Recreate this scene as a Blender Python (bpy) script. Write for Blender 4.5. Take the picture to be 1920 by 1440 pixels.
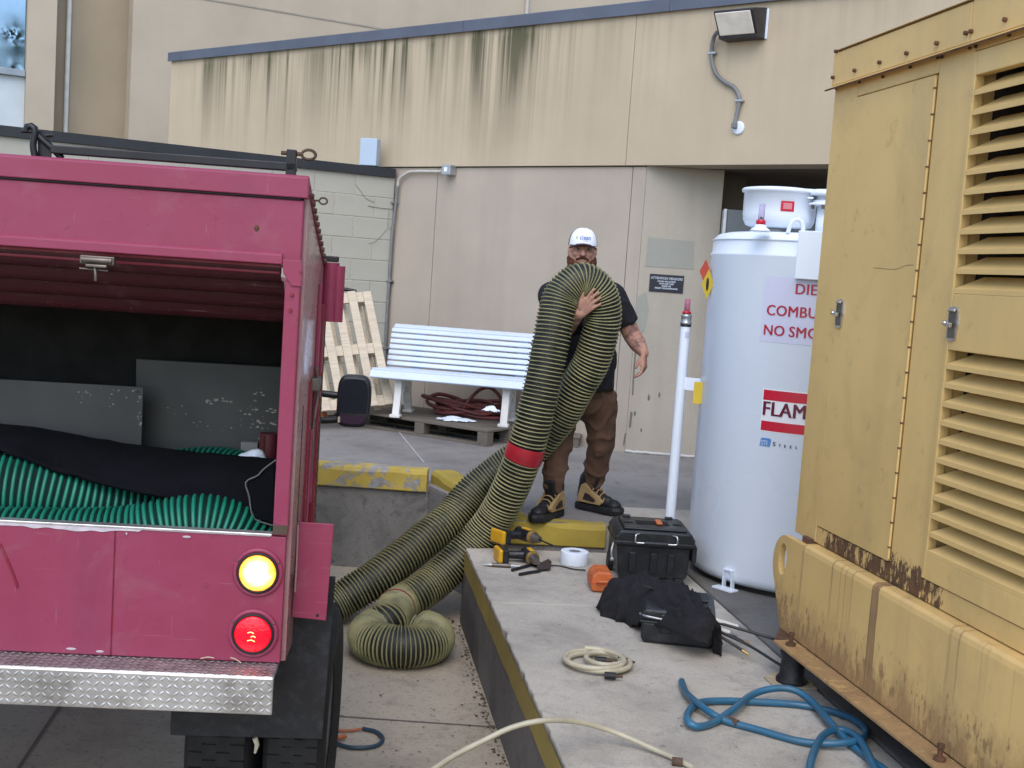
import bpy, bmesh, math, random
from mathutils import Vector, Matrix, noise
R = math.radians
random.seed(7)
scene = bpy.context.scene
COL = scene.collection
for o in list(bpy.data.objects):
    bpy.data.objects.remove(o)

# ------------------------------------------------------------------ camera
FPX, PITCH, ROLL, CAMZ = 2200.0, R(5.3), R(3.9), 2.0
cam_data = bpy.data.cameras.new("camera")
cam_data.sensor_width = 36.0
cam_data.lens = FPX / 1920 * 36
cam_data.clip_start, cam_data.clip_end = 0.05, 2000
cam = bpy.data.objects.new("camera", cam_data)
COL.objects.link(cam)
CF = Vector((0, math.cos(PITCH), -math.sin(PITCH)))
_u0 = Vector((0, math.sin(PITCH), math.cos(PITCH)))
_r0 = Vector((1, 0, 0))
CR = math.cos(ROLL) * _r0 + math.sin(ROLL) * _u0
CU = math.cos(ROLL) * _u0 - math.sin(ROLL) * _r0
CC = Vector((0, 0, CAMZ))
cam.matrix_world = Matrix(((CR.x, CU.x, -CF.x, 0), (CR.y, CU.y, -CF.y, 0), (CR.z, CU.z, -CF.z, CAMZ), (0, 0, 0, 1)))
scene.camera = cam

# ------------------------------------------------------------------ world, sun, exposure
SUN_EL, SUN_AZ = R(50), R(186)      # azimuth clockwise from +Y: behind the photographer
world = bpy.data.worlds.new("World")
scene.world = world
world.use_nodes = True
wn = world.node_tree.nodes
wl = world.node_tree.links
wn.clear()
sky = wn.new("ShaderNodeTexSky")
sky.sky_type = 'NISHITA'
sky.sun_disc = False
sky.sun_elevation = SUN_EL
sky.sun_rotation = SUN_AZ
sky.air_density = 1.0
sky.dust_density = 1.2
sky.ozone_density = 1.0
bg = wn.new("ShaderNodeBackground")
bg.inputs["Strength"].default_value = 0.15
wo = wn.new("ShaderNodeOutputWorld")
wl.new(sky.outputs[0], bg.inputs[0])
wl.new(bg.outputs[0], wo.inputs[0])
sun_data = bpy.data.lights.new("sun", 'SUN')
sun_data.energy = 0.85
sun_data.angle = R(60)
sun_data.color = (1.0, 0.95, 0.88)
sun = bpy.data.objects.new("sun", sun_data)
COL.objects.link(sun)
_sd = Vector((math.sin(SUN_AZ) * math.cos(SUN_EL), math.cos(SUN_AZ) * math.cos(SUN_EL), math.sin(SUN_EL)))
sun.rotation_euler = (-_sd).to_track_quat('-Z', 'Y').to_euler()
vs = scene.view_settings
vs.view_transform = 'Standard'
vs.look = 'None'
vs.exposure = 0.95
vs.gamma = 1.0
vs.use_curve_mapping = False
scene.cycles.max_bounces = 5
scene.cycles.diffuse_bounces = 3
scene.cycles.glossy_bounces = 3
scene.cycles.use_denoising = True

# ------------------------------------------------------------------ measuring: a pixel of the photograph as a ray
def ray(px, py):
    return CF + CR * ((px - 960) / FPX) - CU * ((py - 720) / FPX)
def on_z(px, py, z):
    d = ray(px, py); return CC + d * ((z - CAMZ) / d.z)
def at_y(px, py, y):
    d = ray(px, py); return CC + d * (y / d.y)
def on_plane(px, py, p0, n):
    d = ray(px, py); return CC + d * ((Vector(p0) - CC).dot(n) / d.dot(n))

# ------------------------------------------------------------------ object helpers
def tag(o, label=None, cat=None, group=None, kind=None):
    if label: o["label"] = label
    if cat: o["category"] = cat
    if group: o["group"] = group
    if kind: o["kind"] = kind
    return o
def empty(name, loc=(0, 0, 0), rz=0.0, parent=None, rot=None):
    o = bpy.data.objects.new(name, None)
    o.empty_display_size = 0.1
    COL.objects.link(o)
    o.location = loc
    o.rotation_euler = rot if rot else (0, 0, rz)
    o.parent = parent
    return o
def thing(name, label, cat, loc=(0, 0, 0), rz=0.0, group=None, rot=None):
    return tag(empty(name, loc, rz, rot=rot), label, cat, group)
def copy_tree(o, parent=None):
    c = o.copy(); COL.objects.link(c); c.parent = parent
    for ch in list(o.children):
        copy_tree(ch, c)
    return c
def world_mat(loc, rz):
    return Matrix.Translation(Vector(loc)) @ Matrix.Rotation(rz, 4, 'Z')

TMP = bpy.data.scenes.new("workbench")          # a scratch scene for melting shapes together, removed at the end
class MB:
    """collects shapes, builds them as ONE mesh object"""
    def __init__(s):
        s.v = []; s.f = []; s.m = []; s.s = []
    def add(s, vs_, fs_, mi=0, smooth=False, M=None):
        b = len(s.v)
        for p in vs_:
            p = Vector(p)
            s.v.append(M @ p if M else p)
        for f in fs_:
            s.f.append([i + b for i in f]); s.m.append(mi); s.s.append(smooth)
        return s
    def box(s, x0, x1, y0, y1, z0, z1, mi=0, M=None):
        v = [(x0, y0, z0), (x1, y0, z0), (x1, y1, z0), (x0, y1, z0), (x0, y0, z1), (x1, y0, z1), (x1, y1, z1), (x0, y1, z1)]
        f = [(0, 3, 2, 1), (4, 5, 6, 7), (0, 1, 5, 4), (1, 2, 6, 5), (2, 3, 7, 6), (3, 0, 4, 7)]
        return s.add(v, f, mi, False, M)
    def bar(s, p0, p1, w, h, mi=0, up=(0, 0, 1)):
        """a box from p0 to p1, w across, h along 'up'"""
        p0, p1 = Vector(p0), Vector(p1)
        d = (p1 - p0).normalized(); up = Vector(up)
        a = d.cross(up).normalized() * (w / 2); b = a.cross(d).normalized() * (h / 2)
        v = [p0 - a - b, p0 + a - b, p0 + a + b, p0 - a + b, p1 - a - b, p1 + a - b, p1 + a + b, p1 - a + b]
        return s.add(v, [(0, 1, 2, 3), (7, 6, 5, 4), (0, 4, 5, 1), (1, 5, 6, 2), (2, 6, 7, 3), (3, 7, 4, 0)], mi)
    def cyl(s, p0, p1, r0, r1=None, n=16, mi=0, caps=True, smooth=True):
        r1 = r0 if r1 is None else r1
        p0, p1 = Vector(p0), Vector(p1)
        d = (p1 - p0).normalized()
        a = d.orthogonal().normalized(); b = d.cross(a)
        v = []
        for p, r in ((p0, r0), (p1, r1)):
            for i in range(n):
                t = 2 * math.pi * i / n
                v.append(p + (a * math.cos(t) + b * math.sin(t)) * r)
        f = [(i, (i + 1) % n, n + (i + 1) % n, n + i) for i in range(n)]
        s.add(v, f, mi, smooth)
        if caps:
            s.add(v[:n], [tuple(range(n - 1, -1, -1))], mi)
            s.add(v[n:], [tuple(range(n))], mi)
        return s
    def tube(s, pts, r, n=10, mi=0, closed=False, caps=True, smooth=True):
        pts = [Vector(p) for p in pts]
        m = len(pts)
        rr = r if isinstance(r, (list, tuple)) else [r] * m
        tg = []
        for i in range(m):
            if closed: t = pts[(i + 1) % m] - pts[i - 1]
            else: t = pts[min(i + 1, m - 1)] - pts[max(i - 1, 0)]
            tg.append(t.normalized())
        a = tg[0].orthogonal().normalized()
        v = []
        for i in range(m):
            a = (a - tg[i] * a.dot(tg[i])).normalized()
            b = tg[i].cross(a)
            for k in range(n):
                t = 2 * math.pi * k / n
                v.append(pts[i] + (a * math.cos(t) + b * math.sin(t)) * rr[i])
        f = []
        for i in range(m if closed else m - 1):
            j = (i + 1) % m
            for k in range(n):
                f.append((i * n + k, i * n + (k + 1) % n, j * n + (k + 1) % n, j * n + k))
        s.add(v, f, mi, smooth)
        if caps and not closed:
            s.add(v[:n], [tuple(range(n - 1, -1, -1))], mi)
            s.add(v[-n:], [tuple(range(n))], mi)
        return s
    def lathe(s, prof, n=32, mi=0, c=(0, 0, 0), smooth=True, M=None):
        v = []
        for (r, z) in prof:
            for k in range(n):
                t = 2 * math.pi * k / n
                v.append((c[0] + r * math.cos(t), c[1] + r * math.sin(t), c[2] + z))
        f = []
        for i in range(len(prof) - 1):
            for k in range(n):
                f.append((i * n + k, i * n + (k + 1) % n, (i + 1) * n + (k + 1) % n, (i + 1) * n + k))
        return s.add(v, f, mi, smooth, M)
    def prism(s, poly, a, b, axis='x', mi=0, smooth=False):
        """2-D polygon extruded from a to b along an axis; poly is (y,z) for x, (x,z) for y, (x,y) for z"""
        def P(u, w, t):
            return {'x': (t, u, w), 'y': (u, t, w), 'z': (u, w, t)}[axis]
        n = len(poly)
        v = [P(u, w, a) for u, w in poly] + [P(u, w, b) for u, w in poly]
        f = [(i, (i + 1) % n, n + (i + 1) % n, n + i) for i in range(n)]
        f += [tuple(range(n - 1, -1, -1)), tuple(range(n, 2 * n))]
        return s.add(v, f, mi, smooth)
    def ball(s, c, r, nu=12, nv=8, mi=0):
        c = Vector(c); r = r if isinstance(r, (tuple, list)) else (r, r, r)
        v = [c + Vector((0, 0, -r[2]))]
        for j in range(1, nv):
            ph = -math.pi / 2 + math.pi * j / nv
            for i in range(nu):
                t = 2 * math.pi * i / nu
                v.append(c + Vector((r[0] * math.cos(ph) * math.cos(t), r[1] * math.cos(ph) * math.sin(t), r[2] * math.sin(ph))))
        v.append(c + Vector((0, 0, r[2])))
        f = [(0, 1 + (i + 1) % nu, 1 + i) for i in range(nu)]
        for j in range(nv - 2):
            for i in range(nu):
                a = 1 + j * nu
                f.append((a + i, a + (i + 1) % nu, a + nu + (i + 1) % nu, a + nu + i))
        L = len(v) - 1; a = 1 + (nv - 2) * nu
        f += [(L, a + i, a + (i + 1) % nu) for i in range(nu)]
        return s.add(v, f, mi, True)
    def mesh(s, name):
        me = bpy.data.meshes.new(name)
        me.from_pydata([tuple(p) for p in s.v], [], s.f)
        for p, mi, sm in zip(me.polygons, s.m, s.s):
            p.material_index = mi; p.use_smooth = sm
        bm = bmesh.new(); bm.from_mesh(me)
        bmesh.ops.recalc_face_normals(bm, faces=bm.faces)
        bm.to_mesh(me); bm.free()
        return me
    def build(s, name, mats, parent=None, bevel=0.0, seg=2, loc=None, rot=None):
        me = s.mesh(name)
        for m in (mats if isinstance(mats, (list, tuple)) else [mats]):
            me.materials.append(m)
        o = bpy.data.objects.new(name, me)
        COL.objects.link(o)
        o.parent = parent
        if loc is not None: o.location = loc
        if rot is not None: o.rotation_euler = rot
        if bevel:
            md = o.modifiers.new("bevel", 'BEVEL')
            md.width = bevel; md.segments = seg; md.limit_method = 'ANGLE'; md.angle_limit = R(40)
            md.harden_normals = False
        return o

def quick_box(name, mat, parent, x0, x1, y0, y1, z0, z1, bevel=0.0):
    return MB().box(x0, x1, y0, y1, z0, z1).build(name, mat, parent, bevel)

def spline(pts, step):
    """Catmull-Rom through points, resampled about every 'step' metres"""
    P = [Vector(p) for p in pts]
    P = [P[0] * 2 - P[1]] + P + [P[-1] * 2 - P[-2]]
    fine = []
    for i in range(1, len(P) - 2):
        for k in range(24):
            t = k / 24
            a, b, c, d = P[i - 1], P[i], P[i + 1], P[i + 2]
            fine.append(0.5 * ((2 * b) + (c - a) * t + (2 * a - 5 * b + 4 * c - d) * t * t + (3 * b - a - 3 * c + d) * t ** 3))
    fine.append(P[-2])
    out = [fine[0]]; acc = 0.0
    for a, b in zip(fine, fine[1:]):
        L = (b - a).length
        while acc + L >= step:
            t = (step - acc) / L
            a = a.lerp(b, t); out.append(a.copy()); L = (b - a).length; acc = 0.0
        acc += L
    if (out[-1] - fine[-1]).length > step * .3: out.append(fine[-1])
    return out

def sculpt(name, mb, voxel, mats, parent=None, smooth=4, wrinkle=0.0, wscale=12.0, stretch=(1, 1, 1), factor=0.5, crease=0.0):
    """overlapping shapes melted into one continuous surface (voxel remesh), smoothed, lightly wrinkled"""
    me = mb.mesh(name)
    o = bpy.data.objects.new(name, me); TMP.collection.objects.link(o)
    md = o.modifiers.new("r", 'REMESH'); md.mode = 'VOXEL'; md.voxel_size = voxel
    if smooth:
        sm = o.modifiers.new("s", 'SMOOTH'); sm.iterations = smooth; sm.factor = factor
    TMP.view_layers[0].update()
    new = bpy.data.meshes.new_from_object(o.evaluated_get(TMP.view_layers[0].depsgraph))
    TMP.collection.objects.unlink(o); COL.objects.link(o)
    o.modifiers.clear()
    o.data = new
    bpy.data.meshes.remove(me)
    new.name = name
    if wrinkle:
        nrm_ = [v.normal.copy() for v in new.vertices]
        for v, vn in zip(new.vertices, nrm_):
            p = Vector((v.co.x * stretch[0], v.co.y * stretch[1], v.co.z * stretch[2])) * wscale
            n = noise.noise(p) + 0.5 * noise.noise(p * 2.3 + Vector((5, 1, 3)))
            if crease:
                q = p * 1.25 + Vector((.6, .2, .4)) * noise.noise(p * .7)
                n += crease * ((1 - min(1, abs(noise.noise(q)) * 2.6)) ** 2 - .25)
            v.co += vn * (n * wrinkle)
    new.materials.clear()
    for m in (mats if isinstance(mats, (list, tuple)) else [mats]):
        new.materials.append(m)
    for p in new.polygons: p.use_smooth = True
    o.parent = parent
    return o
def cap(mb, p0, p1, r0, r1, n=14):
    mb.cyl(p0, p1, r0, r1, n); mb.ball(p0, r0, n, 8); mb.ball(p1, r1, n, 8)

def text_geo(txt, size, align='CENTER', spacing=1.0, bold=0.0, sx=1.0):
    cu = bpy.data.curves.new("t", 'FONT')
    cu.body = txt; cu.size = size; cu.align_x = align; cu.space_character = spacing; cu.offset = bold
    cu.resolution_u = 3
    o = bpy.data.objects.new("t", cu); TMP.collection.objects.link(o)
    TMP.view_layers[0].update()
    me = bpy.data.meshes.new_from_object(o.evaluated_get(TMP.view_layers[0].depsgraph))
    vs_ = [Vector((v.co.x * sx, v.co.y, 0)) for v in me.vertices]
    fs_ = [list(p.vertices) for p in me.polygons]
    bpy.data.objects.remove(o); bpy.data.curves.remove(cu); bpy.data.meshes.remove(me)
    return vs_, fs_
# ------------------------------------------------------------------ materials
class NT:
    def __init__(s, name):
        s.mat = bpy.data.materials.new(name); s.mat.use_nodes = True
        s.t = s.mat.node_tree; s.n = s.t.nodes; s.l = s.t.links
        s.b = s.n["Principled BSDF"]; s.out = s.n["Material Output"]
        s._co = None
    def new(s, typ, **kw):
        n = s.n.new(typ)
        for k, v in kw.items(): setattr(n, k, v)
        return n
    def link(s, a, b): s.l.new(a, b)
    def setin(s, sock, v):
        if isinstance(v, bpy.types.NodeSocket): s.l.new(v, sock)
        else: sock.default_value = v
    def co(s, kind="Object"):
        if s._co is None: s._co = s.new("ShaderNodeTexCoord")
        return s._co.outputs[kind]
    def map(s, scale=(1, 1, 1), loc=(0, 0, 0), vec=None):
        m = s.new("ShaderNodeMapping"); m.inputs["Scale"].default_value = scale; m.inputs["Location"].default_value = loc
        s.link(vec or s.co(), m.inputs[0]); return m.outputs[0]
    def noise(s, scale, detail=3, rough=.55, vec=None, dist=0.0):
        n = s.new("ShaderNodeTexNoise"); n.inputs["Scale"].default_value = scale; n.inputs["Detail"].default_value = detail
        n.inputs["Roughness"].default_value = rough; n.inputs["Distortion"].default_value = dist
        s.link(vec or s.co(), n.inputs["Vector"]); return n.outputs[0]
    def voro(s, scale, vec=None, feature='F1', out=0):
        n = s.new("ShaderNodeTexVoronoi", feature=feature); n.inputs["Scale"].default_value = scale
        s.link(vec or s.co(), n.inputs["Vector"]); return n.outputs[out]
    def ramp(s, x, stops, interp='LINEAR'):
        r = s.new("ShaderNodeValToRGB"); r.color_ramp.interpolation = interp
        el = r.color_ramp.elements
        while len(el) < len(stops): el.new(0.5)
        for e, (p, c) in zip(el, stops):
            e.position = p
            e.color = (c, c, c, 1) if isinstance(c, (int, float)) else (*c, 1)
        s.link(x, r.inputs[0]); return r.outputs[0]
    def math(s, op, a, b=0.0, clamp=False):
        m = s.new("ShaderNodeMath", operation=op, use_clamp=clamp)
        s.setin(m.inputs[0], a); s.setin(m.inputs[1], b); return m.outputs[0]
    def mix(s, fac, a, b, mode='MIX'):
        m = s.new("ShaderNodeMix", data_type='RGBA', blend_type=mode)
        s.setin(m.inputs[0], fac)
        for sock, v in ((m.inputs[6], a), (m.inputs[7], b)):
            if isinstance(v, bpy.types.NodeSocket): s.link(v, sock)
            else: sock.default_value = (*v, 1) if len(v) == 3 else v
        return m.outputs[2]
    def xyz(s, vec=None):
        n = s.new("ShaderNodeSeparateXYZ"); s.link(vec or s.co(), n.inputs[0]); return n.outputs
    def bump(s, h, strength=.3, dist=.01):
        b = s.new("ShaderNodeBump"); b.inputs["Strength"].default_value = strength; b.inputs["Distance"].default_value = dist
        s.link(h, b.inputs["Height"]); s.link(b.outputs[0], s.b.inputs["Normal"]); return b
    def base(s, c): s.setin(s.b.inputs["Base Color"], c if isinstance(c, bpy.types.NodeSocket) else (*c, 1))
    def rough(s, v): s.setin(s.b.inputs["Roughness"], v)
    def metal(s, v): s.setin(s.b.inputs["Metallic"], v)
    def spec(s, v): s.b.inputs["Specular IOR Level"].default_value = v

def plain(name, col, rough=.6, metal=0.0, var=.12, scale=6.0, bump=0.0, bscale=80.0, dirt=None, dirt_amt=.0, spec=.5, emit=None, estr=0.0):
    t = NT(name)
    n = t.noise(scale, 4)
    lo = tuple(c * (1 - var) for c in col); hi = tuple(min(1, c * (1 + var)) for c in col)
    c = t.ramp(n, [(.3, lo), (.7, hi)])
    if dirt:
        d = t.ramp(t.noise(scale * 2.7, 6, .65), [(.48, 0.0), (.66, dirt_amt)])
        c = t.mix(d, c, dirt)
    t.base(c); t.metal(metal); t.spec(spec)
    t.rough(t.ramp(t.noise(scale * 1.7, 3), [(.3, max(0, rough - .08)), (.7, min(1, rough + .08))]))
    if bump: t.bump(t.noise(bscale, 4), bump, .004)
    if emit:
        t.b.inputs["Emission Color"].default_value = (*emit, 1); t.b.inputs["Emission Strength"].default_value = estr
    return t.mat

MAT = {}
STREAK_TOP = 4.19
# stucco of the building: sand grain, mottling; upper panels carry algae runs below the coping
def stucco(name, col, streak=False, grime=.25):
    t = NT(name)
    big = t.noise(.9, 5, .6)
    c = t.ramp(big, [(.3, tuple(x * .90 for x in col)), (.7, tuple(min(1, x * 1.07) for x in col))])
    ver = t.noise(1.0, 4, .6, vec=t.map((2.6, 2.6, .22)))
    c = t.mix(t.ramp(ver, [(.5, 0.0), (.72, grime)]), c, tuple(x * .62 for x in col))
    if streak:
        X, Y, Z = t.xyz()
        xn = t.math('DIVIDE', X, 9.0)            # wall length to 0..1 (origin at the wall's left end)
        env = t.ramp(xn, [(0, .0), (.03, .08), (.075, .5), (.22, .6), (.30, .4), (.345, 1.0), (.385, .95), (.41, .6), (.44, .8), (.465, .4), (.477, .6), (.49, .25), (.525, .85), (.595, .95), (.61, .35), (.66, .16), (.75, .12), (1, .08)])
        dz = t.math('SUBTRACT', STREAK_TOP, Z)     # metres below the coping
        fall = t.ramp(t.math('DIVIDE', dz, 1.35), [(0, .6), (.06, 1.0), (.28, .62), (.55, .26), (.8, .10), (1, .02)])
        fine = t.noise(1.0, 4, .7, vec=t.map((13.0, 13.0, .12)))
        fine2 = t.noise(1.0, 2, .5, vec=t.map((24.0, 24.0, .35), (3, 1, 2)), dist=.3)
        mid = t.noise(1.0, 3, .6, vec=t.map((2.2, 2.2, .25), (7, 2, 1)))
        k = t.math('MULTIPLY', t.ramp(fine, [(.44, 0.0), (.64, 1.0)]), t.ramp(fine2, [(.32, .25), (.6, 1.0)]))
        k = t.math('ADD', k, t.ramp(mid, [(.47, 0.0), (.66, .8)]), True)
        k = t.math('MULTIPLY', t.math('MULTIPLY', k, env), fall, True)
        k = t.math('MULTIPLY', k, 1.9, True)
        top = t.ramp(t.math('DIVIDE', dz, 1.35), [(0, 1.0), (.3, .45), (.8, .1)])
        algae = t.mix(top, (.135, .110, .07), (.040, .052, .020))
        c = t.mix(t.math('MULTIPLY', k, .86), c, algae)
    gr = t.ramp(t.noise(160, 2), [(.35, .93), (.65, 1.04)])
    c = t.mix(1.0, c, gr, 'MULTIPLY')
    t.base(c); t.rough(.92); t.spec(.25)
    t.bump(t.math('ADD', t.noise(220, 3), t.math('MULTIPLY', t.noise(5, 3), 1.4)), .35, .004)
    return t.mat

def concrete(name, col, stain=(.10, .09, .08), stain_amt=.5, scale=1.0, speck=.35, brush=False):
    t = NT(name)
    big = t.noise(.7 * scale, 6, .62)
    c = t.ramp(big, [(.28, tuple(x * .68 for x in col)), (.5, col), (.74, tuple(min(1, x * 1.18) for x in col))])
    st = t.ramp(t.noise(1.5 * scale, 7, .7, dist=.6), [(.50, 0.0), (.74, stain_amt)])
    c = t.mix(st, c, stain)
    st2 = t.ramp(t.noise(5.5 * scale, 6, .7, dist=.5), [(.54, 0.0), (.70, stain_amt * .7)])
    c = t.mix(st2, c, tuple(x * .8 for x in stain))
    drop = t.ramp(t.voro(3.1 * scale), [(.05, .55), (.11, 0.0)])
    c = t.mix(t.math('MULTIPLY', drop, t.ramp(t.noise(2.3, 2), [(.5, 0.0), (.6, 1.0)])), c, tuple(x * .45 for x in stain))
    sp = t.ramp(t.noise(40 * scale, 3, .7), [(.56, 0.0), (.70, speck)])
    c = t.mix(sp, c, tuple(x * .42 for x in col))
    gr = t.ramp(t.noise(190, 2), [(.3, .87), (.7, 1.09)])
    c = t.mix(1.0, c, gr, 'MULTIPLY')
    t.base(c); t.rough(t.ramp(big, [(.3, .82), (.7, .95)])); t.spec(.3)
    h = t.math('ADD', t.noise(150, 4, .7), t.math('MULTIPLY', t.noise(14, 4), .8))
    if brush: h = t.math('ADD', h, t.noise(1.0, 2, .6, vec=t.map((4, 130, 4))))
    t.bump(h, .5, .004)
    return t.mat

def yellow_paint(name, col, bare, wear):
    t = NT(name)
    c = t.ramp(t.noise(5, 5), [(.3, tuple(x * .78 for x in col)), (.7, col)])
    w = t.ramp(t.noise(7, 8, .72, dist=.6), [(wear, 0.0), (wear + .07, 1.0)])
    c = t.mix(w, c, t.ramp(t.noise(30, 4), [(.3, tuple(x * .6 for x in bare)), (.7, bare)]))
    c = t.mix(t.ramp(t.noise(2.2, 5), [(.5, 0.0), (.8, .45)]), c, (.12, .10, .05))
    t.base(c); t.rough(.75); t.spec(.3)
    t.bump(t.math('ADD', t.math('MULTIPLY', w, -.8), t.noise(90, 4)), .45, .004)
    return t.mat

def faded_red(name, col, rough, fade=.5):
    t = NT(name)
    fadecol = (min(1, col[0] * 1.25), col[1] * 2.4, col[2] * 2.1)
    c = t.ramp(t.noise(1.6, 5, .6), [(.3, col), (.72, tuple(col[i] * (1 - fade) + fadecol[i] * fade for i in range(3)))])
    # road film, drips, scuffs and small chips
    c = t.mix(t.ramp(t.noise(1.0, 5, .65, vec=t.map((5, 5, .8))), [(.50, 0.0), (.78, .40)]), c, (col[0] * .62, col[1] * 1.1, col[2] * 1.0))
    c = t.mix(t.ramp(t.noise(3.4, 7, .72, dist=.6), [(.55, 0.0), (.72, .32)]), c, (.30, .15, .17))
    c = t.mix(t.ramp(t.noise(26, 6, .75, dist=.5), [(.64, 0.0), (.69, .6)]), c, (.055, .014, .02))
    sc = t.noise(1.0, 2, .5, vec=t.map((5, 5, 120)), dist=.2)
    c = t.mix(t.ramp(sc, [(.68, 0.0), (.77, .14)]), c, (.5, .36, .38))
    sc2 = t.noise(1.0, 2, .5, vec=t.map((90, 90, 7), (3, 2, 1)), dist=.4)
    c = t.mix(t.ramp(sc2, [(.70, 0.0), (.77, .25)]), c, (.42, .27, .29))
    t.base(c)
    t.rough(t.ramp(t.noise(5, 5, .65), [(.3, rough - .08), (.7, rough + .22)])); t.spec(.38)
    t.bump(t.math('ADD', t.noise(2.6, 3), t.math('MULTIPLY', t.noise(9, 3), .3)), .45, .014)
    return t.mat

def tan_enamel(name, rust=0):
    col = (.69, .465, .178)
    t = NT(name)
    X, Y, Z = t.xyz()
    c = t.ramp(t.noise(1.3, 5), [(.3, tuple(x * .90 for x in col)), (.7, tuple(x * 1.06 for x in col))])
    c = t.mix(t.ramp(t.noise(1.0, 4, .6, vec=t.map((3, 3, .6))), [(.5, 0.0), (.75, .35)]), c, (.33, .245, .115))
    c = t.mix(t.ramp(t.noise(11, 6, .7), [(.60, 0.0), (.70, .30)]), c, (.22, .15, .07))
    c = t.mix(t.ramp(t.noise(3.2, 6, .7, dist=.8), [(.52, 0.0), (.75, .28)]), c, (.30, .20, .10))
    r = None
    if rust == 1:        # side sheets: rust only creeps up from the bottom edge
        low = t.ramp(t.math('SUBTRACT', Z, 1.0), [(0, 1.0), (.085, .82), (.13, .25), (.20, 0.0)])
        along = t.ramp(t.math('MULTIPLY', Y, -1.0), [(0, .2), (.10, .9), (.62, 1.0), (.9, .7), (.98, .2)])
        n = t.noise(1.0, 7, .75, vec=t.map((30, 30, 13)))
        r = t.ramp(t.math('MULTIPLY', t.math('MULTIPLY', low, along), t.ramp(n, [(.36, .15), (.62, 1.5)])), [(.40, 0.0), (.62, .95)])
    if rust == 2:        # base rail: runs from the ledge, scab along the foot
        z01 = t.math('DIVIDE', t.math('SUBTRACT', Z, .60), .42)
        low = t.ramp(z01, [(0, 1.15), (.12, .95), (.3, .62), (.6, .34), (1, .30)])
        n = t.noise(1.0, 7, .75, vec=t.map((9, 9, 4.5)))
        n3 = t.noise(1.0, 6, .7, vec=t.map((34, 34, 13), (2, 5, 1)))
        soft = t.ramp(t.math('MULTIPLY', low, t.ramp(n, [(.25, .35), (.75, 1.45)])), [(.40, 0.0), (.95, .62)])
        crisp = t.ramp(t.math('MULTIPLY', low, t.ramp(n3, [(.38, .1), (.66, 1.6)])), [(.55, 0.0), (.80, .68)])
        r0 = t.math('MAXIMUM', soft, crisp)
        run = t.ramp(t.noise(1.0, 3, .7, vec=t.map((10, 10, .25), (4, 2.2, 0))), [(.57, 0.0), (.66, .75)])
        y = Y
        def band(y0, w): return t.math('LESS_THAN', t.math('ABSOLUTE', t.math('SUBTRACT', y, t.math('ADD', y0, t.math('MULTIPLY', t.math('SUBTRACT', t.noise(6, 2), .5), .02)))), w)
        fade_ = t.math('MULTIPLY', t.ramp(z01, [(0, .15), (.45, .55), (.95, 1.0)]), t.ramp(t.noise(1.0, 5, .7, vec=t.map((40, 40, 1.2))), [(.35, .25), (.6, 1.0)]))
        b = t.math('MAXIMUM', t.math('MULTIPLY', band(-.595, .026), t.ramp(t.noise(1.0, 4, .7, vec=t.map((50, 50, 1.5))), [(.3, .55), (.6, 1.0)])), t.math('MULTIPLY', band(.005, .014), .4))
        for yy, wd in ((-.26, .007), (-.33, .004), (-.37, .004), (-.42, .005), (-1.08, .008), (-1.13, .005)):
            b = t.math('MAXIMUM', b, t.math('MULTIPLY', t.math('MULTIPLY', band(yy, wd), fade_), .6))
        r = t.math('MAXIMUM', t.math('MAXIMUM', r0, t.math('MULTIPLY', run, .32)), t.math('MULTIPLY', b, .85))
    if r is not None:
        rc = t.ramp(t.noise(18, 6, .7), [(.3, (.028, .017, .014)), (.5, (.085, .038, .02)), (.75, (.19, .085, .03))]) if rust == 1 else \
             t.ramp(t.noise(9, 6, .7), [(.3, (.095, .048, .032)), (.55, (.185, .092, .052)), (.8, (.30, .17, .075))])
        c = t.mix(r, c, rc)
        t.rough(t.mix(r, (.42, .42, .42), (.9, .9, .9)))
    else:
        t.rough(t.ramp(t.noise(4, 3), [(.3, .36), (.7, .48)]))
    t.base(c); t.spec(.45)
    t.bump(t.noise(2.2, 3), .10, .02)
    return t.mat

def wood(name, col, axis=(1, 14, 14), var=.25):
    t = NT(name)
    g = t.noise(3.0, 5, .6, vec=t.map(axis), dist=1.2)
    oi = t.new("ShaderNodeObjectInfo")
    c = t.ramp(g, [(.3, tuple(x * (1 - var) for x in col)), (.7, tuple(min(1, x * (1 + var * .5)) for x in col))])
    c = t.mix(t.math('MULTIPLY', oi.outputs["Random"], .35), c, tuple(x * .72 for x in col))
    k = t.ramp(t.voro(2.6, vec=t.map((1.2, 2.4, 2.4))), [(.035, .75), (.075, 0.0)])
    c = t.mix(k, c, tuple(x * .35 for x in col))
    t.base(c); t.rough(.8); t.bump(g, .2, .003)
    return t.mat

def two_tone(name, col_a, col_b, rough):
    t = NT(name)
    t.base(t.ramp(t.noise(14, 5), [(.3, col_a), (.7, col_b)])); t.rough(rough); t.bump(t.noise(70, 4), .25, .003)
    return t.mat

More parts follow.
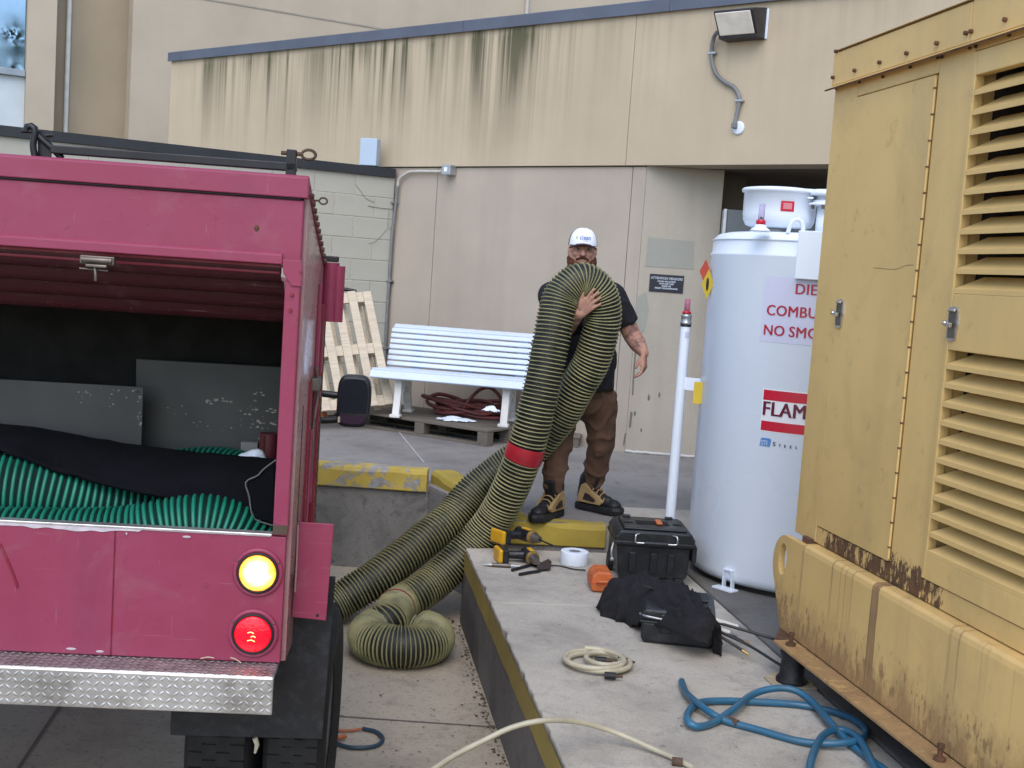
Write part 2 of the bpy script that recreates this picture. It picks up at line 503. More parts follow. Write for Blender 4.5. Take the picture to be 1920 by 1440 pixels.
MAT['upper_stucco'] = stucco("stucco_upper", (.50, .415, .30), True, .10)
MAT['lower_stucco'] = stucco("stucco_lower", (.43, .37, .308), False, .22)
MAT['far_stucco'] = stucco("stucco_far", (.45, .385, .30), False, .10)
MAT['far_stucco_tan'] = stucco("stucco_far_tan", (.365, .30, .215), False, .10)
MAT['far_panel'] = plain("far_panel", (.50, .56, .60), .5, var=.05)
MAT['return_stucco'] = stucco("stucco_return", (.40, .36, .30), False, .35)
MAT['patch'] = stucco("stucco_patch", (.315, .315, .275), False, .3)
MAT['coping'] = plain("coping_metal", (.105, .115, .150), .42, .3, .12, 3, spec=.5)
MAT['black_coping'] = plain("black_coping", (0.0154, 0.0168, 0.0210), .5, 0, .25, 4)
MAT['joint'] = plain("joint_filler", (.16, .14, .12), .95)
MAT['mortar'] = plain("mortar", (.40, .38, .32), .95, var=.2, scale=20, bump=.4)
MAT['block'] = stucco("painted_block", (.405, .395, .34), False, .15)
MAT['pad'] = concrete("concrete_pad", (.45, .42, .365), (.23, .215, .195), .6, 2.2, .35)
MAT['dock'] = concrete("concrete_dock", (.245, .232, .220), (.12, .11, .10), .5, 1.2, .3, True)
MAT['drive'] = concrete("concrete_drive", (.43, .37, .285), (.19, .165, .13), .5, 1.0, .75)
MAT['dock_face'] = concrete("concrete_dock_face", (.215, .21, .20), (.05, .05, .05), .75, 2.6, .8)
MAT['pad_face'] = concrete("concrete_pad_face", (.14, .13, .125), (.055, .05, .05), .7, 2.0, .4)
MAT['yellow_worn'] = yellow_paint("yellow_paint_worn", (.58, .44, .09), (.36, .36, .36), .47)
MAT['yellow'] = yellow_paint("yellow_paint", (.41, .31, .055), (.25, .22, .12), .66)
MAT['yellow_old'] = yellow_paint("yellow_paint_old", (.33, .25, .07), (.20, .17, .11), .64)
MAT['tan'] = tan_enamel("tan_enamel")
MAT['tan_low'] = tan_enamel("tan_enamel_rust_edge", 1)
MAT['tan_rail'] = tan_enamel("tan_enamel_rusty_rail", 2)
MAT['rust'] = two_tone("rust", (.05, .028, .02), (.17, .075, .035), .9)
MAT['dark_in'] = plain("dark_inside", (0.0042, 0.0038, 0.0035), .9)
MAT['red'] = faded_red("faded_red_paint", (.245, .029, .068), .34, .38)
MAT['red_side'] = faded_red("worn_red_side_sheen", (.33, .135, .145), .20, .7)  # base paled to stand for the flank's silvery reflection; scratches are wear
MAT['red_deep'] = faded_red("deep_red_paint", (.19, .013, .028), .40, .3)
MAT['black_iron'] = plain("black_iron", (0.0096, 0.0096, 0.0132), .42, .2, .3, 9)
MAT['rusty_iron'] = two_tone("rusty_iron", (.05, .03, .02), (.13, .075, .045), .8)
MAT['rubber'] = plain("black_rubber", (0.0054, 0.0060, 0.0084), .6, 0, .35, 9, bump=.2, dirt=(.06, .062, .07), dirt_amt=.25)
MAT['tyre'] = plain("tyre_rubber", (0.0036, 0.0036, 0.0042), .78, 0, .3, 9, bump=.3)
MAT['alu'] = plain("tread_plate", (.52, .51, .50), .38, .8, .25, 5, bump=.25, bscale=40, dirt=(.20, .18, .16), dirt_amt=.55)
MAT['steel'] = plain("bright_steel", (.62, .62, .63), .25, 1.0, .1, 8)
MAT['galv'] = plain("galvanised", (.42, .44, .46), .42, .7, .15, 14)
MAT['dull_steel'] = plain("dull_latch_steel", (.16, .14, .12), .45, .7, .3, 12)
MAT['white'] = plain("white_enamel", (.80, .87, .96), .30, 0, .03, .5, spec=.5)
MAT['bench'] = plain("white_plastic", (.55, .63, .75), .45, 0, .04, 3)
MAT['bench_leg'] = plain("white_cast_legs", (.66, .66, .64), .55, 0, .10, 5)
MAT['pine'] = wood("new_pine", (.62, .53, .40))
MAT['old_wood'] = wood("grey_pallet_wood", (.150, .130, .105), var=.35)
MAT['hose_wall'] = plain("hose_fabric", (0.0066, 0.0090, 0.0060), .55, 0, .3, 10, bump=.2)
MAT['hose_rib'] = plain("hose_wear_strip", (.25, .235, .115), .6, 0, .35, 3, dirt=(.085, .095, .045), dirt_amt=.7)
MAT['red_tape'] = plain("red_tape", (.36, .016, .028), .4, 0, .25, 9, bump=.15)
MAT['green_wall'] = plain("green_hose_wall", (0.0021, 0.0182, 0.0140), .75, 0, .2, 9, spec=.12)
MAT['green_rib'] = plain("green_hose_rib", (.008, .165, .110), .42, 0, .2, 9)
MAT['black_cloth'] = plain("black_cloth", (0.0063, 0.0063, 0.0090), .9, 0, .35, 14, bump=.5, bscale=260)
MAT['navy_cloth'] = plain("dark_sleeve_cloth", (0.0035, 0.0040, 0.0065), .95, 0, .35, 6, bump=.6, bscale=160, spec=.15)
MAT['black_plastic'] = plain("black_plastic", (0.0081, 0.0096, 0.0132), .42, 0, .3, 8, bump=.1, dirt=(.05, .055, .06), dirt_amt=.3)
MAT['orange'] = plain("orange_plastic", (.55, .135, .035), .5, 0, .15, 12, dirt=(.30, .10, .04), dirt_amt=.5)
MAT['drill_dull'] = plain("drill_collar", (.27, .18, .05), .4, .2, .1, 15)
MAT['drill_yellow'] = plain("yellow_plastic", (.60, .33, .015), .42, 0, .1, 15)
MAT['red_hose'] = plain("red_rubber_hose", (.185, .045, .040), .55, 0, .3, 6, dirt=(.06, .03, .03), dirt_amt=.6)
MAT['blue_hose'] = plain("blue_hose", (.022, .115, .205), .38, 0, .2, 5, dirt=(.05, .08, .10), dirt_amt=.5)
MAT['navy_hose'] = plain("navy_hose", (.02, .045, .075), .45, 0, .2, 8)
MAT['cream_hose'] = plain("cream_hose", (.44, .405, .30), .38, 0, .12, 6, dirt=(.30, .26, .18), dirt_amt=.4)
MAT['paper'] = plain("white_paper", (.70, .78, .88), .7, 0, .04, 6)
MAT['label_lilac'] = plain("label_film", (.60, .61, .76), .35, 0, .02, 2)
MAT['label_white'] = plain("label_white", (.82, .83, .84), .35, 0, .02, 2)
MAT['print_red'] = plain("print_red", (.42, .012, .035), .35, 0, .06, 8)
MAT['print_bright'] = plain("print_signal_red", (.56, .012, .035), .35, 0, .05, 8)
MAT['print_blue'] = plain("print_blue", (.10, .27, .58), .35, 0, .05, 8)
MAT['print_navy'] = plain("print_navy", (.015, .025, .10), .4, 0, .05, 8)
MAT['print_ink'] = plain("print_ink", (.012, .012, .03), .4, 0, .05, 8)
MAT['sign_black'] = plain("sign_black", (.010, .011, .022), .35, 0, .2, 8)
MAT['sign_grey'] = plain("sign_lettering", (.42, .47, .53), .5)
MAT['tag_yellow'] = plain("tag_yellow", (.66, .47, .035), .4, 0, .06, 8)
MAT['sign_orange'] = plain("placard_red", (.55, .07, .04), .4)
MAT['skin'] = plain("skin", (.40, .215, .150), .5, 0, .10, 30, bump=.15, spec=.4)
MAT['skin_tattoo'] = MAT['skin']
MAT['beard'] = plain("auburn_beard", (.085, .034, .018), .95, 0, .4, 90, bump=.25, bscale=300, spec=.1)
MAT['shirt'] = plain("black_shirt", (0.0050, 0.0050, 0.0085), .88, 0, .3, 12, bump=.35, bscale=300)
MAT['trousers'] = plain("brown_trousers", (.095, .050, .030), .9, 0, .22, 9, bump=.4, bscale=260)
MAT['boot_black'] = plain("boot_black", (0.0084, 0.0090, 0.0114), .6, 0, .3, 14)
MAT['boot_tan'] = plain("boot_tan", (.33, .225, .10), .8, 0, .15, 14, bump=.3)
MAT['cap_white'] = plain("cap_white", (.76, .78, .82), .8, 0, .04, 10)
MAT['eye_white'] = plain("eye_white", (.30, .27, .25), .5)  # whites dulled: shade of the cap brim put into the colour
MAT['eye_dark'] = plain("eye_dark", (.02, .014, .01), .2)
MAT['lamp_body'] = plain("lamp_bronze", (.035, .031, .033), .45, .3, .25, 9)
MAT['lamp_lens'] = plain("lamp_lens", (.86, .79, .69), .18, 0, .12, 7)
MAT['conduit'] = plain("grey_conduit", (.17, .175, .18), .55, 0, .15, 9)
MAT['white_conduit'] = plain("painted_conduit", (.46, .44, .40), .6, 0, .1, 9)
MAT['box_blue'] = plain("pale_blue_box", (.40, .50, .62), .5, 0, .06, 4)
MAT['cabinet_grey'] = plain("cabinet_grey", (.085, .10, .11), .5, 0, .1, 4)
MAT['sheet_grey'] = plain("dirty_sheet", (0.0540, 0.0555, 0.0525), .6, .1, .25, 2.5, dirt=(.45, .42, .36), dirt_amt=.0)
def scuffed_sheet():
    t = NT("scuffed_sheet")
    c = t.ramp(t.noise(2.2, 5), [(.3, (.10, .103, .10)), (.7, (.17, .17, .155))])
    X, Y, Z = t.xyz()
    w = t.ramp(t.noise(1.0, 7, .7, vec=t.map((18, 18, 30)), dist=.8), [(.57, 0.0), (.62, .85)])
    edge = t.ramp(X, [(.55, .0), (.80, 1.0)])
    c = t.mix(t.math('MULTIPLY', w, edge), c, (.48, .44, .37))
    t.base(c); t.rough(.6); t.metal(.15)
    return t.mat
MAT['scuffed'] = scuffed_sheet()
MAT['tinted_glass'] = plain("reflective_glass", (.30, .40, .50), .03, 1.0, 0, 1)
MAT['glass_dark'] = plain("window_glass", (.012, .016, .02), .04, 0, .0, 1, spec=.9)
MAT['leaf'] = plain("leaf_green", (.045, .075, .022), .6, 0, .3, 3)
MAT['bark'] = plain("bark", (.10, .08, .06), .9, 0, .3, 8, bump=.6)
MAT['dry_leaf'] = two_tone("dry_leaf_bits", (.035, .025, .018), (.14, .07, .035), .9)
MAT['gasket'] = plain("dark_gasket", (0.0075, 0.0065, 0.0080), .6)
# ------------------------------------------------------------------ the setting: driveway, loading dock, concrete pad
DZ, PZ = 0.58, 0.44
def struct(name, mb, mat, bevel=0.0):
    return tag(mb.build(name, mat, None, bevel), kind="structure")
g = MB(); S = 400
g.add([(-S, -S, 0), (S, -S, 0), (S, S, 0), (-S, S, 0)], [(0, 1, 2, 3)])
driveway = struct("driveway", g, MAT['drive'])
# saw-cut joints of the driveway: dark filler laid 4 mm proud
def strip_on(z, a, b, w):
    a, b = Vector(a), Vector(b); d = (b - a).normalized(); n = Vector((-d.y, d.x, 0)) * (w / 2)
    return MB().add([a - n, b - n, b + n, a + n], [(0, 1, 2, 3)])
ja, jb = on_z(35, 1440, 0), on_z(108, 1330, 0)
dj = (jb - ja).normalized()
for i, off in enumerate((0.0, 3.2)):
    o = strip_on(0, ja - dj * 5 + Vector((-off, 0, .004)), ja + dj * 4.4 + Vector((-off, 0, .004)), .012)
    o.build("joint", MAT['joint'], driveway)
p = on_z(760, 1356, 0)
strip_on(0, (-5, p.y + .02, .004), (p.x + .5, p.y + .02, .004), .010).build("joint", MAT['joint'], driveway)

# pad: slabs along the generator's direction
GA = R(11.0)
gd = Vector((-math.sin(GA), math.cos(GA), 0)); gn = Vector((math.cos(GA), math.sin(GA), 0))
PC = Vector((-.2, 6.56, 0))                       # far left corner
def padpt(a, b, z):                                 # a across to the right, b towards the camera
    q = PC + Vector((math.cos(R(6.5)), math.sin(R(6.5)), 0)) * a + Vector((.154, -.988, 0)) * b
    return Vector((q.x, q.y, z))
def slab(name, a0, a1, b0, b1, mat, bevel=.008):
    m = MB(); lo = []; n = max(2, int((b1 - b0) / .035))
    for i in range(n + 1):
        b_ = b0 + (b1 - b0) * i / n
        e = .010 * noise.noise(Vector((b_ * 9, 1, 0))) + .007 * noise.noise(Vector((b_ * 27, 4, 0)))
        chip_ = max(0.0, noise.noise(Vector((b_ * 5.5, 8, 0))) - .25) * .05
        lo.append(padpt(a0 + (abs(e) + chip_ if a0 == 0 else 0), b_, 0))
    ring_ = lo + [padpt(a1, b1, 0), padpt(a1, b0, 0)]
    m.prism([(q.x, q.y) for q in ring_], 0, PZ, 'z')
    return m.build(name, mat, pad, bevel)
pad = tag(empty("concrete_pad", (0, 0, 0)), kind="structure")
SA = 1.17
slab("slab", 0, SA, -.02, 1.085, MAT['pad'])
slab("slab", 0, SA, 1.093, 3.6, MAT['pad'])
slab("slab", 0, SA, 3.608, 9.0, MAT['pad'])
slab("slab", SA + .012, 6.0, -.02, 9.0, concrete("concrete_generator_slab", (.170, .163, .150), (.075, .072, .066), .6, 1.2, .3))
# yellow band and bare dark face on the pad's left side
m = MB()
def face_strip(m, b0, b1, z0, z1, off, n=60, jag=0.0):
    v = []; f = []
    for i in range(n + 1):
        b = b0 + (b1 - b0) * i / n
        zz = z0 + jag * noise.noise(Vector((b * 6, 3, 1)))
        v += [padpt(-off, b, zz), padpt(-off, b, z1)]
        if i: f.append((2 * i - 2, 2 * i, 2 * i + 1, 2 * i - 1))
    m.add(v, f)
face_strip(m, -.02, 9.0, .318, .428, .006, 90, .012)
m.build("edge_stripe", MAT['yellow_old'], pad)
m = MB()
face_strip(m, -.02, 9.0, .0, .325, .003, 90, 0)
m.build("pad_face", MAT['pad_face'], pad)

# loading dock
dock = tag(empty("loading_dock", (0, 0, 0)), kind="structure")
poly = [(-7, 7.65), (-.5, 7.65), (.015, 6.74), (.63, 6.78), (.75, 7.35), (6.5, 7.9), (6.5, 16), (-7, 16)]
m = MB().prism(poly, 0, DZ, 'z')
m.build("slab", MAT['dock'], dock)
v = [(.64, 6.60, PZ + .004), (2.6, 6.80, PZ + .004), (2.6, 7.55, DZ + .002), (.752, 7.36, DZ + .002)]
MB().add([Vector(q) for q in v], [(0, 1, 2, 3)]).build("ramp", MAT['pad'], dock)
m = MB(); m.add([(-7, 7.646, 0), (-.5, 7.646, 0), (-.5, 7.646, .56), (-7, 7.646, .56)], [(0, 1, 2, 3)])
m.add([(-.502, 7.644, 0), (.012, 6.736, 0), (.012, 6.736, .56), (-.502, 7.644, .56)], [(0, 1, 2, 3)])
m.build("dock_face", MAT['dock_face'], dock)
# the joint that runs across the dock
a, b = on_z(735, 795, DZ), on_z(795, 868, DZ)
strip_on(DZ, Vector((a.x, a.y, DZ + .004)), Vector((b.x, b.y, DZ + .004)), .012).build("joint", plain("pale_sealant", (.42, .42, .40), .8), dock)

def lumpy_bar(name, p0, p1, w, h0, h1, z0, mat, label, seed=0, n=26, rnd=.03):
    """a cast kerb: rounded section swept from p0 to p1 with uneven edges"""
    p0, p1 = Vector(p0), Vector(p1); d = (p1 - p0); L = d.length; d.normalize(); nn = Vector((-d.y, d.x, 0))
    m = MB(); vs_ = []; K = 0
    for i in range(n + 1):
        t = i / n; h = h0 + (h1 - h0) * t
        sec = [(-w / 2, 0), (-w / 2, h - rnd), (-w / 2 + rnd * .3, h - rnd * .3), (-w / 2 + rnd, h), (w / 2 - rnd, h), (w / 2 - rnd * .3, h - rnd * .3), (w / 2, h - rnd), (w / 2, 0)]
        K = len(sec)
        for k, (a_, z_) in enumerate(sec):
            q = p0 + d * (L * t)
            e = .011 * noise.noise(Vector((q.x * 5 + seed, q.y * 5, k * .7 + seed)))
            vs_.append(q + nn * (a_ + e) + Vector((0, 0, z0 + z_ + e * (z_ > 0))))
    f = []
    for i in range(n):
        for k in range(K):
            f.append((i * K + k, i * K + (k + 1) % K, (i + 1) * K + (k + 1) % K, (i + 1) * K + k))
    f += [tuple(range(K)), tuple(range(n * K, n * K + K))]
    m.add(vs_, f, 0, False)
    return tag(m.build(name, mat, None, .006), label, "kerb")
lumpy_bar("yellow_kerb", (-5.5, 7.70, 0), (-.515, 7.70, 0), .17, .145, .145, .54, MAT['yellow_worn'],
          "badly chipped yellow kerb along the dock edge beside the truck", 1, 60)
lumpy_bar("yellow_kerb", (-.42, 7.80, 0), (.06, 6.80, 0), .17, .17, .10, .50, MAT['yellow'],
          "yellow kerb running diagonally behind the two thick hose strands", 5)
lumpy_bar("yellow_kerb", (.005, 6.785, 0), (.605, 6.825, 0), .13, .137, .140, .4435, MAT['yellow'],
          "low yellow kerb under the man's front boot, behind the drills", 9)

# ------------------------------------------------------------------ the building
WA = R(-38.5)
WO = Vector((-4.197, 13.882, 0))
ww = Vector((math.cos(WA), math.sin(WA), 0)); wnrm = Vector((-ww.y, ww.x, 0))
def W(px, py, off=0.0):                              # pixel on the long wall: along, height
    q = on_plane(px, py, WO + wnrm * off, wnrm)
    return (q - WO).dot(ww), q.z
bld = thing("office_building", "beige stucco office building with stained upper wall and recessed doorway", "building", WO, WA)
ZS = 2.97                                            # soffit line
# upper wall: two big panels over the doorway with a narrow joint, dark backing in the joint
quick_box("upper_wall_panel", MAT['upper_stucco'], bld, 0.0, 6.405, 0, .30, ZS, 4.20)
quick_box("upper_wall_panel", MAT['upper_stucco'], bld, 6.411, 12.5, 0, .30, ZS, 4.20)
quick_box("joint_backing", MAT['joint'], bld, 0.02, 12.4, .012, .29, ZS + .01, 4.19)
# coping in lengths, lapped
cj = [-.03, .215, 4.53, 6.74, 9.2, 12.6]
for i in range(5):
    m = MB()
    x0, x1 = cj[i] + .002, cj[i + 1] - .002
    m.prism([(-.035, 4.19), (-.035, 4.285), (-.02, 4.295), (.34, 4.31), (.34, 4.19), (.305, 4.19), (.305, 4.205), (-.02, 4.205), (-.02, 4.19)], x0, x1, 'x')
    m.build("coping", MAT['coping'], bld)
# lower wall behind bench, set back a little below the reveal line
quick_box("lower_wall_panel", MAT['lower_stucco'], bld, 9.3, 12.5, .025, .30, DZ - .3, ZS - .012)  # unseen panel added at the right, closing the recess to darken it
for x0, x1 in ((3.4, 4.272), (4.280, 6.466), (6.474, 6.60)):
    quick_box("lower_wall_panel", MAT['lower_stucco'], bld, x0, x1, .025, .30, DZ - .3, ZS - .012)
quick_box("joint_backing", MAT['joint'], bld, 3.42, 6.58, .04, .28, DZ - .28, ZS - .001)
# recess: return wall, back wall and ceiling of the doorway (turned towards the camera)
RA = R(20)                                           # the return wall's own turn, relative to the long wall
def Wl(px, py, off=0.0):
    q = on_plane(px, py, WO + wnrm * off, wnrm); return q
corner = WO + ww * 6.602 + wnrm * .03
rd = Vector((math.cos(R(-6)), math.sin(R(-6)), 0)); rn = Vector((-rd.y, rd.x, 0))
def local(P, loc, rz):
    return world_mat(loc, rz).inverted() @ Vector(P)
def wpoly(name, pts, mat, parent=bld, thick=.0):
    m = MB(); m.add([local(q, WO, WA) for q in pts], [tuple(range(len(pts)))])
    return m.build(name, mat, parent)
def R2(px, py, off=0.0):
    q = on_plane(px, py, corner + rn * off, rn); return (q - corner).dot(rd), q.z
c0 = corner; c1 = corner + rd * R2(1352, 400)[0]
def quad_wall(name, a, b, z0, z1, mat, back):
    """a real wall slab between plan points a and b, 'back' metres thick away from the camera"""
    a, b = Vector(a), Vector(b); d = (b - a).normalized(); n = Vector((-d.y, d.x, 0)) * back
    m = MB()
    v = [a, b, b + n, a + n]
    vv = [Vector((q.x, q.y, z0)) for q in v] + [Vector((q.x, q.y, z1)) for q in v]
    m.add([local(q, WO, WA) for q in vv], [(0, 1, 2, 3), (4, 5, 6, 7), (0, 1, 5, 4), (1, 2, 6, 5), (2, 3, 7, 6), (3, 0, 4, 7)])
    return m.build(name, mat, bld)
quad_wall("return_wall", c0, c1, DZ - .3, ZS - .002, MAT['return_stucco'], .25)
dark_wall = plain("recess_shade_tone", (.10, .082, .062), .9)  # dark brown puts the recess's deep shade into the wall colour
d0, d1 = c1 + rn * 3.6 - rd * .3, c1 + rn * 3.6 + rd * 5.0
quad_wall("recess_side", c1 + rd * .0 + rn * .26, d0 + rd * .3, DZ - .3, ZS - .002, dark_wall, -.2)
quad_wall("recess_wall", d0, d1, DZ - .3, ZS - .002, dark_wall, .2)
m = MB()
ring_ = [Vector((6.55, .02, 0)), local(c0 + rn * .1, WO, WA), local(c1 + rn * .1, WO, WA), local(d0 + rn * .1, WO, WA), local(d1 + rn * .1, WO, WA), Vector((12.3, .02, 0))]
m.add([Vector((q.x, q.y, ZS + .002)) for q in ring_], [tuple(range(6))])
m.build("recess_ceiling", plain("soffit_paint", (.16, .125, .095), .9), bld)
# paint patch and vendor sign on the return wall
def ret_pt(s, z, off): return corner + rd * s + rn * off + Vector((0, 0, z))
a0, zz0 = R2(1216, 445); a1, zz1 = R2(1298, 505)
m = MB()
pv = []
for (s_, z_) in ((a0, zz0), (a1, zz0 - .01), (a1 + .01, zz1), (a0 - .01, zz1)):
    pv.append(local(ret_pt(s_, z_, -.003), WO, WA))
m.add(pv, [(0, 1, 2, 3)]).build("paint_patch", MAT['patch'], bld)
# feathered paint-out smears, hairline splits and chips by the corner
def smear(px_pts, mat, off):
    m = MB(); n = len(px_pts); v = []
    for (px, py) in px_pts:
        s_, z_ = R2(px, py); v.append(local(ret_pt(s_, z_, off), WO, WA))
    m.add(v, [tuple(range(n))]); return m.build("paint_smear", mat, bld)
pale_ = stucco("stucco_paint_out", (.385, .385, .36), False, .4)
smear([(1196, 556), (1212, 548), (1216, 580), (1208, 622), (1190, 628), (1186, 590)], MAT['patch'], -.0036)
def split(pts_, w):
    m = MB(); m.tube(spline([local(ret_pt(*R2(a_, b_), -.004), WO, WA) for a_, b_ in pts_], .02), w, 5)
    m.build("crack", MAT['joint'], bld)
split([(1192, 655), (1189, 690), (1186, 740)], .005); split([(1184, 772), (1181, 800)], .008); split([(1173, 812), (1169, 835)], .006)
for (px, py, r_) in ((1216, 745, .012), (1236, 740, .010), (1190, 775, .010), (1202, 806, .008)):
    s_, z_ = R2(px, py); q_ = local(ret_pt(s_, z_, -.001), WO, WA); MB().ball(q_, (r_, r_ * .3, r_ * 2.2), 8, 6).build("stain_mark", MAT['joint'], bld)
# skirting of flaking caulk along the wall's foot
m = MB(); pts = []
for i in range(60):
    q = corner + rd * (i * .035) - rn * .012
    pts.append(local(Vector((q.x, q.y, DZ + .012 + .008 * noise.noise(Vector((i * .7, 0, 0))))), WO, WA))
m.tube(pts, .014, 6).build("caulk_bead", plain("caulk", (.42, .42, .41), .9), bld)

# far wing of the building behind, with tan recess, pilaster and high window
bd = Vector((math.cos(R(28.6)), math.sin(R(28.6)), 0)); bn = Vector((-bd.y, bd.x, 0))
FO = at_y(322, 60, 15.2)
def FW(px, py, off=0.0):
    q = on_plane(px, py, Vector((FO.x, FO.y, 0)) + bn * off, bn); return (q - FO).dot(bd), q.z
far = thing("far_wing", "tall beige rear wing with tan recess and blue high window", "building", (FO.x, FO.y, 0), R(28.6))
s245 = FW(246, 120)[0]; s118 = FW(104, 120, 0)[0]; s50 = FW(50, 120)[0]
quick_box("wall_panel", MAT['far_stucco'], far, s245, 14, 0, .3, 0, 9)
quick_box("recess_panel", MAT['far_stucco_tan'], far, s118 - .5, s245 + .05, .45, .75, 0, 9)
quick_box("pilaster", MAT['far_stucco'], far, s50, s118, 0, .44, 0, 9)
sl = FW(126, 120, .44)[0]
MB().cyl((sl, .41, 0), (sl, .41, 9), .03, n=10).build("downpipe", plain("downpipe", (.62, .62, .58), .6), far)
zsill = FW(20, 134, .12)[1]
quick_box("spandrel_panel", MAT['far_panel'], far, s50 - 4, s50 - .002, .12, .3, 0, zsill - .05)
m = MB(); m.box(s50 - 4, s50 - .004, .05, .3, zsill - .048, zsill + .03)
win = m.build("window_frame", plain("window_frame", (.25, .30, .34), .4), far, .006)
quick_box("window_pane", MAT['tinted_glass'], far, s50 - 3.9, s50 - .006, .16, .19, zsill + .032, 8.9)
# thin joint and vertical conduit on the far wall
za = FW(385, 0)[1]; sb, zb = FW(690, 48); sa = FW(385, 0)[0]
m = MB(); m.bar((sa - 1.0, -.004, za + .01), (sb + 6, -.004, zb + .0), .008, .02)
m.build("wall_reveal", plain("reveal", (.30, .27, .22), .9), far)
sc_ = FW(987, 5)[0]
MB().cyl((sc_, -.03, 3), (sc_, -.03, 9), .03, n=10).build("conduit", MAT['white_conduit'], far)

# ------------------------------------------------------------------ painted block wall
BO = Vector((-1.267, 11.552, 0))
bw = thing("block_wall", "painted concrete block screen wall with black metal coping", "wall", BO, R(28.6))
core = quick_box("mortar_core", MAT['mortar'], bw, -6, -.005, .005, .19, 0, 2.86)
blk = MB().box(-.1985, .1985, 0, .10, -.0985, .0985).mesh("block")
blk.materials.append(MAT['block'])
half = MB().box(-.0985, .0985, 0, .10, -.0985, .0985).mesh("block_half")
half.materials.append(MAT['block'])
for row in range(14):
    zc = 2.86 - .10 - row * .203
    off = .2 if row % 2 else .0
    for k in range(15):
        xc = -.205 - off - k * .405
        if row > 1 and (xc < -1.9): continue
        if xc < -3.9: continue
        o = bpy.data.objects.new("block", blk); COL.objects.link(o); o.parent = bw
        o.location = (xc, .004 * (noise.noise(Vector((row * 3.1, k * 1.7, 0)))), zc)
        if k == 0 and off:
            o2 = bpy.data.objects.new("block", half); COL.objects.link(o2); o2.parent = bw
            o2.location = (-.105, 0, zc)
for o in bw.children:
    if o.name.startswith("block"):
        md = o.modifiers.new("bevel", 'BEVEL'); md.width = .005; md.segments = 2
m = MB(); m.prism([(-.03, 2.86), (-.03, 2.945), (.22, 2.955), (.22, 2.86), (.205, 2.86), (.205, 2.935), (-.015, 2.928), (-.015, 2.86)], -6, -.012, 'x')
m.build("coping", MAT['black_coping'], bw)
# stepped crack lines raked through the joints
CRK = plain("hairline_crack", (.25, .235, .20), .95)
def crack(px_pts, w):
    pts = []
    for px, py in px_pts:
        q = on_plane(px, py, BO, bn); pts.append(local(q - bn * .004, BO, R(28.6)))
    return MB().tube(spline(pts, .03), w * .8, 5).build("crack", CRK, bw)
crack([(666, 346), (676, 358), (684, 370), (695, 377), (703, 379)], .0028)
crack([(690, 386), (715, 390), (738, 392)], .0045)
crack([(726, 428), (716, 440), (703, 453), (690, 457)], .0028)
crack([(729, 395), (727, 425), (738, 429)], .003)
# ------------------------------------------------------------------ the red truck (local: x right, y forward, z up)
TA = R(4.0)
TO = Vector((-.66, 3.4, 0))
tn = Vector((-math.sin(TA), math.cos(TA), 0)); tx = Vector((math.cos(TA), math.sin(TA), 0))
def T(px, py, v=0.0):
    q = on_plane(px, py, TO + tn * v, tn); return Vector(((q - TO).dot(tx), v, q.z))
truck = thing("red_truck", "faded red service truck backed in at left with open rear hatch", "truck", TO, TA)
UL = -2.25                       # left flank (out of frame)
# rear header above the hatch, roof lip over it
hd = quick_box("header_panel", MAT['red'], truck, UL + .02, .028, .0, .03, 1.985, 2.172, .004)
quick_box("header_return", MAT['red_deep'], truck, UL + .03, -.03, .032, .06, 1.975, 1.984)
m = MB(); m.prism([(-.012, 2.178), (-.012, 2.236), (-.004, 2.243), (.60, 2.010), (.60, 1.995), (.04, 2.178)], UL, .040, 'x')
m.build("roof_cap", MAT['red'], truck, .003)
m = MB(); m.tube([(UL + .05, -.002, 2.175), (.02, -.002, 2.175)], .004, 6); m.build("gutter_seal", MAT['gasket'], truck)
# lower lip of the header (a folded hem)
m = MB(); m.prism([(-.010, 1.985), (-.010, 2.012), (-.002, 2.018), (.012, 2.018), (.012, 1.985)], UL + .06, -.024, 'x')
m.build("header_hem", MAT['red'], truck, .003)
# rolled-up hatch: three curved slats hanging under the header
HATCH = faded_red("shade_toned_hatch_red", (.050, .005, .009), .5, .2)  # red darkened to carry the shade under the header
for k in range(4):
    m = MB(); z = 1.970 - k * .042; y = .045 + k * .062
    prof = []
    for i in range(7):
        t = i / 6; prof.append((y + .06 * t, z - .040 * t - .014 * math.sin(math.pi * t)))
    prof += [(a, b + .006) for a, b in reversed(prof)]
    m.prism(prof, UL + .08, -.035 + .004 * k, 'x', smooth=False)
    m.build("hatch_slat", HATCH, truck)
m = MB(); m.prism([(.05, 1.955), (.05, 1.985), (.075, 1.985), (.075, 1.955)], UL + .08, -.035, 'x'); m.build("hatch_rail", MAT['red_deep'], truck, .003)
# hatch latch
c = T(185, 488, -.012)
lt = MB(); lt.box(c.x - .048, c.x + .048, -.030, -.011, c.z - .012, c.z + .012); lt.cyl((c.x - .042, -.030, c.z), (c.x + .042, -.030, c.z), .009, n=10)
lt.box(c.x - .03, c.x + .03, -.038, -.016, c.z - .021, c.z - .012)
la = lt.build("hatch_latch", MAT['dull_steel'], truck, .003)
m = MB(); m.tube(spline([(c.x - .006, -.026, c.z - .02), (c.x - .002, -.03, c.z - .042), (c.x - .002, -.028, c.z - .058)], .006), .0045, 8)
m.tube([(c.x - .05, -.02, c.z - .026), (c.x + .03, -.02, c.z - .028)], .003, 6)
m.build("latch_tongue", MAT['dull_steel'], la)
c = T(192, 457, -.002); MB().ball((c.x, -.002, c.z), (.006, .003, .004), 8, 6).build("paint_chip", MAT['paper'], truck)
c = T(481, 428, -.002); MB().ball((c.x, -.001, c.z), (.007, .002, .009), 8, 6).build("rust_spot", MAT['rust'], truck)
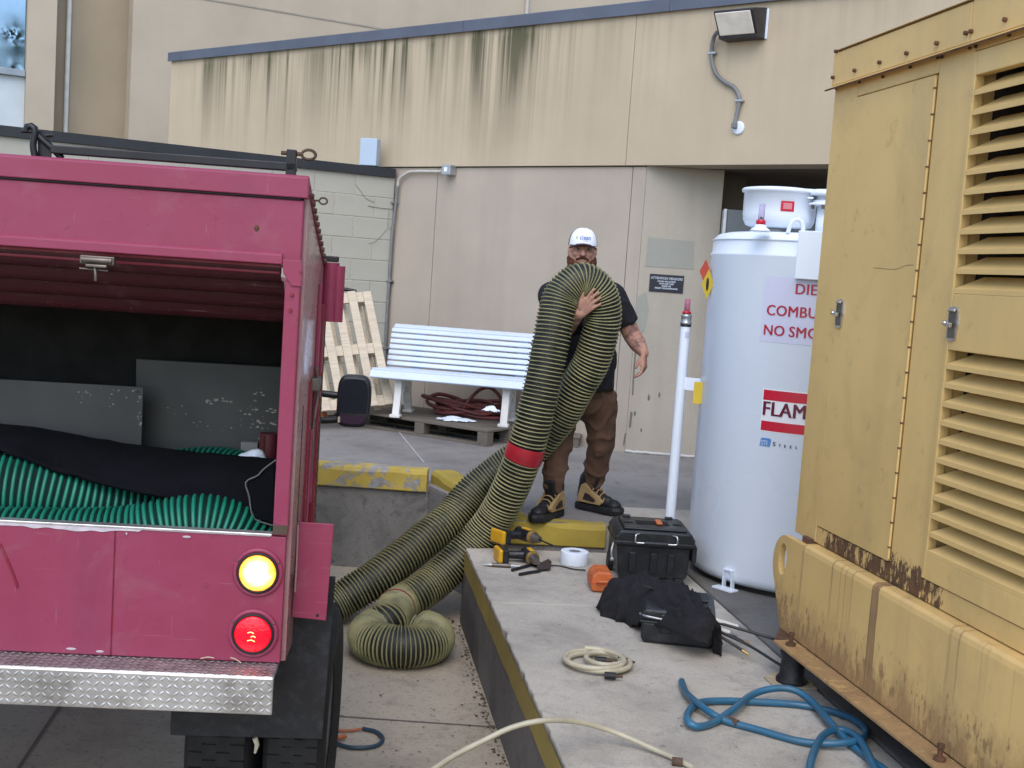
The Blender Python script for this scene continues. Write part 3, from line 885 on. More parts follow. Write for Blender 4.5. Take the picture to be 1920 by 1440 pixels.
# corner post with gusset and bolts
quick_box("corner_post", MAT['red'], truck, -.014, .030, -.004, .05, 1.190, 1.945, .004)
m = MB(); m.prism([(-.024, 2.00), (.032, 2.00), (.034, 1.925), (.006, 1.925), (-.020, 1.96)], -.010, -.0045, 'y')
m.build("post_gusset", MAT['red'], truck, .002)
for px, py in ((547, 553), (544, 582), (564, 511)):
    c = T(px, py, -.006); MB().cyl((c.x, -.004, c.z), (c.x, -.011, c.z), .006, .005, 8).build("bolt", MAT['red_deep'], truck)
c = T(527, 992, -.005)
quick_box("post_shoe", plain("dirty_shoe", (.075, .05, .035), .8), truck, -.013, .028, -.0065, -.0045, 1.195, 1.222)
# tail panel: two sheets with a weld seam
sv = -.468
quick_box("tail_panel", MAT['red'], truck, UL, sv - .0015, .0, .03, .803, 1.186, .003)
quick_box("tail_panel", MAT['red'], truck, sv + .0015, .026, .001, .03, .803, 1.186, .003)
quick_box("weld_seam", MAT['red_deep'], truck, sv - .004, sv + .004, .004, .012, .805, 1.18)
m = MB(); m.box(UL, -.016, -.003, .035, 1.1865, 1.194)
m.build("worn_sill", plain("bare_worn_sill", (.66, .65, .66), .35, .8, .25, 18), truck, .002)
# ragged paint edge under the bare sill, chips at the foot
m = MB(); vv = []; ff = []
for i in range(241):
    x = UL + (2.23) * i / 240
    d = max(.002, .010 + .010 * noise.noise(Vector((x * 6, 0, 0))) + .006 * noise.noise(Vector((x * 25, 4, 0))))
    if x > -.40: d = max(.001, d - .012)
    vv += [(x, -.0022, 1.1866), (x, -.0022, 1.1866 - d)]
    if i: ff.append((2 * i - 2, 2 * i, 2 * i + 1, 2 * i - 1))
m.add(vv, ff).build("bare_edge", plain("bare_primer", (.55, .50, .56), .5, .3, .2, 20), truck)
CHIP = plain("chip_primer", (.46, .38, .42), .7)
for px, py, sx in ((133, 1217, .016), (187, 1222, .012), (350, 1007, .013), (237, 1001, .003)):
    c = T(px, py, -.002); MB().ball((c.x, -.0005, c.z), (sx, .0015, .004), 10, 6).build("paint_chip", CHIP, truck)
# a long dark scuff and a fold at the left of the tail panel
m = MB(); m.tube(spline([T(0, 1020, -.0005), T(14, 1050, -.0005), T(28, 1085, -.0005), T(33, 1102, -.0005)], .01), .004, 6); m.build("scuff", MAT['red_deep'], truck)
# lamps
t = NT("amber_lens_lit"); t.base((.9, .35, .02)); t.rough(.25)
X, Y, Z = t.xyz()
nn = t.math('ADD', t.math('DIVIDE', t.math('SQRT', t.math('ADD', t.math('MULTIPLY', X, X), t.math('MULTIPLY', Z, Z))), .054), t.math('MULTIPLY', t.math('SUBTRACT', t.noise(40, 2), .5), .5))
t.setin(t.b.inputs["Emission Color"], t.ramp(nn, [(.40, (1.0, .80, .42)), (.75, (1.0, .55, .12)), (1.0, (1.0, .32, .02))]))
t.setin(t.b.inputs["Emission Strength"], t.ramp(nn, [(.40, 3.4), (.80, 1.5), (1.0, .8)]))
MAT['amber_lens'] = t.mat
t = NT("red_lens_lit"); t.base((.75, .0, .012)); t.rough(.12)
t.setin(t.b.inputs["Emission Color"], (1.0, .004, .018, 1)); t.setin(t.b.inputs["Emission Strength"], .62)
t.bump(t.voro(140), .3, .002)
MAT['red_lens'] = t.mat
MAT['filament'] = plain("filament_glow", (.9, .4, .15), .4, emit=(1.0, .45, .15), estr=1.3)
def lamp(px, py, mat, name, label):
    c = T(px, py)
    L = empty(name, (c.x, 0, c.z), 0, truck)
    if label: L["label"] = label
    Mx = Matrix.Rotation(R(90), 4, 'X')
    MB().lathe([(.074, .000), (.074, .004), (.070, .008), (.062, .009), (.060, .004)], 40, M=Mx).build("flange", MAT['red'], L)
    MB().lathe([(.061, .003), (.062, .012), (.057, .015), (.054, .012), (.0535, .004)], 40, M=Mx).build("gasket", MAT['gasket'], L)
    pr = [(.0535, .006), (.0535, .013)]
    for i in range(15):
        rr_ = .0525 * (1 - i / 14); pr.append((max(rr_, .0), .0245 - 3.6 * rr_ * rr_ + (.0011 if i % 2 else 0)))
    lens = MB().lathe(pr, 40, M=Mx).build("lens", mat, L)
    for k_ in range(8):
        a_ = R(45 * k_ + 20); MB().bar((.012 * math.cos(a_), -.0262, .012 * math.sin(a_)), (.046 * math.cos(a_), -.0188, .046 * math.sin(a_)), .0016, .0012, up=(0, -1, 0)).build("lens_rib", mat, lens)
    if name == "tail_lamp":
        for (x_, z_, w_) in ((-.004, .008, .009), (.004, -.004, .007), (-.002, -.016, .011)):
            MB().tube(spline([(x_ - w_, -.0268, z_), (x_, -.0272, z_ + .003), (x_ + w_, -.0268, z_ - .001)], .003), .0016, 6).build("filament", MAT['filament'], lens)
    for s in (-1, 1):
        MB().ball((s * .069 * .86, -.008, .069 * .5), .004, 8, 6).build("screw", MAT['dull_steel'], L)
    return L
lamp(484, 1073, MAT['amber_lens'], "turn_lamp", "lit amber turn lamp")
lamp(475, 1187, MAT['red_lens'], "tail_lamp", "lit red tail lamp")
# tread-plate bumper: folded sheet with raised lozenges
bp = T(515, 1270, -.10)
b0 = T(513, 1342, -.10).z
bt = .800
bf = bp.z + .0
bump_o = MB().prism([(.02, bt), (-.094, bf), (-.10, bf - .008), (-.10, b0), (-.092, b0), (-.092, bf - .012), (.02, bt - .012)], UL, .022, 'x').build("bumper", MAT['alu'], truck, .004)
m = MB()
def lozenge(m, c, du, dv, nrm, L, w, h):
    a, b, n = Vector(du), Vector(dv), Vector(nrm); c = Vector(c)
    vv = [c - a * L, c + b * w, c + a * L, c - b * w, c - a * (L * .45) + n * h, c + b * (w * .35) + n * h, c + a * (L * .45) + n * h, c - b * (w * .35) + n * h]
    m.add(vv, [(0, 1, 5, 4), (1, 2, 6, 5), (2, 3, 7, 6), (3, 0, 4, 7), (4, 5, 6, 7)], 0, True)
pit = .0205
nz = int((bf - b0) / pit)
q2 = math.sqrt(.5)
for i in range(int((.022 - (-1.0)) / pit)):
    for k in range(nz):
        x = .012 - i * pit; z = b0 + .012 + k * pit
        s = 1 if (i + k) % 2 else -1
        lozenge(m, (x, -.1002, z), (q2, 0, s * q2), (-s * q2, 0, q2), (0, -1, 0), .0125, .0042, .0024)
sl = Vector((0, .114, bt - bf)); sl.normalize(); nt = Vector((0, -sl.z, sl.y))
for i in range(int(1.02 / pit)):
    for k in range(5):
        x = .012 - i * pit; p0 = Vector((x, -.09, bf + .002)) + sl * (k * pit)
        s = 1 if (i + k) % 2 else -1
        d1 = Vector((q2, 0, 0)) + sl * (s * q2); d2 = Vector((-s * q2, 0, 0)) + sl * q2
        lozenge(m, p0 + nt * .001, d1, d2, nt, .0125, .0042, .0022)
tr = m.build("tread_pattern", MAT['alu'], bump_o); tr["kind"] = "stuff"
# stray wires in the gap over the bumper
for p3 in (((376, 1235), (390, 1232), (402, 1234)), ((432, 1233), (442, 1236), (452, 1243))):
    MB().tube(spline([T(a, b, -.03) for a, b in p3], .008), .0018, 5).build("stray_wire", MAT['cream_hose'], truck)
# flank with sloping top edge, bolts and eye bolt
m = MB(); m.prism([(.0305, .80), (.0305, 2.19), (.035, 2.195), (.60, 1.99), (.60, .80)], .022, .0385, 'x')
m.build("flank_panel", MAT['red_side'], truck, .002)
m = MB(); m.prism([(.02, 2.215), (.02, 2.190), (.60, 1.975), (.60, 2.000)], .039, .0425, 'x')
m.build("roof_flange", MAT['red_deep'], truck)
for i in range(11):
    t_ = .06 + i * .05
    z = 2.207 - (t_ - .02) * .371
    MB().cyl((.041, t_, z - .004), (.050, t_, z - .004), .009, .008, 6).build("flange_bolt", MAT['rusty_iron'], truck)
def eyebolt(name, loc, axis, s=1.0):
    o = MB(); ax = Vector(axis)
    o.tube([Vector((0, 0, 0)), ax * .03 * s], .005 * s, 8)
    cc = ax * .047 * s; side = Vector((0, 0, 1)) if abs(ax.z) < .5 else Vector((0, 1, 0))
    o.tube([cc + (ax * math.cos(a_) + side * math.sin(a_) * .8) * .019 * s for a_ in [2 * math.pi * i / 20 for i in range(20)]], .0045 * s, 8, closed=True)
    return o.build(name, MAT['rusty_iron'], truck, loc=loc)
c = T(585, 378, .22); eyebolt("eye_bolt", (.040, .14, c.z), (1, 0, 0), .62)
# ribs, latch bar, hinge strip and side lamp box on the flank
quick_box("flank_rib", MAT['red'], truck, .0387, .050, .44, .47, 1.2, 1.93, .003)
quick_box("flank_rib", MAT['red_deep'], truck, .0387, .056, .50, .545, .95, 1.86, .003)
quick_box("hinge_strip", MAT['red_deep'], truck, .0387, .046, .30, .318, .95, 1.62)
quick_box("flank_seam", MAT['gasket'], truck, .0387, .0400, .16, .166, .95, 1.56)
for i in range(16):
    quick_box("hinge_knuckle", MAT['rust'], truck, .0562, .0605, .505, .535, .98 + i * .042, 1.002 + i * .042)
m = MB()
m.tube(spline([(.048, .40, 1.66), (.058, .41, 1.58), (.05, .40, 1.47), (.052, .39, 1.38), (.046, .40, 1.30)], .02), .006, 6)
m.box(.04, .062, .36, .45, 1.585, 1.625)
m.build("flank_latch", MAT['dull_steel'], truck, .002)
m = MB(); m.tube([(.048, .36, 1.46), (.048, .36, 1.18), (.052, .30, 1.06)], .005, 6)
m.build("latch_rod", MAT['red'], truck)
m = MB(); m.cyl((.062, .60, 1.80), (.062, .60, 2.00), .028, n=18); m.cyl((.088, .60, 1.80), (.088, .60, 1.99), .022, n=18)
m.build("marker_housing", MAT['red'], truck, .004)
quick_box("housing_cap", MAT['gasket'], truck, .042, .086, .575, .62, 2.002, 2.022, .004)
# wing plate hanging behind the flank
p0, p1, p2, p3 = T(561, 979, .12), T(626, 983, .12), T(611, 1164, .12), T(547, 1157, .12)
m = MB(); f0 = [Vector((q.x, .12, q.z)) for q in (p0, p1, p2, p3)]; f1 = [q + Vector((0, .006, 0)) for q in f0]
m.add(f0 + f1, [(0, 1, 2, 3), (7, 6, 5, 4), (0, 4, 5, 1), (1, 5, 6, 2), (2, 6, 7, 3), (3, 7, 4, 0)])
wg = m.build("wing_plate", MAT['red'], truck, .002)
c = T(595, 1154, .119); MB().cyl((c.x, .1195, c.z), (c.x, .1185, c.z), .005, n=10).build("bolt_hole", MAT['gasket'], truck)
m = MB(); m.tube([T(559, 985, .112), T(556, 1060, .112), T(553, 1110, .112)], .0035, 6); m.build("weld_bead", MAT['red_side'], truck)
# mud flap, tyres
q = [T(322, 1300, .20), T(628, 1100, .20), T(604, 1386, .20), T(322, 1379, .20)]
x0, x1 = q[0].x, q[2].x
m = MB(); vv = []; ff = []
for i in range(13):
    for k in range(2):
        pass
m = MB(); m.prism([(x0, q[3].z), (x1, q[2].z), (q[1].x, 1.02), (x0, 1.02)], .20, .209, 'y')
m.build("mud_flap", MAT['rubber'], truck, .002)
def tyre(cx, w, name, rr=.40, cy=.62):
    Ty = empty(name, (cx, cy, rr), 0, truck)
    prof = [(.21, -w / 2 + .02), (.30, -w / 2), (rr - .05, -w / 2), (rr - .02, -w / 2 + .012), (rr - .006, -w / 2 + .03), (rr - .006, w / 2 - .03), (rr - .02, w / 2 - .012), (rr - .05, w / 2), (.30, w / 2), (.21, w / 2 - .02)]
    Mx = Matrix.Rotation(R(90), 4, 'Y')
    MB().lathe(prof, 48, M=Mx).build("tyre", MAT['tyre'], Ty)
    tr_ = MB()
    for j in range(4):
        xx = -w / 2 + .045 + j * (w - .09) / 3
        for i in range(48):
            a_ = 2 * math.pi * (i + .5 * (j % 2)) / 48
            Mr = Matrix.Rotation(a_, 4, 'X')
            tr_.box(xx - .0235, xx + .0225, -.0235, .0225, rr - .008, rr - .001, M=Mr)
    o = tr_.build("tread", MAT['tyre'], Ty); o["kind"] = "stuff"
    MB().lathe([(.0, -.05), (.12, -.05), (.16, -.02), (.20, -.06), (.215, -w / 2 + .02), (.215, w / 2 - .02), (.2, .06), (.16, .02), (.0, .02)], 32, M=Mx).build("rim", MAT['galv'], Ty)
ta = T(345, 1440, .28); tb = T(474, 1440, .28); tc = T(492, 1440, .28); td = T(608, 1440, .28)
tyre((ta.x + tb.x) / 2, tb.x - ta.x, "rear_wheel"); tyre((tc.x + td.x) / 2, td.x - tc.x, "rear_wheel")
tyre(-1.95, .2, "rear_wheel"); tyre(-1.72, .2, "rear_wheel")
m = MB(); m.tube([T(478, 1384, .19), T(482, 1396, .19), T(478, 1412, .19)], [.009, .008, .004], 8); m.build("hose_stub", MAT['cream_hose'], truck)
# load space
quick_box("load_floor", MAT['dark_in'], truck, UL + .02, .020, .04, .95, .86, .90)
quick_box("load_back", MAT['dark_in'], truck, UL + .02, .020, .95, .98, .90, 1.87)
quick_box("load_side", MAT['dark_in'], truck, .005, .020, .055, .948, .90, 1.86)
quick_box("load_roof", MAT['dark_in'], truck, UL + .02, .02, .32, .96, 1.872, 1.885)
# narrower front body and cab, hidden from here except for the mirror
quick_box("front_body", MAT['red'], truck, UL + .35, -.32, .99, 2.35, .75, 1.80, .03)
cabm = MB(); cabm.prism([(2.40, .55), (2.40, 1.82), (2.55, 1.92), (3.25, 1.90), (3.62, 1.38), (4.05, 1.28), (4.10, .55)], UL + .35, -.38, 'x')
cab = cabm.build("cab", MAT['red'], truck, .04)
quick_box("side_window", MAT['glass_dark'], cab, -.379, -.376, 2.60, 3.30, 1.35, 1.78)
tyre(-.5, .2, "front_wheel", .38, 3.55); tyre(-1.8, .2, "front_wheel", .38, 3.55)
# door mirror on two arms
mv = 2.95
mr = empty("door_mirror", (0, 0, 0), 0, truck)
a, b = T(634, 702, mv), T(692, 804, mv)
cx, cz, hw, hh = (a.x + b.x) / 2, (a.z + b.z) / 2, (b.x - a.x) / 2, (a.z - b.z) / 2
def squircle(hw, hh, p=4.0, n=36):
    out = []
    for i in range(n):
        t = 2 * math.pi * i / n; c_, s_ = math.cos(t), math.sin(t)
        out.append((cx + hw * math.copysign(abs(c_) ** (2 / p), c_) + .06 * hw * (s_ < 0) * abs(s_) * (-1), cz + hh * math.copysign(abs(s_) ** (2 / p), s_)))
    return out
MB().prism(squircle(hw, hh), mv, mv + .09, 'y').build("housing", MAT['black_plastic'], mr, .02, 3)
inner = [(x, z) for x, z in squircle(hw * .82, hh * .86)]
MB().prism([(x, max(z, cz - hh * .42)) for x, z in inner], mv - .003, mv + .01, 'y').build("mirror_glass", plain("mirror_dark", (.02, .022, .03), .06, 0, 0, 1), mr)
MB().prism([(x, min(z, cz - hh * .52)) for x, z in inner], mv - .003, mv + .01, 'y').build("wide_glass", plain("mirror_low", (.05, .03, .05), .08, 0, 0, 1, spec=.8), mr)
for y0, y1 in ((737, 742), (788, 786)):
    e0, e1 = T(596, y0, mv + .06), T(640, y1, mv + .05)
    MB().tube(spline([(-.40, mv + .12, e0.z), tuple(e0), tuple(e1)], .03), .019, 10).build("mirror_arm", MAT['black_plastic'], mr)
c = T(636, 787, mv - .01); MB().box(c.x - .008, c.x + .004, mv - .006, mv, c.z - .016, c.z + .016).build("reflector", MAT['cream_hose'], mr)
# roof rack: bar, post, hooked stanchion
z0 = T(545, 330, .05).z
ra = T(556, 326, .05); rb = T(110, 293, .05)
m = MB(); m.bar((rb.x - .02, .05, rb.z + .018), (ra.x, .05, ra.z + .018), .03, .024); rack = m.build("roof_rack", MAT['black_iron'], truck, .003)
pt = T(547, 281, .05)
quick_box("rack_post", MAT['black_iron'], rack, pt.x - .013, pt.x + .015, .035, .065, 2.205, pt.z, .002)
eb = MB(); e = T(562, 289, .05); eb.tube([(pt.x - .03, .05, e.z), (e.x + .01, .05, e.z)], .006, 8)
cc = Vector((e.x + .026, .05, e.z)); eb.tube([cc + Vector((math.cos(a_) * .020, 0, math.sin(a_) * .014)) for a_ in [2 * math.pi * i / 20 for i in range(20)]], .0045, 8, closed=True)
eb.build("eye_bolt", MAT['rusty_iron'], rack)
st = MB()
st.tube(spline([T(66, 296, .05), T(62, 272, .05), T(66, 248, .05), T(62, 237, .05), T(50, 238, .05), T(49, 247, .05)], .012), .010, 8)
st.bar(T(84, 300, .07), T(84, 247, .07), .035, .012, up=(0, 1, 0))
st.tube(spline([T(116, 297, .06), T(100, 280, .06), T(80, 262, .06), T(66, 250, .06)], .012), .010, 8)
st.tube([T(40, 246, .05), T(62, 247, .05)], .005, 6); st.tube([T(86, 254, .05), T(100, 253, .05)], .005, 6)
st.build("rack_hook", MAT['black_iron'], rack)

# ------------------------------------------------------------------ what lies in the load space (each a thing of its own)
TM = world_mat(TO, TA)
def ribbed(name, pts, r, pitch, mats, label, cat, strip_w=.30, group=None, wall_k=.92, n=20, rib_h=.0, taper=None):
    """flexible duct: fabric wall and a helical wear strip wound round it, as separate meshes"""
    fine = spline(pts, pitch / 10)
    for _ in range(6): fine = [fine[0]] + [(fine[i - 1] + fine[i] * 2 + fine[i + 1]) / 4 for i in range(1, len(fine) - 1)] + [fine[-1]]
    path = [fine[0]]; acc = 0.0
    for i in range(1, len(fine)):
        ds = (fine[i] - fine[i - 1]).length
        k0 = fine[max(0, i - 6)]; k1 = fine[i]; k2 = fine[min(len(fine) - 1, i + 6)]
        d0, d1 = (k1 - k0), (k2 - k1)
        kap = d0.angle(d1) / max(1e-6, .5 * (d0.length + d1.length)) if d0.length > 1e-6 and d1.length > 1e-6 else 0
        acc += ds * (1 + min(.75, .8 * r * kap)) / (pitch / 2)
        if acc >= 1.0: path.append(fine[i]); acc -= 1.0
    m_ = len(path)
    tg = [(path[min(i + 1, m_ - 1)] - path[max(i - 1, 0)]).normalized() for i in range(m_)]
    fr = []; a = tg[0].orthogonal().normalized()
    for i in range(m_):
        a = (a - tg[i] * a.dot(tg[i])).normalized(); fr.append((a.copy(), tg[i].cross(a)))
    rad = [r * (taper(i / (m_ - 1)) if taper else 1.0) for i in range(m_)]
    wall = MB(); vv = []
    for i in range(m_):
        rr = rad[i] * (wall_k if i % 2 else wall_k - .018)
        rr *= 1 + .012 * noise.noise(path[i] * 7)
        for k in range(n):
            t_ = 2 * math.pi * k / n
            vv.append(path[i] + (fr[i][0] * math.cos(t_) + fr[i][1] * math.sin(t_)) * rr)
    ff = [(i * n + k, i * n + (k + 1) % n, (i + 1) * n + (k + 1) % n, (i + 1) * n + k) for i in range(m_ - 1) for k in range(n)]
    wall.add(vv, ff, 0, True)
    o = wall.build(name, mats[0])
    tag(o, label, cat, group)
    # helix strip: section is a low rounded band
    L = m_ - 1; turns = L / 2.0; ns = int(turns * n)
    sec = [(-.5, .0), (-.32, .85), (0, 1.0), (.32, .85), (.5, .0)]
    w = pitch * strip_w; h = r * (1.0 - wall_k) + .004 + rib_h
    vv = []; K = len(sec)
    for j in range(ns + 1):
        s = j / n * 2.0
        i = min(int(s), L - 1); fz = s - i
        P = path[i].lerp(path[i + 1], fz); tt = tg[i].lerp(tg[i + 1], fz).normalized()
        A = fr[i][0].lerp(fr[i + 1][0], fz); B = fr[i][1].lerp(fr[i + 1][1], fz)
        th = 2 * math.pi * j / n
        d = (A * math.cos(th) + B * math.sin(th)).normalized()
        rr = rad[i]
        jit = 1 + .10 * noise.noise(Vector((j * .09, 0, 0)))
        P = P + tt * (.10 * pitch * noise.noise(Vector((j * .045, 3, 0))))
        for (u_, q_) in sec:
            vv.append(P + tt * (u_ * w) + d * (rr * (wall_k - .018) + q_ * h * jit))
    ff = [(j * K + k, j * K + k + 1, (j + 1) * K + k + 1, (j + 1) * K + k) for j in range(ns) for k in range(K - 1)]
    st_ = MB(); st_.add(vv, ff, 0, True)
    s_ = st_.build("wear_strip", mats[1], o)
    return o, path, fr, rad
GM = [MAT['green_wall'], MAT['green_rib']]
def TW(px, py, v): return TM @ T(px, py, v)
def hose_pts(lst): return [TW(*q) for q in lst]
ribbed("green_hose", hose_pts([(-260, 905, .34), (-80, 915, .34), (60, 925, .36), (170, 946, .40), (280, 962, .46), (400, 975, .55)]), .135, .0225, GM,
       "thick green ribbed hose rising at the left of the truck bed", "hose", .56, "green hoses in the truck bed", .972)
ribbed("green_hose", hose_pts([(-260, 1022, .16), (0, 1022, .17), (150, 1024, .18), (250, 1018, .19), (330, 1003, .21), (390, 998, .22), (440, 1018, .23), (482, 1065, .24), (505, 1130, .25)]), .118, .0225, GM,
       "green ribbed hose lying along the truck's tail sill", "hose", .56, "green hoses in the truck bed", .972)
ribbed("green_hose", hose_pts([(300, 890, .78), (390, 882, .76), (450, 890, .72), (500, 910, .66), (520, 950, .6)]), .085, .0225, GM,
       "dark green hose hump behind the black sleeve in the truck", "hose", .56, "green hoses in the truck bed", .972)
# grey sheets
def board(name, q, v, mat, label, th=.012):
    m = MB(); P = [T(a_, b_, v) for a_, b_ in q]
    f0 = P; f1 = [p + Vector((0, th, 0)) for p in P]
    m.add(f0 + f1, [(0, 1, 2, 3), (7, 6, 5, 4), (0, 4, 5, 1), (1, 5, 6, 2), (2, 6, 7, 3), (3, 7, 4, 0)])
    o = m.build(name, mat, None, .002, loc=TO, rot=(0, 0, TA))
    return tag(o, label, "sheet")
board("grey_sheet", ((255, 673), (560, 690), (560, 880), (255, 880)), .82, MAT['sheet_grey'], "tall scuffed grey sheet standing at the right of the truck bed")
gs = board("grey_sheet", ((-200, 700), (269, 726), (265, 835), (-200, 850)), .70, MAT['sheet_grey'], "low grey sheet with worn edges leaning in the truck bed", .008)
c = T(258, 735, .699); MB().cyl((c.x, .6995, c.z), (c.x, .6985, c.z), .004, n=8).build("bolt_hole", MAT['gasket'], gs)
chip = MB()
rs = random.Random(3)
def flake(px, py, v, s, m):
    c = T(px, py, v); k = rs.randint(4, 6); a0_ = rs.random() * 6
    m.add([(c.x + s * (.6 + rs.random()) * math.cos(a0_ + 2 * math.pi * i / k), v - .0012, c.z + s * .55 * (.6 + rs.random()) * math.sin(a0_ + 2 * math.pi * i / k)) for i in range(k)], [tuple(range(k))])
for _ in range(26):
    flake(rs.uniform(140, 264), 727 + abs(rs.gauss(0, 14)), .6995, rs.uniform(.001, .0045), chip)
for _ in range(14): flake(rs.uniform(258, 266), rs.uniform(735, 800), .6995, rs.uniform(.001, .005), chip)
o = chip.build("bare_scuffs", plain("scuff_pale", (.30, .28, .24), .7), gs); o["kind"] = "stuff"
o.parent = gs
chip = MB()
for _ in range(50):
    flake(rs.gauss(490, 24), rs.gauss(778, 24), .8195, rs.uniform(.0015, .007), chip)
for _ in range(12): flake(rs.uniform(380, 440), rs.gauss(752, 2), .8195, rs.uniform(.003, .008), chip)
for _ in range(14): flake(rs.uniform(300, 460), rs.uniform(760, 810), .8195, rs.uniform(.0008, .004), chip)
bs = [o for o in bpy.data.objects if o.name == "grey_sheet"][0]
o = chip.build("bare_scuffs", bpy.data.materials["scuff_pale"], bs); o["kind"] = "stuff"
# long black sleeve laid over the hoses
top = [(-240, 768, .62), (0, 794, .60), (120, 810, .60), (250, 833, .58), (380, 848, .55), (525, 862, .48)]
bot = [(-240, 800, .30), (0, 842, .28), (110, 880, .27), (230, 914, .26), (330, 934, .25), (440, 952, .23), (525, 962, .21)]
ta_ = spline([T(*q) for q in top], .02); tb_ = spline([T(*q) for q in bot], .02)
n1, n2 = 70, 14
v = []; f = []
for i in range(n1 + 1):
    A = ta_[min(len(ta_) - 1, round(i / n1 * (len(ta_) - 1)))]; B = tb_[min(len(tb_) - 1, round(i / n1 * (len(tb_) - 1)))]
    for j in range(n2 + 1):
        t_ = j / n2; q = A.lerp(B, t_)
        bul = math.sin(math.pi * min(1, t_ * 1.02)) * .045
        q += Vector((0, -bul * .6, bul * .5)) + Vector((0, -.008, .006)) * noise.noise(Vector((q.x * 5, t_ * 3, 2))) + Vector((0, 0, .006)) * noise.noise(Vector((q.x * 16, t_ * 5, 7)))
        v.append(q)
for i in range(n1):
    for j in range(n2): f.append((i * (n2 + 1) + j, i * (n2 + 1) + j + 1, (i + 1) * (n2 + 1) + j + 1, (i + 1) * (n2 + 1) + j))
sleeve = MB().add(v, f, 0, True).build("black_sleeve", MAT['navy_cloth'], None, loc=TO, rot=(0, 0, TA))
sd_ = sleeve.modifiers.new("s", 'SOLIDIFY'); sd_.thickness = .012
tag(sleeve, "long limp black fabric sleeve laid across the green hoses", "sleeve")
# a black flap folded at its end with pale piping
m = MB(); fq = [T(462, 902, .20), T(516, 868, .20), T(516, 985, .20), T(476, 973, .20)]
m.add(fq + [q + Vector((0, .02, 0)) for q in fq], [(0, 1, 2, 3), (7, 6, 5, 4), (0, 4, 5, 1), (1, 5, 6, 2), (2, 6, 7, 3), (3, 7, 4, 0)])
fl = m.build("cloth_flap", MAT['navy_cloth'], None, .008, loc=TO, rot=(0, 0, TA))
tag(fl, "black cloth flap with pale piping beside the corner post", "cloth flap")
m = MB(); m.tube(spline([T(518, 862, .195), T(494, 880, .195), T(483, 892, .195), T(461, 904, .195), T(467, 930, .195), T(475, 970, .195), T(500, 982, .195), T(516, 986, .195)], .012), .0028, 6)
m.build("piping", plain("pale_piping", (.10, .10, .10), .8), fl)
# white paper and striped roll at the back
m = MB(); m.ball(TW(472, 860, .60), (.055, .03, .022), 14, 8); m.ball(TW(480, 852, .60), (.03, .03, .022), 14, 8)
tag(sculpt("white_rag", m, .008, MAT['paper'], None, 2, .004, 30), "folded white rag poking up behind the black sleeve", "rag")
m = MB(); c = T(505, 828, .74)
MB_ = MB(); MB_.cyl((c.x, .74, c.z - .06), (c.x, .74, c.z + .03), .035, n=16)
rl = MB_.build("red_roll", plain("dark_red_roll", (.10, .012, .02), .6), None, .004, loc=TO, rot=(0, 0, TA))
tag(rl, "dark red roll standing in the truck bed's right corner", "roll")
MB().box(c.x - .02, c.x - .012, .703, .7045, c.z - .055, c.z + .027).build("stripe", MAT['beard'], rl)
c = T(468, 836, .76); o = MB().box(c.x - .03, c.x + .03, .75, .79, c.z - .05, c.z + .014).build("pale_carton", plain("pale_carton", (.20, .20, .20), .8), None, .003, loc=TO, rot=(0, 0, TA))
tag(o, "small grey carton beside the dark red roll in the truck", "carton")
# ------------------------------------------------------------------ the tan generator (local: x into the body, y away from the camera, z up)
GO = Vector((1.22, 4.66, 0))
def G(px, py, off=0.0):
    q = on_plane(px, py, GO + gn * off, gn); return Vector((off, (q - GO).dot(gd), q.z))
gen = thing("tan_generator", "large tan generator enclosure with louvres on a rusty base rail at right", "generator", GO, GA)
YE, YN = .095, -3.3                 # far end, near end
XI = .055                           # the enclosure stands this far in from the rail's face
def Gp(px, py): return G(px, py, XI)
zT = 2.85
dTL, dTR, dBL, dBR = Gp(1608, 183), Gp(1760, 138), Gp(1530, 981), Gp(1667, 1057)
y_d0, y_d1 = (dTL.y + dBL.y) / 2, (dTR.y + dBR.y) / 2
z_d1, z_d0 = (dTL.z + dTR.z) / 2, (dBL.z + dBR.z) / 2
yp = Gp(1782, 560).y                # where the louvred panel begins
ye = Gp(1530, 560).y                # the enclosure's far corner
def sheet(name, y0, y1, z0, z1, mat, x=XI, th=.03, bevel=.004):
    return quick_box(name, mat, gen, x, x + th, min(y0, y1), max(y0, y1), z0, z1, bevel)
zB = 1.005
# frame: far stile, stile between door and louvres, header, foot strips
sheet("corner_stile", ye, y_d0 + .003, zB, zT, MAT['tan_low'])
sheet("middle_stile", y_d1 - .003, yp + .003, zB, zT, MAT['tan_low'])
sheet("header_strip", y_d0 + .001, y_d1 - .001, z_d1 + .004, zT, MAT['tan'], XI + .001)
sheet("foot_strip", y_d0 + .001, y_d1 - .001, zB, z_d0 - .004, MAT['tan_low'], XI + .001)
door = sheet("access_door", y_d0 - .005, y_d1 + .012, z_d0, z_d1, MAT['tan'], XI - .004, .03, .004)
# piano hinge: pin with knuckles
yh = y_d1 + .004
MB().cyl((XI - .004, yh, z_d0 + .01), (XI - .004, yh, z_d1 - .01), .0048, n=8).build("hinge_pin", MAT['tan'], door)
for i in range(19):
    z = z_d0 + .05 + i * (z_d1 - z_d0 - .1) / 18
    MB().cyl((XI - .005, yh, z), (XI - .005, yh, z + .006), .0062, n=8).build("hinge_gap", MAT['rust'], door)
# scratch on the door
m = MB(); m.tube(spline([Gp(1640, 502), Gp(1680, 505), Gp(1700, 498), Gp(1715, 497)], .02), .0007, 5); o = m.build("scratch", MAT['rust'], door); o.location.x = -.0045
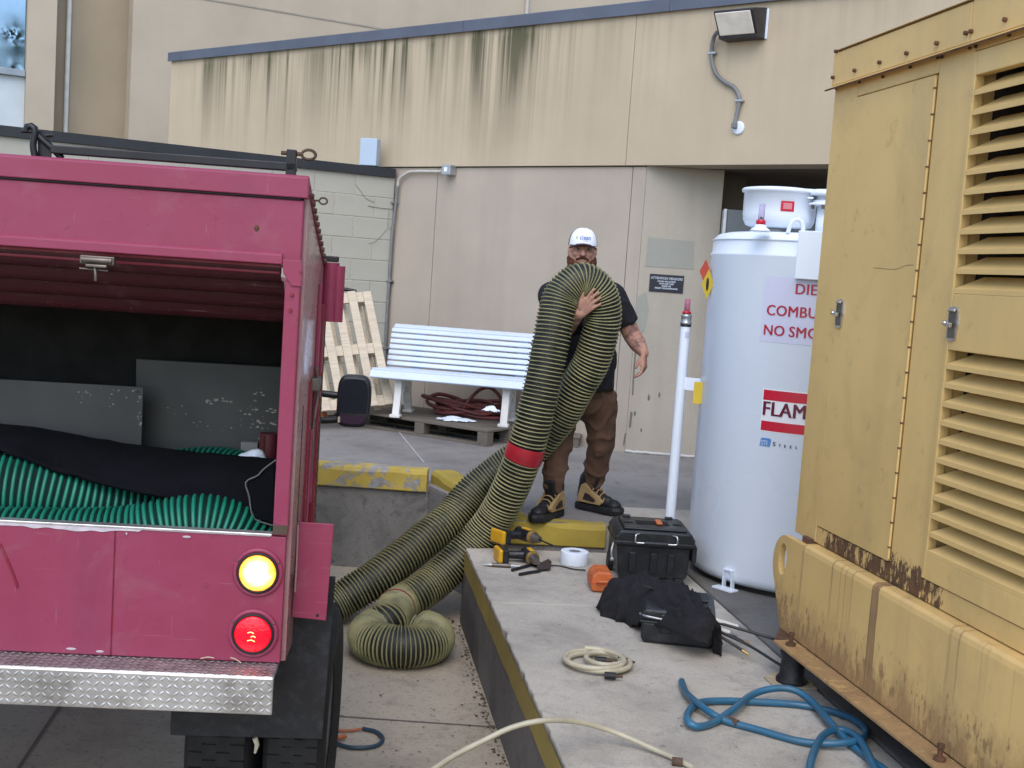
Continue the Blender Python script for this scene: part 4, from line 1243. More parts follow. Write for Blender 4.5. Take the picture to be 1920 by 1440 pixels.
# louvred panel: rim, solid band with latch, slats
zu1, zu0 = Gp(1826, 150).z, Gp(1788, 550).z
zl1, zl0 = Gp(1773, 655).z, Gp(1740, 1040).z
zP0, zP1 = Gp(1735, 1085).z, Gp(1822, 100).z
pan = empty("louvre_panel", (0, 0, 0), 0, gen)
YP2 = yp - 1.35
quick_box("panel_rim", MAT['tan'], pan, XI - .006, XI + .03, yp - .022, yp - .002, zP0, zP1, .003)
quick_box("panel_rim", MAT['tan'], pan, XI - .006, XI + .03, YP2, yp - .023, zu1 + .012, zP1, .003)
quick_box("panel_rim", MAT['tan'], pan, XI - .006, XI + .03, YP2, yp - .023, zP0, zl0, .003)
quick_box("latch_band", MAT['tan'], pan, XI - .006, XI + .02, YP2, yp - .023, zl1, zu0, .003)
quick_box("panel_rim", MAT['tan'], pan, XI - .006, XI + .03, YP2 - .04, YP2 - .001, zP0, zP1, .003)
slat = MB()
def slat_mesh():
    m = MB(); th = .0025
    prof = [(XI - .006, .0), (XI - .006, .016), (XI + .058, .058), (XI + .073, .058), (XI + .073, .055), (XI + .059, .055), (XI - .003, .0145), (XI - .003, .0)]
    # prof in (x, z); extruded along y; front corner drawn in towards the stile
    y0, y1 = yp - .028, YP2
    n = len(prof); v = []
    for (x, z) in prof: v.append((x, y0 - max(0, (x - XI)) * 1.05, z))
    for (x, z) in prof: v.append((x, y1, z))
    f = [(i, (i + 1) % n, n + (i + 1) % n, n + i) for i in range(n)] + [tuple(range(n - 1, -1, -1)), tuple(range(n, 2 * n))]
    m.add(v, f)
    me = m.mesh("louvre_slat"); me.materials.append(MAT['tan']); return me
sm = slat_mesh()
def slats(z0, z1, n):
    for i in range(n):
        o = bpy.data.objects.new("slat", sm); COL.objects.link(o); o.parent = pan
        o.location = (0, 0, z0 + (z1 - z0) * i / n)
NU = round((zu1 + .012 - zu0) / .0632); NL = round((zl1 - zl0) / .0632)
slats(zu0, zu1 + .012, NU); slats(zl0, zl1, NL)
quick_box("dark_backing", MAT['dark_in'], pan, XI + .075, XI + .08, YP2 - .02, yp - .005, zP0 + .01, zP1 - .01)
quick_box("louvre_jamb", MAT['tan'], pan, XI + .031, XI + .09, yp - .012, yp + .006, zP0, zP1)
quick_box("louvre_jamb", MAT['tan'], pan, XI + .031, XI + .09, YP2 - .03, yp - .013, zP1 - .012, zP1)
# rest of the side towards the camera and past it
sheet("side_sheet", YP2 - .042, YN, zB, zT, MAT['tan'])
sheet("panel_foot", yp - .001, YP2 - .04, zB, zP0 - .004, MAT['tan_low'], XI + .001)
sheet("panel_head", yp - .001, YP2 - .04, zP1 + .004, zT, MAT['tan'], XI + .001)
quick_box("far_end_sheet", MAT['tan'], gen, XI + .03, 1.25, ye - .031, ye - .002, zB, zT, .004)
quick_box("near_end_sheet", MAT['tan'], gen, XI + .03, 1.25, YN + .002, YN + .03, zB, zT, .004)
quick_box("off_side_sheet", MAT['tan'], gen, 1.25, 1.28, YN, ye, zB, zT, .004)
# roof skirt with rain flange, splice plates and bolts
zS0, zS1 = 2.852, Gp(1640, 60).z
yr = Gp(1567, 130).y
quick_box("roof_skirt", MAT['tan'], gen, XI - .012, XI + .03, Gp(1828, 40).y + .002, yr, zS0, 2.985, .004)
quick_box("roof_skirt", MAT['tan'], gen, XI - .013, XI + .03, YN, Gp(1828, 40).y - .002, zS0, 2.99, .004)
m = MB(); m.prism([(XI - .02, 2.991), (XI + .6, 3.06), (1.28, 2.991)], YN, yr + .005, 'y'); m.build("roof", MAT['tan'], gen)
m = MB(); m.prism([(XI - .036, 2.838), (XI - .03, 2.832), (XI - .002, 2.846), (XI - .002, 2.851), (XI - .012, 2.851)], YN, ye + .02, 'y')
m.build("rain_flange", MAT['tan'], gen)
quick_box("rim_line", MAT['rust'], gen, XI - .0372, XI - .030, YN, ye + .021, 2.8325, 2.8365)
for px, py in ((1575, 97), (1569, 146), (1610, 133), (1657, 118), (1708, 101), (1765, 82), (1820, 63), (1830, 60), (1894, 38)):
    c = Gp(px, py); MB().cyl((XI - .024, c.y, c.z), (XI - .012, c.y, c.z), .0075, n=6).build("bolt", MAT['rust'], gen)
for px, py in ((1569, 166), (1605, 153), (1613, 154), (1657, 144), (1708, 126), (1760, 108), (1768, 107), (1820, 90), (1831, 87), (1894, 66)):
    c = Gp(px, py); MB().cyl((XI - .008, c.y, c.z), (XI - .0, c.y, c.z), .0055, n=6).build("rivet", MAT['rust'], gen)
# latches
def latch(px0, py0, px1, py1):
    a, b = Gp(px0, py0), Gp(px1, py1)
    yc, zc, hh = (a.y + b.y) / 2, (a.z + b.z) / 2, abs(a.z - b.z) / 2
    L = empty("latch", (XI - .008, yc, zc), 0, gen)
    ring = [(.0, hh), (.028, hh * .92), (.036, .0), (.026, -hh * .85), (.0, -hh), (-.026, -hh * .85), (-.030, .0), (-.026, hh * .92)]
    m = MB(); n = len(ring)
    o_ = [Vector((-.002, -y * 1.0, z)) for y, z in ring]; i_ = [Vector((-.002, -y * .66, z * .80)) for y, z in ring]
    ob = [q + Vector((.006, 0, 0)) for q in o_]; ib = [q + Vector((.006, 0, 0)) for q in i_]
    m.add(o_ + i_ + ob + ib, [(k, (k + 1) % n, n + (k + 1) % n, n + k) for k in range(n)] + [(k, (k + 1) % n, 2 * n + (k + 1) % n, 2 * n + k) for k in range(n)] + [(n + k, n + (k + 1) % n, 3 * n + (k + 1) % n, 3 * n + k) for k in range(n)])
    m.build("bezel", MAT['steel'], L)
    MB().box(-.004, .003, -.022, .020, -hh * .78, hh * .76).build("recess", MAT['dull_steel'], L)
    b_ = MB(); b_.bar((-.016, -.016, -.004), (-.016, .022, .002), .012, .016); b_.ball((-.020, .014, .002), .0085, 10, 8); b_.box(-.012, -.004, -.02, .02, hh * .68, hh * .84)
    b_.build("thumb_turn", MAT['steel'], L, .002)
latch(1577, 560, 1577, 617); latch(1790, 574, 1790, 642)
# base rail: bent plate with rounded ledge, foot flange, bolts
zr0 = .600; ztop = 1.003
rail = MB(); prof = [(.012, zr0), (.0, zr0 + .004), (.0, ztop - .03), (.004, ztop - .012), (.016, ztop - .003), (.09, ztop), (.09, zr0)]
rail.prism(prof, YN, .012, 'y'); rail_o = rail.build("base_rail", MAT['tan_rail'], gen, .003)
fl = MB(); fl.prism([(-.085, zr0 - .014), (-.085, zr0 - .002), (.2, zr0 - .002), (.2, zr0 - .014)], YN, .02, 'y')
fl.build("rail_flange", MAT['tan_rail'], rail_o, .002)
fl = MB(); fl.add([(-.085, .0205, zr0 - .014), (.10, .0205, zr0 - .014), (.10, .24, zr0 - .014), (.045, .24, zr0 - .014), (-.085, .0205, zr0 - .002), (.10, .0205, zr0 - .002), (.10, .24, zr0 - .002), (.045, .24, zr0 - .002)],
                  [(0, 3, 2, 1), (4, 5, 6, 7), (0, 1, 5, 4), (1, 2, 6, 5), (2, 3, 7, 6), (3, 0, 4, 7)]); fl.build("flange_end", MAT['rust'], rail_o, .002)
# lifting lug at the rail's far end
ring = []
yc, zc = .185, .868
out = [(.013, zr0 + .002), (.013, ztop - .012)]
for i in range(10):
    a_ = R(80 - i * 13.5); out.append((yc + .115 * math.cos(a_) * 1.0, zc + .125 * math.sin(a_)))
out += [(.205, .66), (.17, zr0 + .002)]
hole = [(yc + .018 + .040 * math.cos(2 * math.pi * i / 18), zc + .020 + .068 * math.sin(2 * math.pi * i / 18)) for i in range(18)]
bm = bmesh.new()
def ringv(pts, x): return [bm.verts.new((x, y, z)) for y, z in pts]
def plate(x):
    vo, vh = ringv(out, x), ringv(hole, x)
    eo = [bm.edges.new((vo[i], vo[(i + 1) % len(vo)])) for i in range(len(vo))]
    eh = [bm.edges.new((vh[i], vh[(i + 1) % len(vh)])) for i in range(len(vh))]
    bmesh.ops.triangle_fill(bm, use_beauty=True, edges=eo + eh)
    return vo, vh
o0, h0 = plate(.006); o1, h1 = plate(.034)
for A_, B_ in ((o0, o1), (h0, h1)):
    n = len(A_)
    for i in range(n): bm.faces.new((A_[i], A_[(i + 1) % n], B_[(i + 1) % n], B_[i]))
bmesh.ops.recalc_face_normals(bm, faces=bm.faces)
me = bpy.data.meshes.new("lifting_lug"); bm.to_mesh(me); bm.free(); me.materials.append(MAT['tan_rail'])
o = bpy.data.objects.new("lifting_lug", me); COL.objects.link(o); o.parent = rail_o
quick_box("lug_gusset", MAT['rust'], rail_o, .036, .085, .03, .10, ztop - .015, ztop + .012, .002)
for y in (-.055, -1.16, -2.2):
    m = MB(); m.cyl((-.045, y, zr0 - .03), (-.045, y, zr0 + .05), .0085, n=8); m.cyl((-.045, y, zr0 - .002), (-.045, y, zr0 + .010), .020, n=6); m.cyl((-.045, y, zr0 + .038), (-.045, y, zr0 + .052), .012, n=8)
    m.build("anchor_bolt", MAT['rust'], rail_o)
# isolator feet standing on the pad
for y in (-.055, -1.20, -2.2):
    ft = MB(); ft.lathe([(.0, 0), (.062, 0), (.062, .02), (.050, .035), (.046, .10), (.052, .118), (.052, .140), (.0, .140)], 24, c=(-.028, y, PZ + .004))
    ft.build("isolator", MAT['rubber'], gen)
    m = MB(); m.box(-.12, .05, y - .075, y + .06, PZ + .0005, PZ + .010); m.build("isolator_plate", plain("plate_cream", (.40, .33, .22), .8) if "plate_cream" not in bpy.data.materials else bpy.data.materials["plate_cream"], gen, .002)
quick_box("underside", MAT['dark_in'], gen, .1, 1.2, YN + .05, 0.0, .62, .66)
quick_box("off_side_rail", MAT['tan_rail'], gen, 1.19, 1.28, YN, .0, .60, 1.003, .004)
quick_box("end_rail", MAT['tan_rail'], gen, .092, 1.188, -.09, .0, .605, 1.0, .004)
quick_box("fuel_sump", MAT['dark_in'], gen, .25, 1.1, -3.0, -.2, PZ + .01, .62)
# ------------------------------------------------------------------ white fuel tank
TR = .62
TC = Vector((1.665, 6.45, 0))
tank = thing("fuel_tank", "big white upright diesel fuel tank behind the generator", "tank", (TC.x, TC.y, PZ))
ztop = at_y(1335, 437, 6.5).z - PZ           # shoulder height above the pad
prof = [(.0, .03), (TR - .03, .03), (TR - .01, .05), (TR, .08)]
zw = ztop - .115
prof += [(TR, zw - .012), (TR + .004, zw - .004), (TR + .004, zw + .004), (TR - .004, zw + .014), (TR - .006, ztop - .05), (TR - .012, ztop - .025), (TR - .035, ztop - .004), (TR - .08, ztop + .008), (.3, ztop + .02), (0, ztop + .025)]
MB().lathe(prof, 96).build("shell", MAT['white'], tank)
MB().lathe([(TR - .006, ztop - .042), (TR + .002, ztop - .036), (TR - .008, ztop - .030)], 96).build("rim_bead", MAT['white'], tank)
# foot ring and anchor tabs
MB().lathe([(TR - .05, 0), (TR - .05, .03)], 64).build("foot_ring", MAT['gasket'], tank)
def cyl_pt(px, py, rad=TR):
    """pixel on the tank's shell: angle about the axis, height above its base"""
    d = ray(px, py); a = d.x * d.x + d.y * d.y; bx, by = -TC.x, -TC.y
    b = 2 * (d.x * bx + d.y * by); c = bx * bx + by * by - rad * rad
    disc = max(0.0, b * b - 4 * a * c)
    k = (-b - math.sqrt(disc)) / (2 * a)
    q = CC + d * k
    return math.atan2(q.y - TC.y, q.x - TC.x), q.z - PZ
def bend(vs_, a0, z0, rad, slope=0.0):
    out = []
    for v in vs_:
        a = a0 + v.x / rad
        out.append(Vector((rad * math.cos(a), rad * math.sin(a), z0 + v.y)))
    return out
def bent_rect(a0, z0, x0, x1, y0, y1, rad, n=14):
    vs_, fs_ = [], []
    for i in range(n + 1):
        x = x0 + (x1 - x0) * i / n
        vs_ += [Vector((x, y0, 0)), Vector((x, y1, 0))]
        if i: fs_.append((2 * i - 2, 2 * i, 2 * i + 1, 2 * i - 1))
    return bend(vs_, a0, z0, rad), fs_
def label_on(name, a0, z0, x0, x1, y0, y1, mat, rad, parent=tank):
    v, f = bent_rect(a0, z0, x0, x1, y0, y1, rad)
    m = MB(); m.add(v, f, 0, True); return m.build(name, mat, parent)
def text_on(txt, size, a0, z0, x, y, rad, mat, parent, spacing=1.0, bold=0.0, align='LEFT', sx=1.0):
    v, f = text_geo(txt, size, align, spacing, 0.0, sx)
    m = MB()
    for k, dx in enumerate((0.0, -bold, bold) if bold else (0.0,)):      # strokes thickened by overprinting
        m.add(bend([Vector((p.x + x + dx, p.y + y, 0)) for p in v], a0, z0, rad + .0003 * k), f)
    return m.build("lettering", mat, parent)
aC, zC = cyl_pt(1430, 580)
_, zTop = cyl_pt(1430, 517); _, zBot = cyl_pt(1430, 640)
plate_ = label_on("warning_label", aC, 0, 0, .84, zBot, zTop, MAT['label_lilac'], TR + .0022)
def cap_h(a, b): return abs(a - b)
aD, zD = cyl_pt(1490, 551); aM, zM = cyl_pt(1437, 590); aN, zN = cyl_pt(1431, 627)
S1 = .075
wN = max(p.x for p in text_geo("NO", S1, 'LEFT', 1.05, 0, .96)[0]) + .30 * S1
for (txt, a_, z_, x_) in (("DIESEL", aD, zD, 0), ("COMBUSTIBLE", aM, zM, 0), ("NO", aN, zN, 0), ("SMOKING", aN, zN, wN)):
    text_on(txt, S1, a_, z_, x_, 0, TR + .0042, MAT['print_red'], plate_, 1.05, .0016, 'LEFT', .96)
# brand plate with two red bars
aF, zF1 = cyl_pt(1433, 730); _, zF2 = cyl_pt(1432, 749); aG, zG1 = cyl_pt(1428, 788); _, zG2 = cyl_pt(1428, 806); aX, zX = cyl_pt(1429, 777)
bar1 = label_on("red_bar", aF, 0, 0, .84, zF2, zF1, MAT['print_bright'], TR + .0030)
label_on("red_bar", aG, 0, 0, .84, zG2, zG1, MAT['print_bright'], TR + .0030)
label_on("brand_backing", aG, 0, -.006, .85, zG2 - .006, zF1 + .006, MAT['label_white'], TR + .0018)
text_on("FLAMESHIELD", .102, aX, zX, 0, 0, TR + .0050, plain("print_maroon", (.13, .006, .030), .35), tank, 1.06, .0030, 'LEFT', .90)
# maker's mark: blue emblem and spaced lettering
aS, zS_ = cyl_pt(1425, 828)
em = MB()
def sheared(x0, x1, y0, y1, sh=.12):
    vs_ = []; fs_ = []
    for i in range(7):
        x = x0 + (x1 - x0) * i / 6
        vs_ += [Vector((x, y0, 0)), Vector((x + (y1 - y0) * sh, y1, 0))]
        if i: fs_.append((2 * i - 2, 2 * i, 2 * i + 1, 2 * i - 1))
    return bend(vs_, aS, zS_, TR + .0030), fs_
for (x0, x1, y0, y1) in ((.0, .056, -.019, .018), (.008, .056, .018, .023)):
    v, f = sheared(x0, x1, y0, y1); em.add(v, f)
emb = em.build("maker_emblem", MAT['print_blue'], tank)
pale = plain("emblem_line", (.55, .66, .80), .4)
m = MB(); v, f = text_geo("STI", .036, 'LEFT', .78, 0, 1.0)
m.add(bend([Vector((p.x + .005, p.y - .014, 0)) for p in v], aS, zS_, TR + .0044), f); m.build("emblem_strokes", pale, emb)
aT, zT_ = cyl_pt(1449, 836)
text_on("S", .030, aT, zT_, 0, 0, TR + .003, MAT['print_navy'], tank, 1, .0014)
for k_, ch in enumerate("TEELTANK"):
    text_on(ch, .021, aT, zT_, .030 + .0285 * k_ + (.03 if k_ > 3 else 0), -.001, TR + .003, MAT['print_navy'], tank, 1, .0010)
# yellow tag, diamond warning and red placard by the shell's edge
aY, zY = cyl_pt(1312, 736)
q = at_y(1312, 737, 6.43) - Vector((TC.x, TC.y, PZ))
MB().box(-.034, .034, -.0015, .0015, -.060, .060).build("yellow_tag", MAT['tag_yellow'], tank, loc=q, rot=(0, 0, R(-18)))
aW, zW_ = cyl_pt(1327, 530)
q = at_y(1327, 533, 6.42) - Vector((TC.x, TC.y, PZ))
def diamond(name, q, hw_, hh_, mat, par, off):
    m = MB(); m.prism([(0, hh_), (hw_, 0), (0, -hh_), (-hw_, 0)], off - .001, off + .001, 'y'); return m.build(name, mat, par, loc=q, rot=(0, 0, R(-58)))
di = diamond("warning_diamond", q, .050, .082, MAT['tag_yellow'], tank, 0)
MB().prism([(.010 * math.cos(t), .036 * math.sin(t)) for t in [2 * math.pi * i / 14 for i in range(14)]], -.0030, -.0012, 'y').build("diamond_symbol", MAT['print_ink'], di)
diamond("red_placard", q + Vector((-.012, .05, .07)), .045, .065, MAT['sign_orange'], tank, 0)
# anchor tab at the foot
aB, zB_ = cyl_pt(1366, 1085)
m = MB()
u = Vector((math.cos(aB), math.sin(aB), 0)); s = Vector((-u.y, u.x, 0))
for k in (-1, 1):
    m.bar(u * (TR - .002) + s * (.028 * k) + Vector((0, 0, .0)), u * (TR + .004) + s * (.026 * k) + Vector((0, 0, .10)), .006, .03, up=tuple(u))
m.bar(u * (TR + .002) - s * .03 + Vector((0, 0, .102)), u * (TR + .002) + s * .03 + Vector((0, 0, .102)), .03, .008)
m.bar(u * (TR + .03) - s * .06 + Vector((0, 0, .006)), u * (TR + .03) + s * .07 + Vector((0, 0, .006)), .06, .010)
m.build("anchor_tab", MAT['white'], tank, .002)
# panel box at right, spill bucket, gauge, lifting ring and vent on top
p = TC; zt = ztop + .012
aP, zP_ = cyl_pt(1500, 480)
up_ = Vector((math.cos(aP), math.sin(aP), 0)); sp_ = Vector((-up_.y, up_.x, 0))
m = MB(); c0_ = up_ * (TR + .0) + sp_ * .11
m.bar(Vector((c0_.x, c0_.y, zP_ - .115)), Vector((c0_.x, c0_.y, zP_ + .125)), .24, .07, up=tuple(up_))
m.build("panel_box", MAT['white'], tank, .004)
bc = at_y(1458, 430, 6.25) - Vector((TC.x, TC.y, PZ)); bc.z = zt
br = .188
bk = empty("spill_bucket", (bc.x, bc.y, bc.z + .0), 0, tank)
zb0, zb1 = .022, at_y(1458, 358, 6.25).z - PZ - bc.z
MB().lathe([(0, zb0), (br - .05, zb0), (br - .018, zb0 + .012), (br - .004, zb0 + .04), (br, zb0 + .07), (br, zb1 - .018), (br + .012, zb1 - .014), (br + .014, zb1 - .002), (br + .006, zb1 + .006), (br - .04, zb1 + .012), (0, zb1 + .016)], 56).build("bucket", MAT['white'], bk)
MB().cyl((0, 0, -.01), (0, 0, .03), .06, n=20).build("riser", MAT['galv'], bk)
lc = MB(); lc.box(.11, .19, -.05, .03, zb1 - .004, zb1 + .018); lc.prism([(.155, zb1 + .012), (.20, zb1 + .002), (.215, zb1 - .05), (.20, zb1 - .07), (.178, zb1 - .06)], -.06, .02, 'y')
lc.box(.10, .13, -.19, -.17, zb1 - .045, zb1 - .035)
lc.build("lid_hasp", MAT['white'], bk, .006)
# red sticker on the bucket
q = at_y(1476, 387, 6.07); ang = math.atan2(q.y - (TC.y + bc.y), q.x - (TC.x + bc.x)); zl = q.z - PZ - bc.z
def small_label(x0, x1, y0, y1, mat, rad, name):
    v = []; f = []
    for i in range(7):
        x = x0 + (x1 - x0) * i / 6
        a_ = ang + x / br
        v += [(rad * math.cos(a_), rad * math.sin(a_), zl + y0), (rad * math.cos(a_), rad * math.sin(a_), zl + y1)]
        if i: f.append((2 * i - 2, 2 * i, 2 * i + 1, 2 * i - 1))
    return MB().add(v, f, 0, True).build(name, mat, bk)
small_label(-.034, .034, -.026, .026, MAT['print_bright'], br + .002, "red_sticker")
small_label(-.022, .022, -.015, .017, plain("sticker_pink", (.62, .22, .26), .4), br + .0035, "sticker_panel")
# sight gauge in front of the bucket
gc = at_y(1426, 425, 5.98) - Vector((TC.x, TC.y, PZ)); gc.z = zt
gg = empty("level_gauge", (gc.x, gc.y, gc.z - .012), 0, tank)
MB().lathe([(0, 0), (.055, 0), (.045, .012), (.030, .022), (.028, .034), (0, .034)], 28).build("bushing", MAT['white'], gg)
MB().lathe([(0, .034), (.024, .034), (.024, .054), (.020, .058), (0, .058)], 20).build("red_collar", MAT['print_bright'], gg)
gl = NT("clear_gauge"); gl.base((.72, .66, .86)); gl.rough(.1); gl.b.inputs["Transmission Weight"].default_value = .75; gl.b.inputs["IOR"].default_value = 1.2
MAT['gauge_glass'] = gl.mat
MB().lathe([(.0, .058), (.0155, .058), (.0155, .135), (.013, .139), (0, .139)], 20).build("sight_tube", MAT['gauge_glass'], gg)
MB().cyl((0, 0, .064), (0, 0, .074), .006, n=10).build("float_marker", MAT['print_ink'], gg)
# lifting ring and right-hand vent stack
lc0 = at_y(1494, 433, 5.97) - Vector((TC.x, TC.y, PZ)); lc0.z = zt - .012
m = MB(); m.tube(spline([lc0 + Vector((-.045, 0, 0)), lc0 + Vector((-.035, 0, .04)), lc0 + Vector((-.018, 0, .068)), lc0 + Vector((.01, 0, .070)), lc0 + Vector((.028, 0, .045)), lc0 + Vector((.032, 0, 0))], .012), .011, 10)
m.build("lifting_ring", MAT['white'], tank)
vc = at_y(1545, 432, 6.1) - Vector((TC.x, TC.y, PZ)); vc.z = zt - .01
m = MB(); m.lathe([(0, 0), (.045, 0), (.045, .155), (0, .155)], 24, c=tuple(vc)); m.lathe([(0, .155), (.095, .155), (.095, .166), (.07, .170), (.07, .182), (0, .182)], 28, c=tuple(vc))
vt = m.build("vent_stack", MAT['white'], tank)
m = MB(); m.lathe([(0, .182), (.05, .182), (.05, .205), (.09, .205), (.092, .222), (.075, .236), (0, .24)], 28, c=tuple(vc)); m.build("vent_cap", MAT['white'], vt)
for k in range(4):
    a_ = R(200 + k * 45); MB().cyl((vc.x + .08 * math.cos(a_), vc.y + .08 * math.sin(a_), vc.z + .135), (vc.x + .08 * math.cos(a_), vc.y + .08 * math.sin(a_), vc.z + .155), .009, n=6).build("vent_bolt", MAT['dull_steel'], vt)

# white vent post beside the tank, strapped to it
pb = at_y(1264, 880, 6.62); pz1 = at_y(1287, 612, 6.62).z
px_ = at_y(1272, 780, 6.62)
post = thing("vent_post", "slim white standpipe with red topped gauge left of the tank", "standpipe", (px_.x, 6.62, PZ))
rp = .029
MB().cyl((0, 0, 0), (0, 0, pz1 - PZ), rp, n=24).build("pipe", MAT['white'], post)
h = pz1 - PZ
MB().lathe([(rp + .001, h - .002), (rp + .001, h + .012), (0, h + .012)], 24).build("gasket_ring", MAT['gasket'], post)
MB().lathe([(0, h + .012), (rp + .004, h + .012), (rp + .004, h + .022), (rp, h + .026), (rp, h + .052), (rp + .003, h + .056), (rp - .006, h + .072), (0, h + .072)], 24).build("coupling", MAT['galv'], post)
MB().lathe([(0, h + .072), (.026, h + .072), (.024, h + .084), (.014, h + .086), (0, h + .086)], 20).build("red_collar", MAT['print_bright'], post)
gp = NT("pink_gauge"); gp.base((.70, .30, .42)); gp.rough(.15); gp.b.inputs["Transmission Weight"].default_value = .5; gp.b.inputs["IOR"].default_value = 1.2
MB().lathe([(0, h + .086), (.0165, h + .086), (.0165, h + .152), (.014, h + .156), (0, h + .156)], 20).build("sight_tube", gp.mat, post)
qs = at_y(1305, 722, 6.55)
st_ = MB(); st_.bar((.01, -.012, qs.z - PZ), (TC.x - TR - px_.x + .10, -.10, qs.z - PZ), .012, .072); st_.build("strap", MAT['white'], post, .002)
lb = []
for i in range(5):
    a_ = R(-100 + i * 14); lb += [((rp + .0015) * math.cos(a_), (rp + .0015) * math.sin(a_), h - .065), ((rp + .0015) * math.cos(a_), (rp + .0015) * math.sin(a_), h - .03)]
MB().add(lb, [(2 * i, 2 * i + 2, 2 * i + 3, 2 * i + 1) for i in range(4)], 0, True).build("small_label", MAT['label_lilac'], post)

# ------------------------------------------------------------------ on the building wall
# wall-pack lamp
lx, lz = W(1390, 45)
def WW(s, off, z): return WO + ww * s + wnrm * off + Vector((0, 0, z))
s0, s1 = W(1360, 60)[0], W(1429, 45)[0]
zt0, zb0 = W(1428, 16)[1], W(1418, 76)[1]
lampo = thing("wall_light", "dark bronze wall pack light with frosted lens high on stained wall", "light", WW((s0 + s1) / 2 + .03, 0, (zt0 + zb0) / 2), WA)
hw, hh = .165, .118
body = MB(); D = -.24
body.prism([(0, hh), (-.02, hh), (D, hh - .045), (D - .004, hh - .060), (-.135, -hh + .016), (-.135, -hh), (0, -hh)], -hw, hw, 'x')
bo = body.build("housing", MAT['lamp_body'], lampo, .006)
ln = MB(); ln.prism([(D - .002, hh - .064), (D - .014, hh - .070), (-.152, -hh + .024), (-.138, -hh + .020)], -hw + .018, hw - .018, 'x'); ln.build("lens", MAT['lamp_lens'], lampo, .004)
quick_box("wall_gasket", MAT['paper'], lampo, -hw + .004, hw + .016, .0005, .014, -hh + .004, hh - .006, .004).location.y = -.0155
# flexible conduit from the lamp to its wall outlet
cpts = [W(1356, 66), W(1346, 72), W(1338, 92), W(1338, 118), (W(1346, 140)), W(1362, 155), W(1378, 164), W(1387, 178), W(1389, 192), W(1384, 215), W(1381, 234)]
offs = [-.10, -.06, -.03, -.022, -.022, -.022, -.022, -.022, -.022, -.022, -.03]
cd = thing("flexible_conduit", "grey flexible conduit snaking down from the wall light", "conduit", WO, WA)
path = spline([(s_, o_, z_) for (s_, z_), o_ in zip(cpts, offs)], .02)
MB().tube(path, .0165, 10).build("sheath", MAT['conduit'], cd)
for (px, py) in ((1338, 101), (1389, 190)):
    s_, z_ = W(px, py); MB().box(s_ - .035, s_ + .035, -.042, -.001, z_ - .009, z_ + .009).build("strap", MAT['galv'], cd, .004)
s_, z_ = W(1385, 240)
Mx = Matrix.Translation((s_, 0, z_)) @ Matrix.Rotation(R(90), 4, 'X')
MB().lathe([(0, .001), (.052, .001), (.052, .010), (.040, .014), (.0, .016)], 24, M=Mx).build("outlet_plate", MAT['paper'], cd)
s_, z_ = W(1381, 236); MB().box(s_ - .02, s_ + .02, -.055, -.017, z_ - .025, z_ + .022).build("elbow", MAT['conduit'], cd, .008)

# painted conduit with a junction box along the reveal line, dropping down the corner
jc = thing("wall_conduit", "thin pipe from a junction box turning down the wall corner", "conduit", WO, WA)
jb_ = W(845, 319)
quick_box("junction_box", MAT['galv'], jc, jb_[0] - .055, jb_[0] + .055, -.07, .024, jb_[1] - .05, jb_[1] + .045, .006)
MB().box(jb_[0] - .02, jb_[0] + .02, -.073, -.0705, jb_[1] - .02, jb_[1] + .02).build("box_plate", MAT['label_white'], jc)
h0, h1, h2 = W(830, 322), W(775, 322), W(762, 326)
v0 = W(748, 345); v1 = W(740, 430); v2 = W(731, 560); v3 = W(726, 640)
pth = spline([(h0[0], -.01, h0[1]), (h1[0], -.01, h1[1]), (h2[0], -.012, h2[1] - .005), (v0[0] + .015, -.015, h2[1] - .055), (v0[0], -.015, v0[1] - .02)], .02)
MB().tube(pth, .014, 10).build("painted_pipe", MAT['white_conduit'], jc)
sx_ = 3.755
MB().tube([(v0[0], -.015, v0[1] - .02), (sx_, -.015, 2.3), (sx_ - .005, -.015, 1.5), (sx_, -.015, DZ)], .015, 10).build("grey_pipe", MAT['conduit'], jc)
for z_ in (2.62, 1.86, 1.2): MB().box(sx_ - .03, sx_ + .03, -.034, .022, z_ - .01, z_ + .01).build("pipe_strap", MAT['conduit'], jc, .003)
# pale blue box standing on the screen wall's coping
q = W(692, 308); bx = local(WW(q[0], -.14, 0), BO, R(28.6))
a0_, zz = W(677, 305); a1_, _ = W(710, 308); _, ztp = W(692, 267)
o = quick_box("box", MAT['box_blue'], None, -.085, .085, -.06, .06, 0, ztp - 2.95, .006)
o.name = "weather_box"; q2_ = on_plane(693, 300, BO + bn * .10, bn)
o.location = (q2_.x, q2_.y, 2.956); o.rotation_euler = (0, 0, R(-10))
tag(o, "pale blue metal box on the black wall coping", "box")
# vendor sign on the return wall
c00, c10, c01 = R2(1219, 513), R2(1283, 516), R2(1217, 546)
sw, sh = c10[0] - c00[0], c00[1] - c01[1]
sg = thing("vendor_sign", "small black notice to vendors on the doorway wall", "sign", ret_pt(c00[0] + sw / 2, (c00[1] + c01[1]) / 2, -.002), R(-6))
MB().box(-sw / 2, sw / 2, -.006, 0, -sh / 2, sh / 2).build("plate", MAT['sign_black'], sg, .002)
def sign_line(txt, z, size, spacing=1.0, sx=1.0):
    v, f = text_geo(txt, size, 'CENTER', spacing, .0008, sx)
    MB().add([Vector((p.x, -.0072, p.y + z)) for p in v], f).build("lettering", MAT['sign_grey'], sg)
u_ = sh / 100
sign_line("ATTENTION VENDORS", 22 * u_, 17 * u_ * 1.1, 1.0, .92)
sign_line("DOORS ARE LOCKED", 7 * u_, 11.5 * u_, 1.0, .92)
sign_line("MON AND TUES", -6 * u_, 11.5 * u_, 1.0, .95)
sign_line("PLEASE USE", -19 * u_, 11.5 * u_, 1.0, .9)
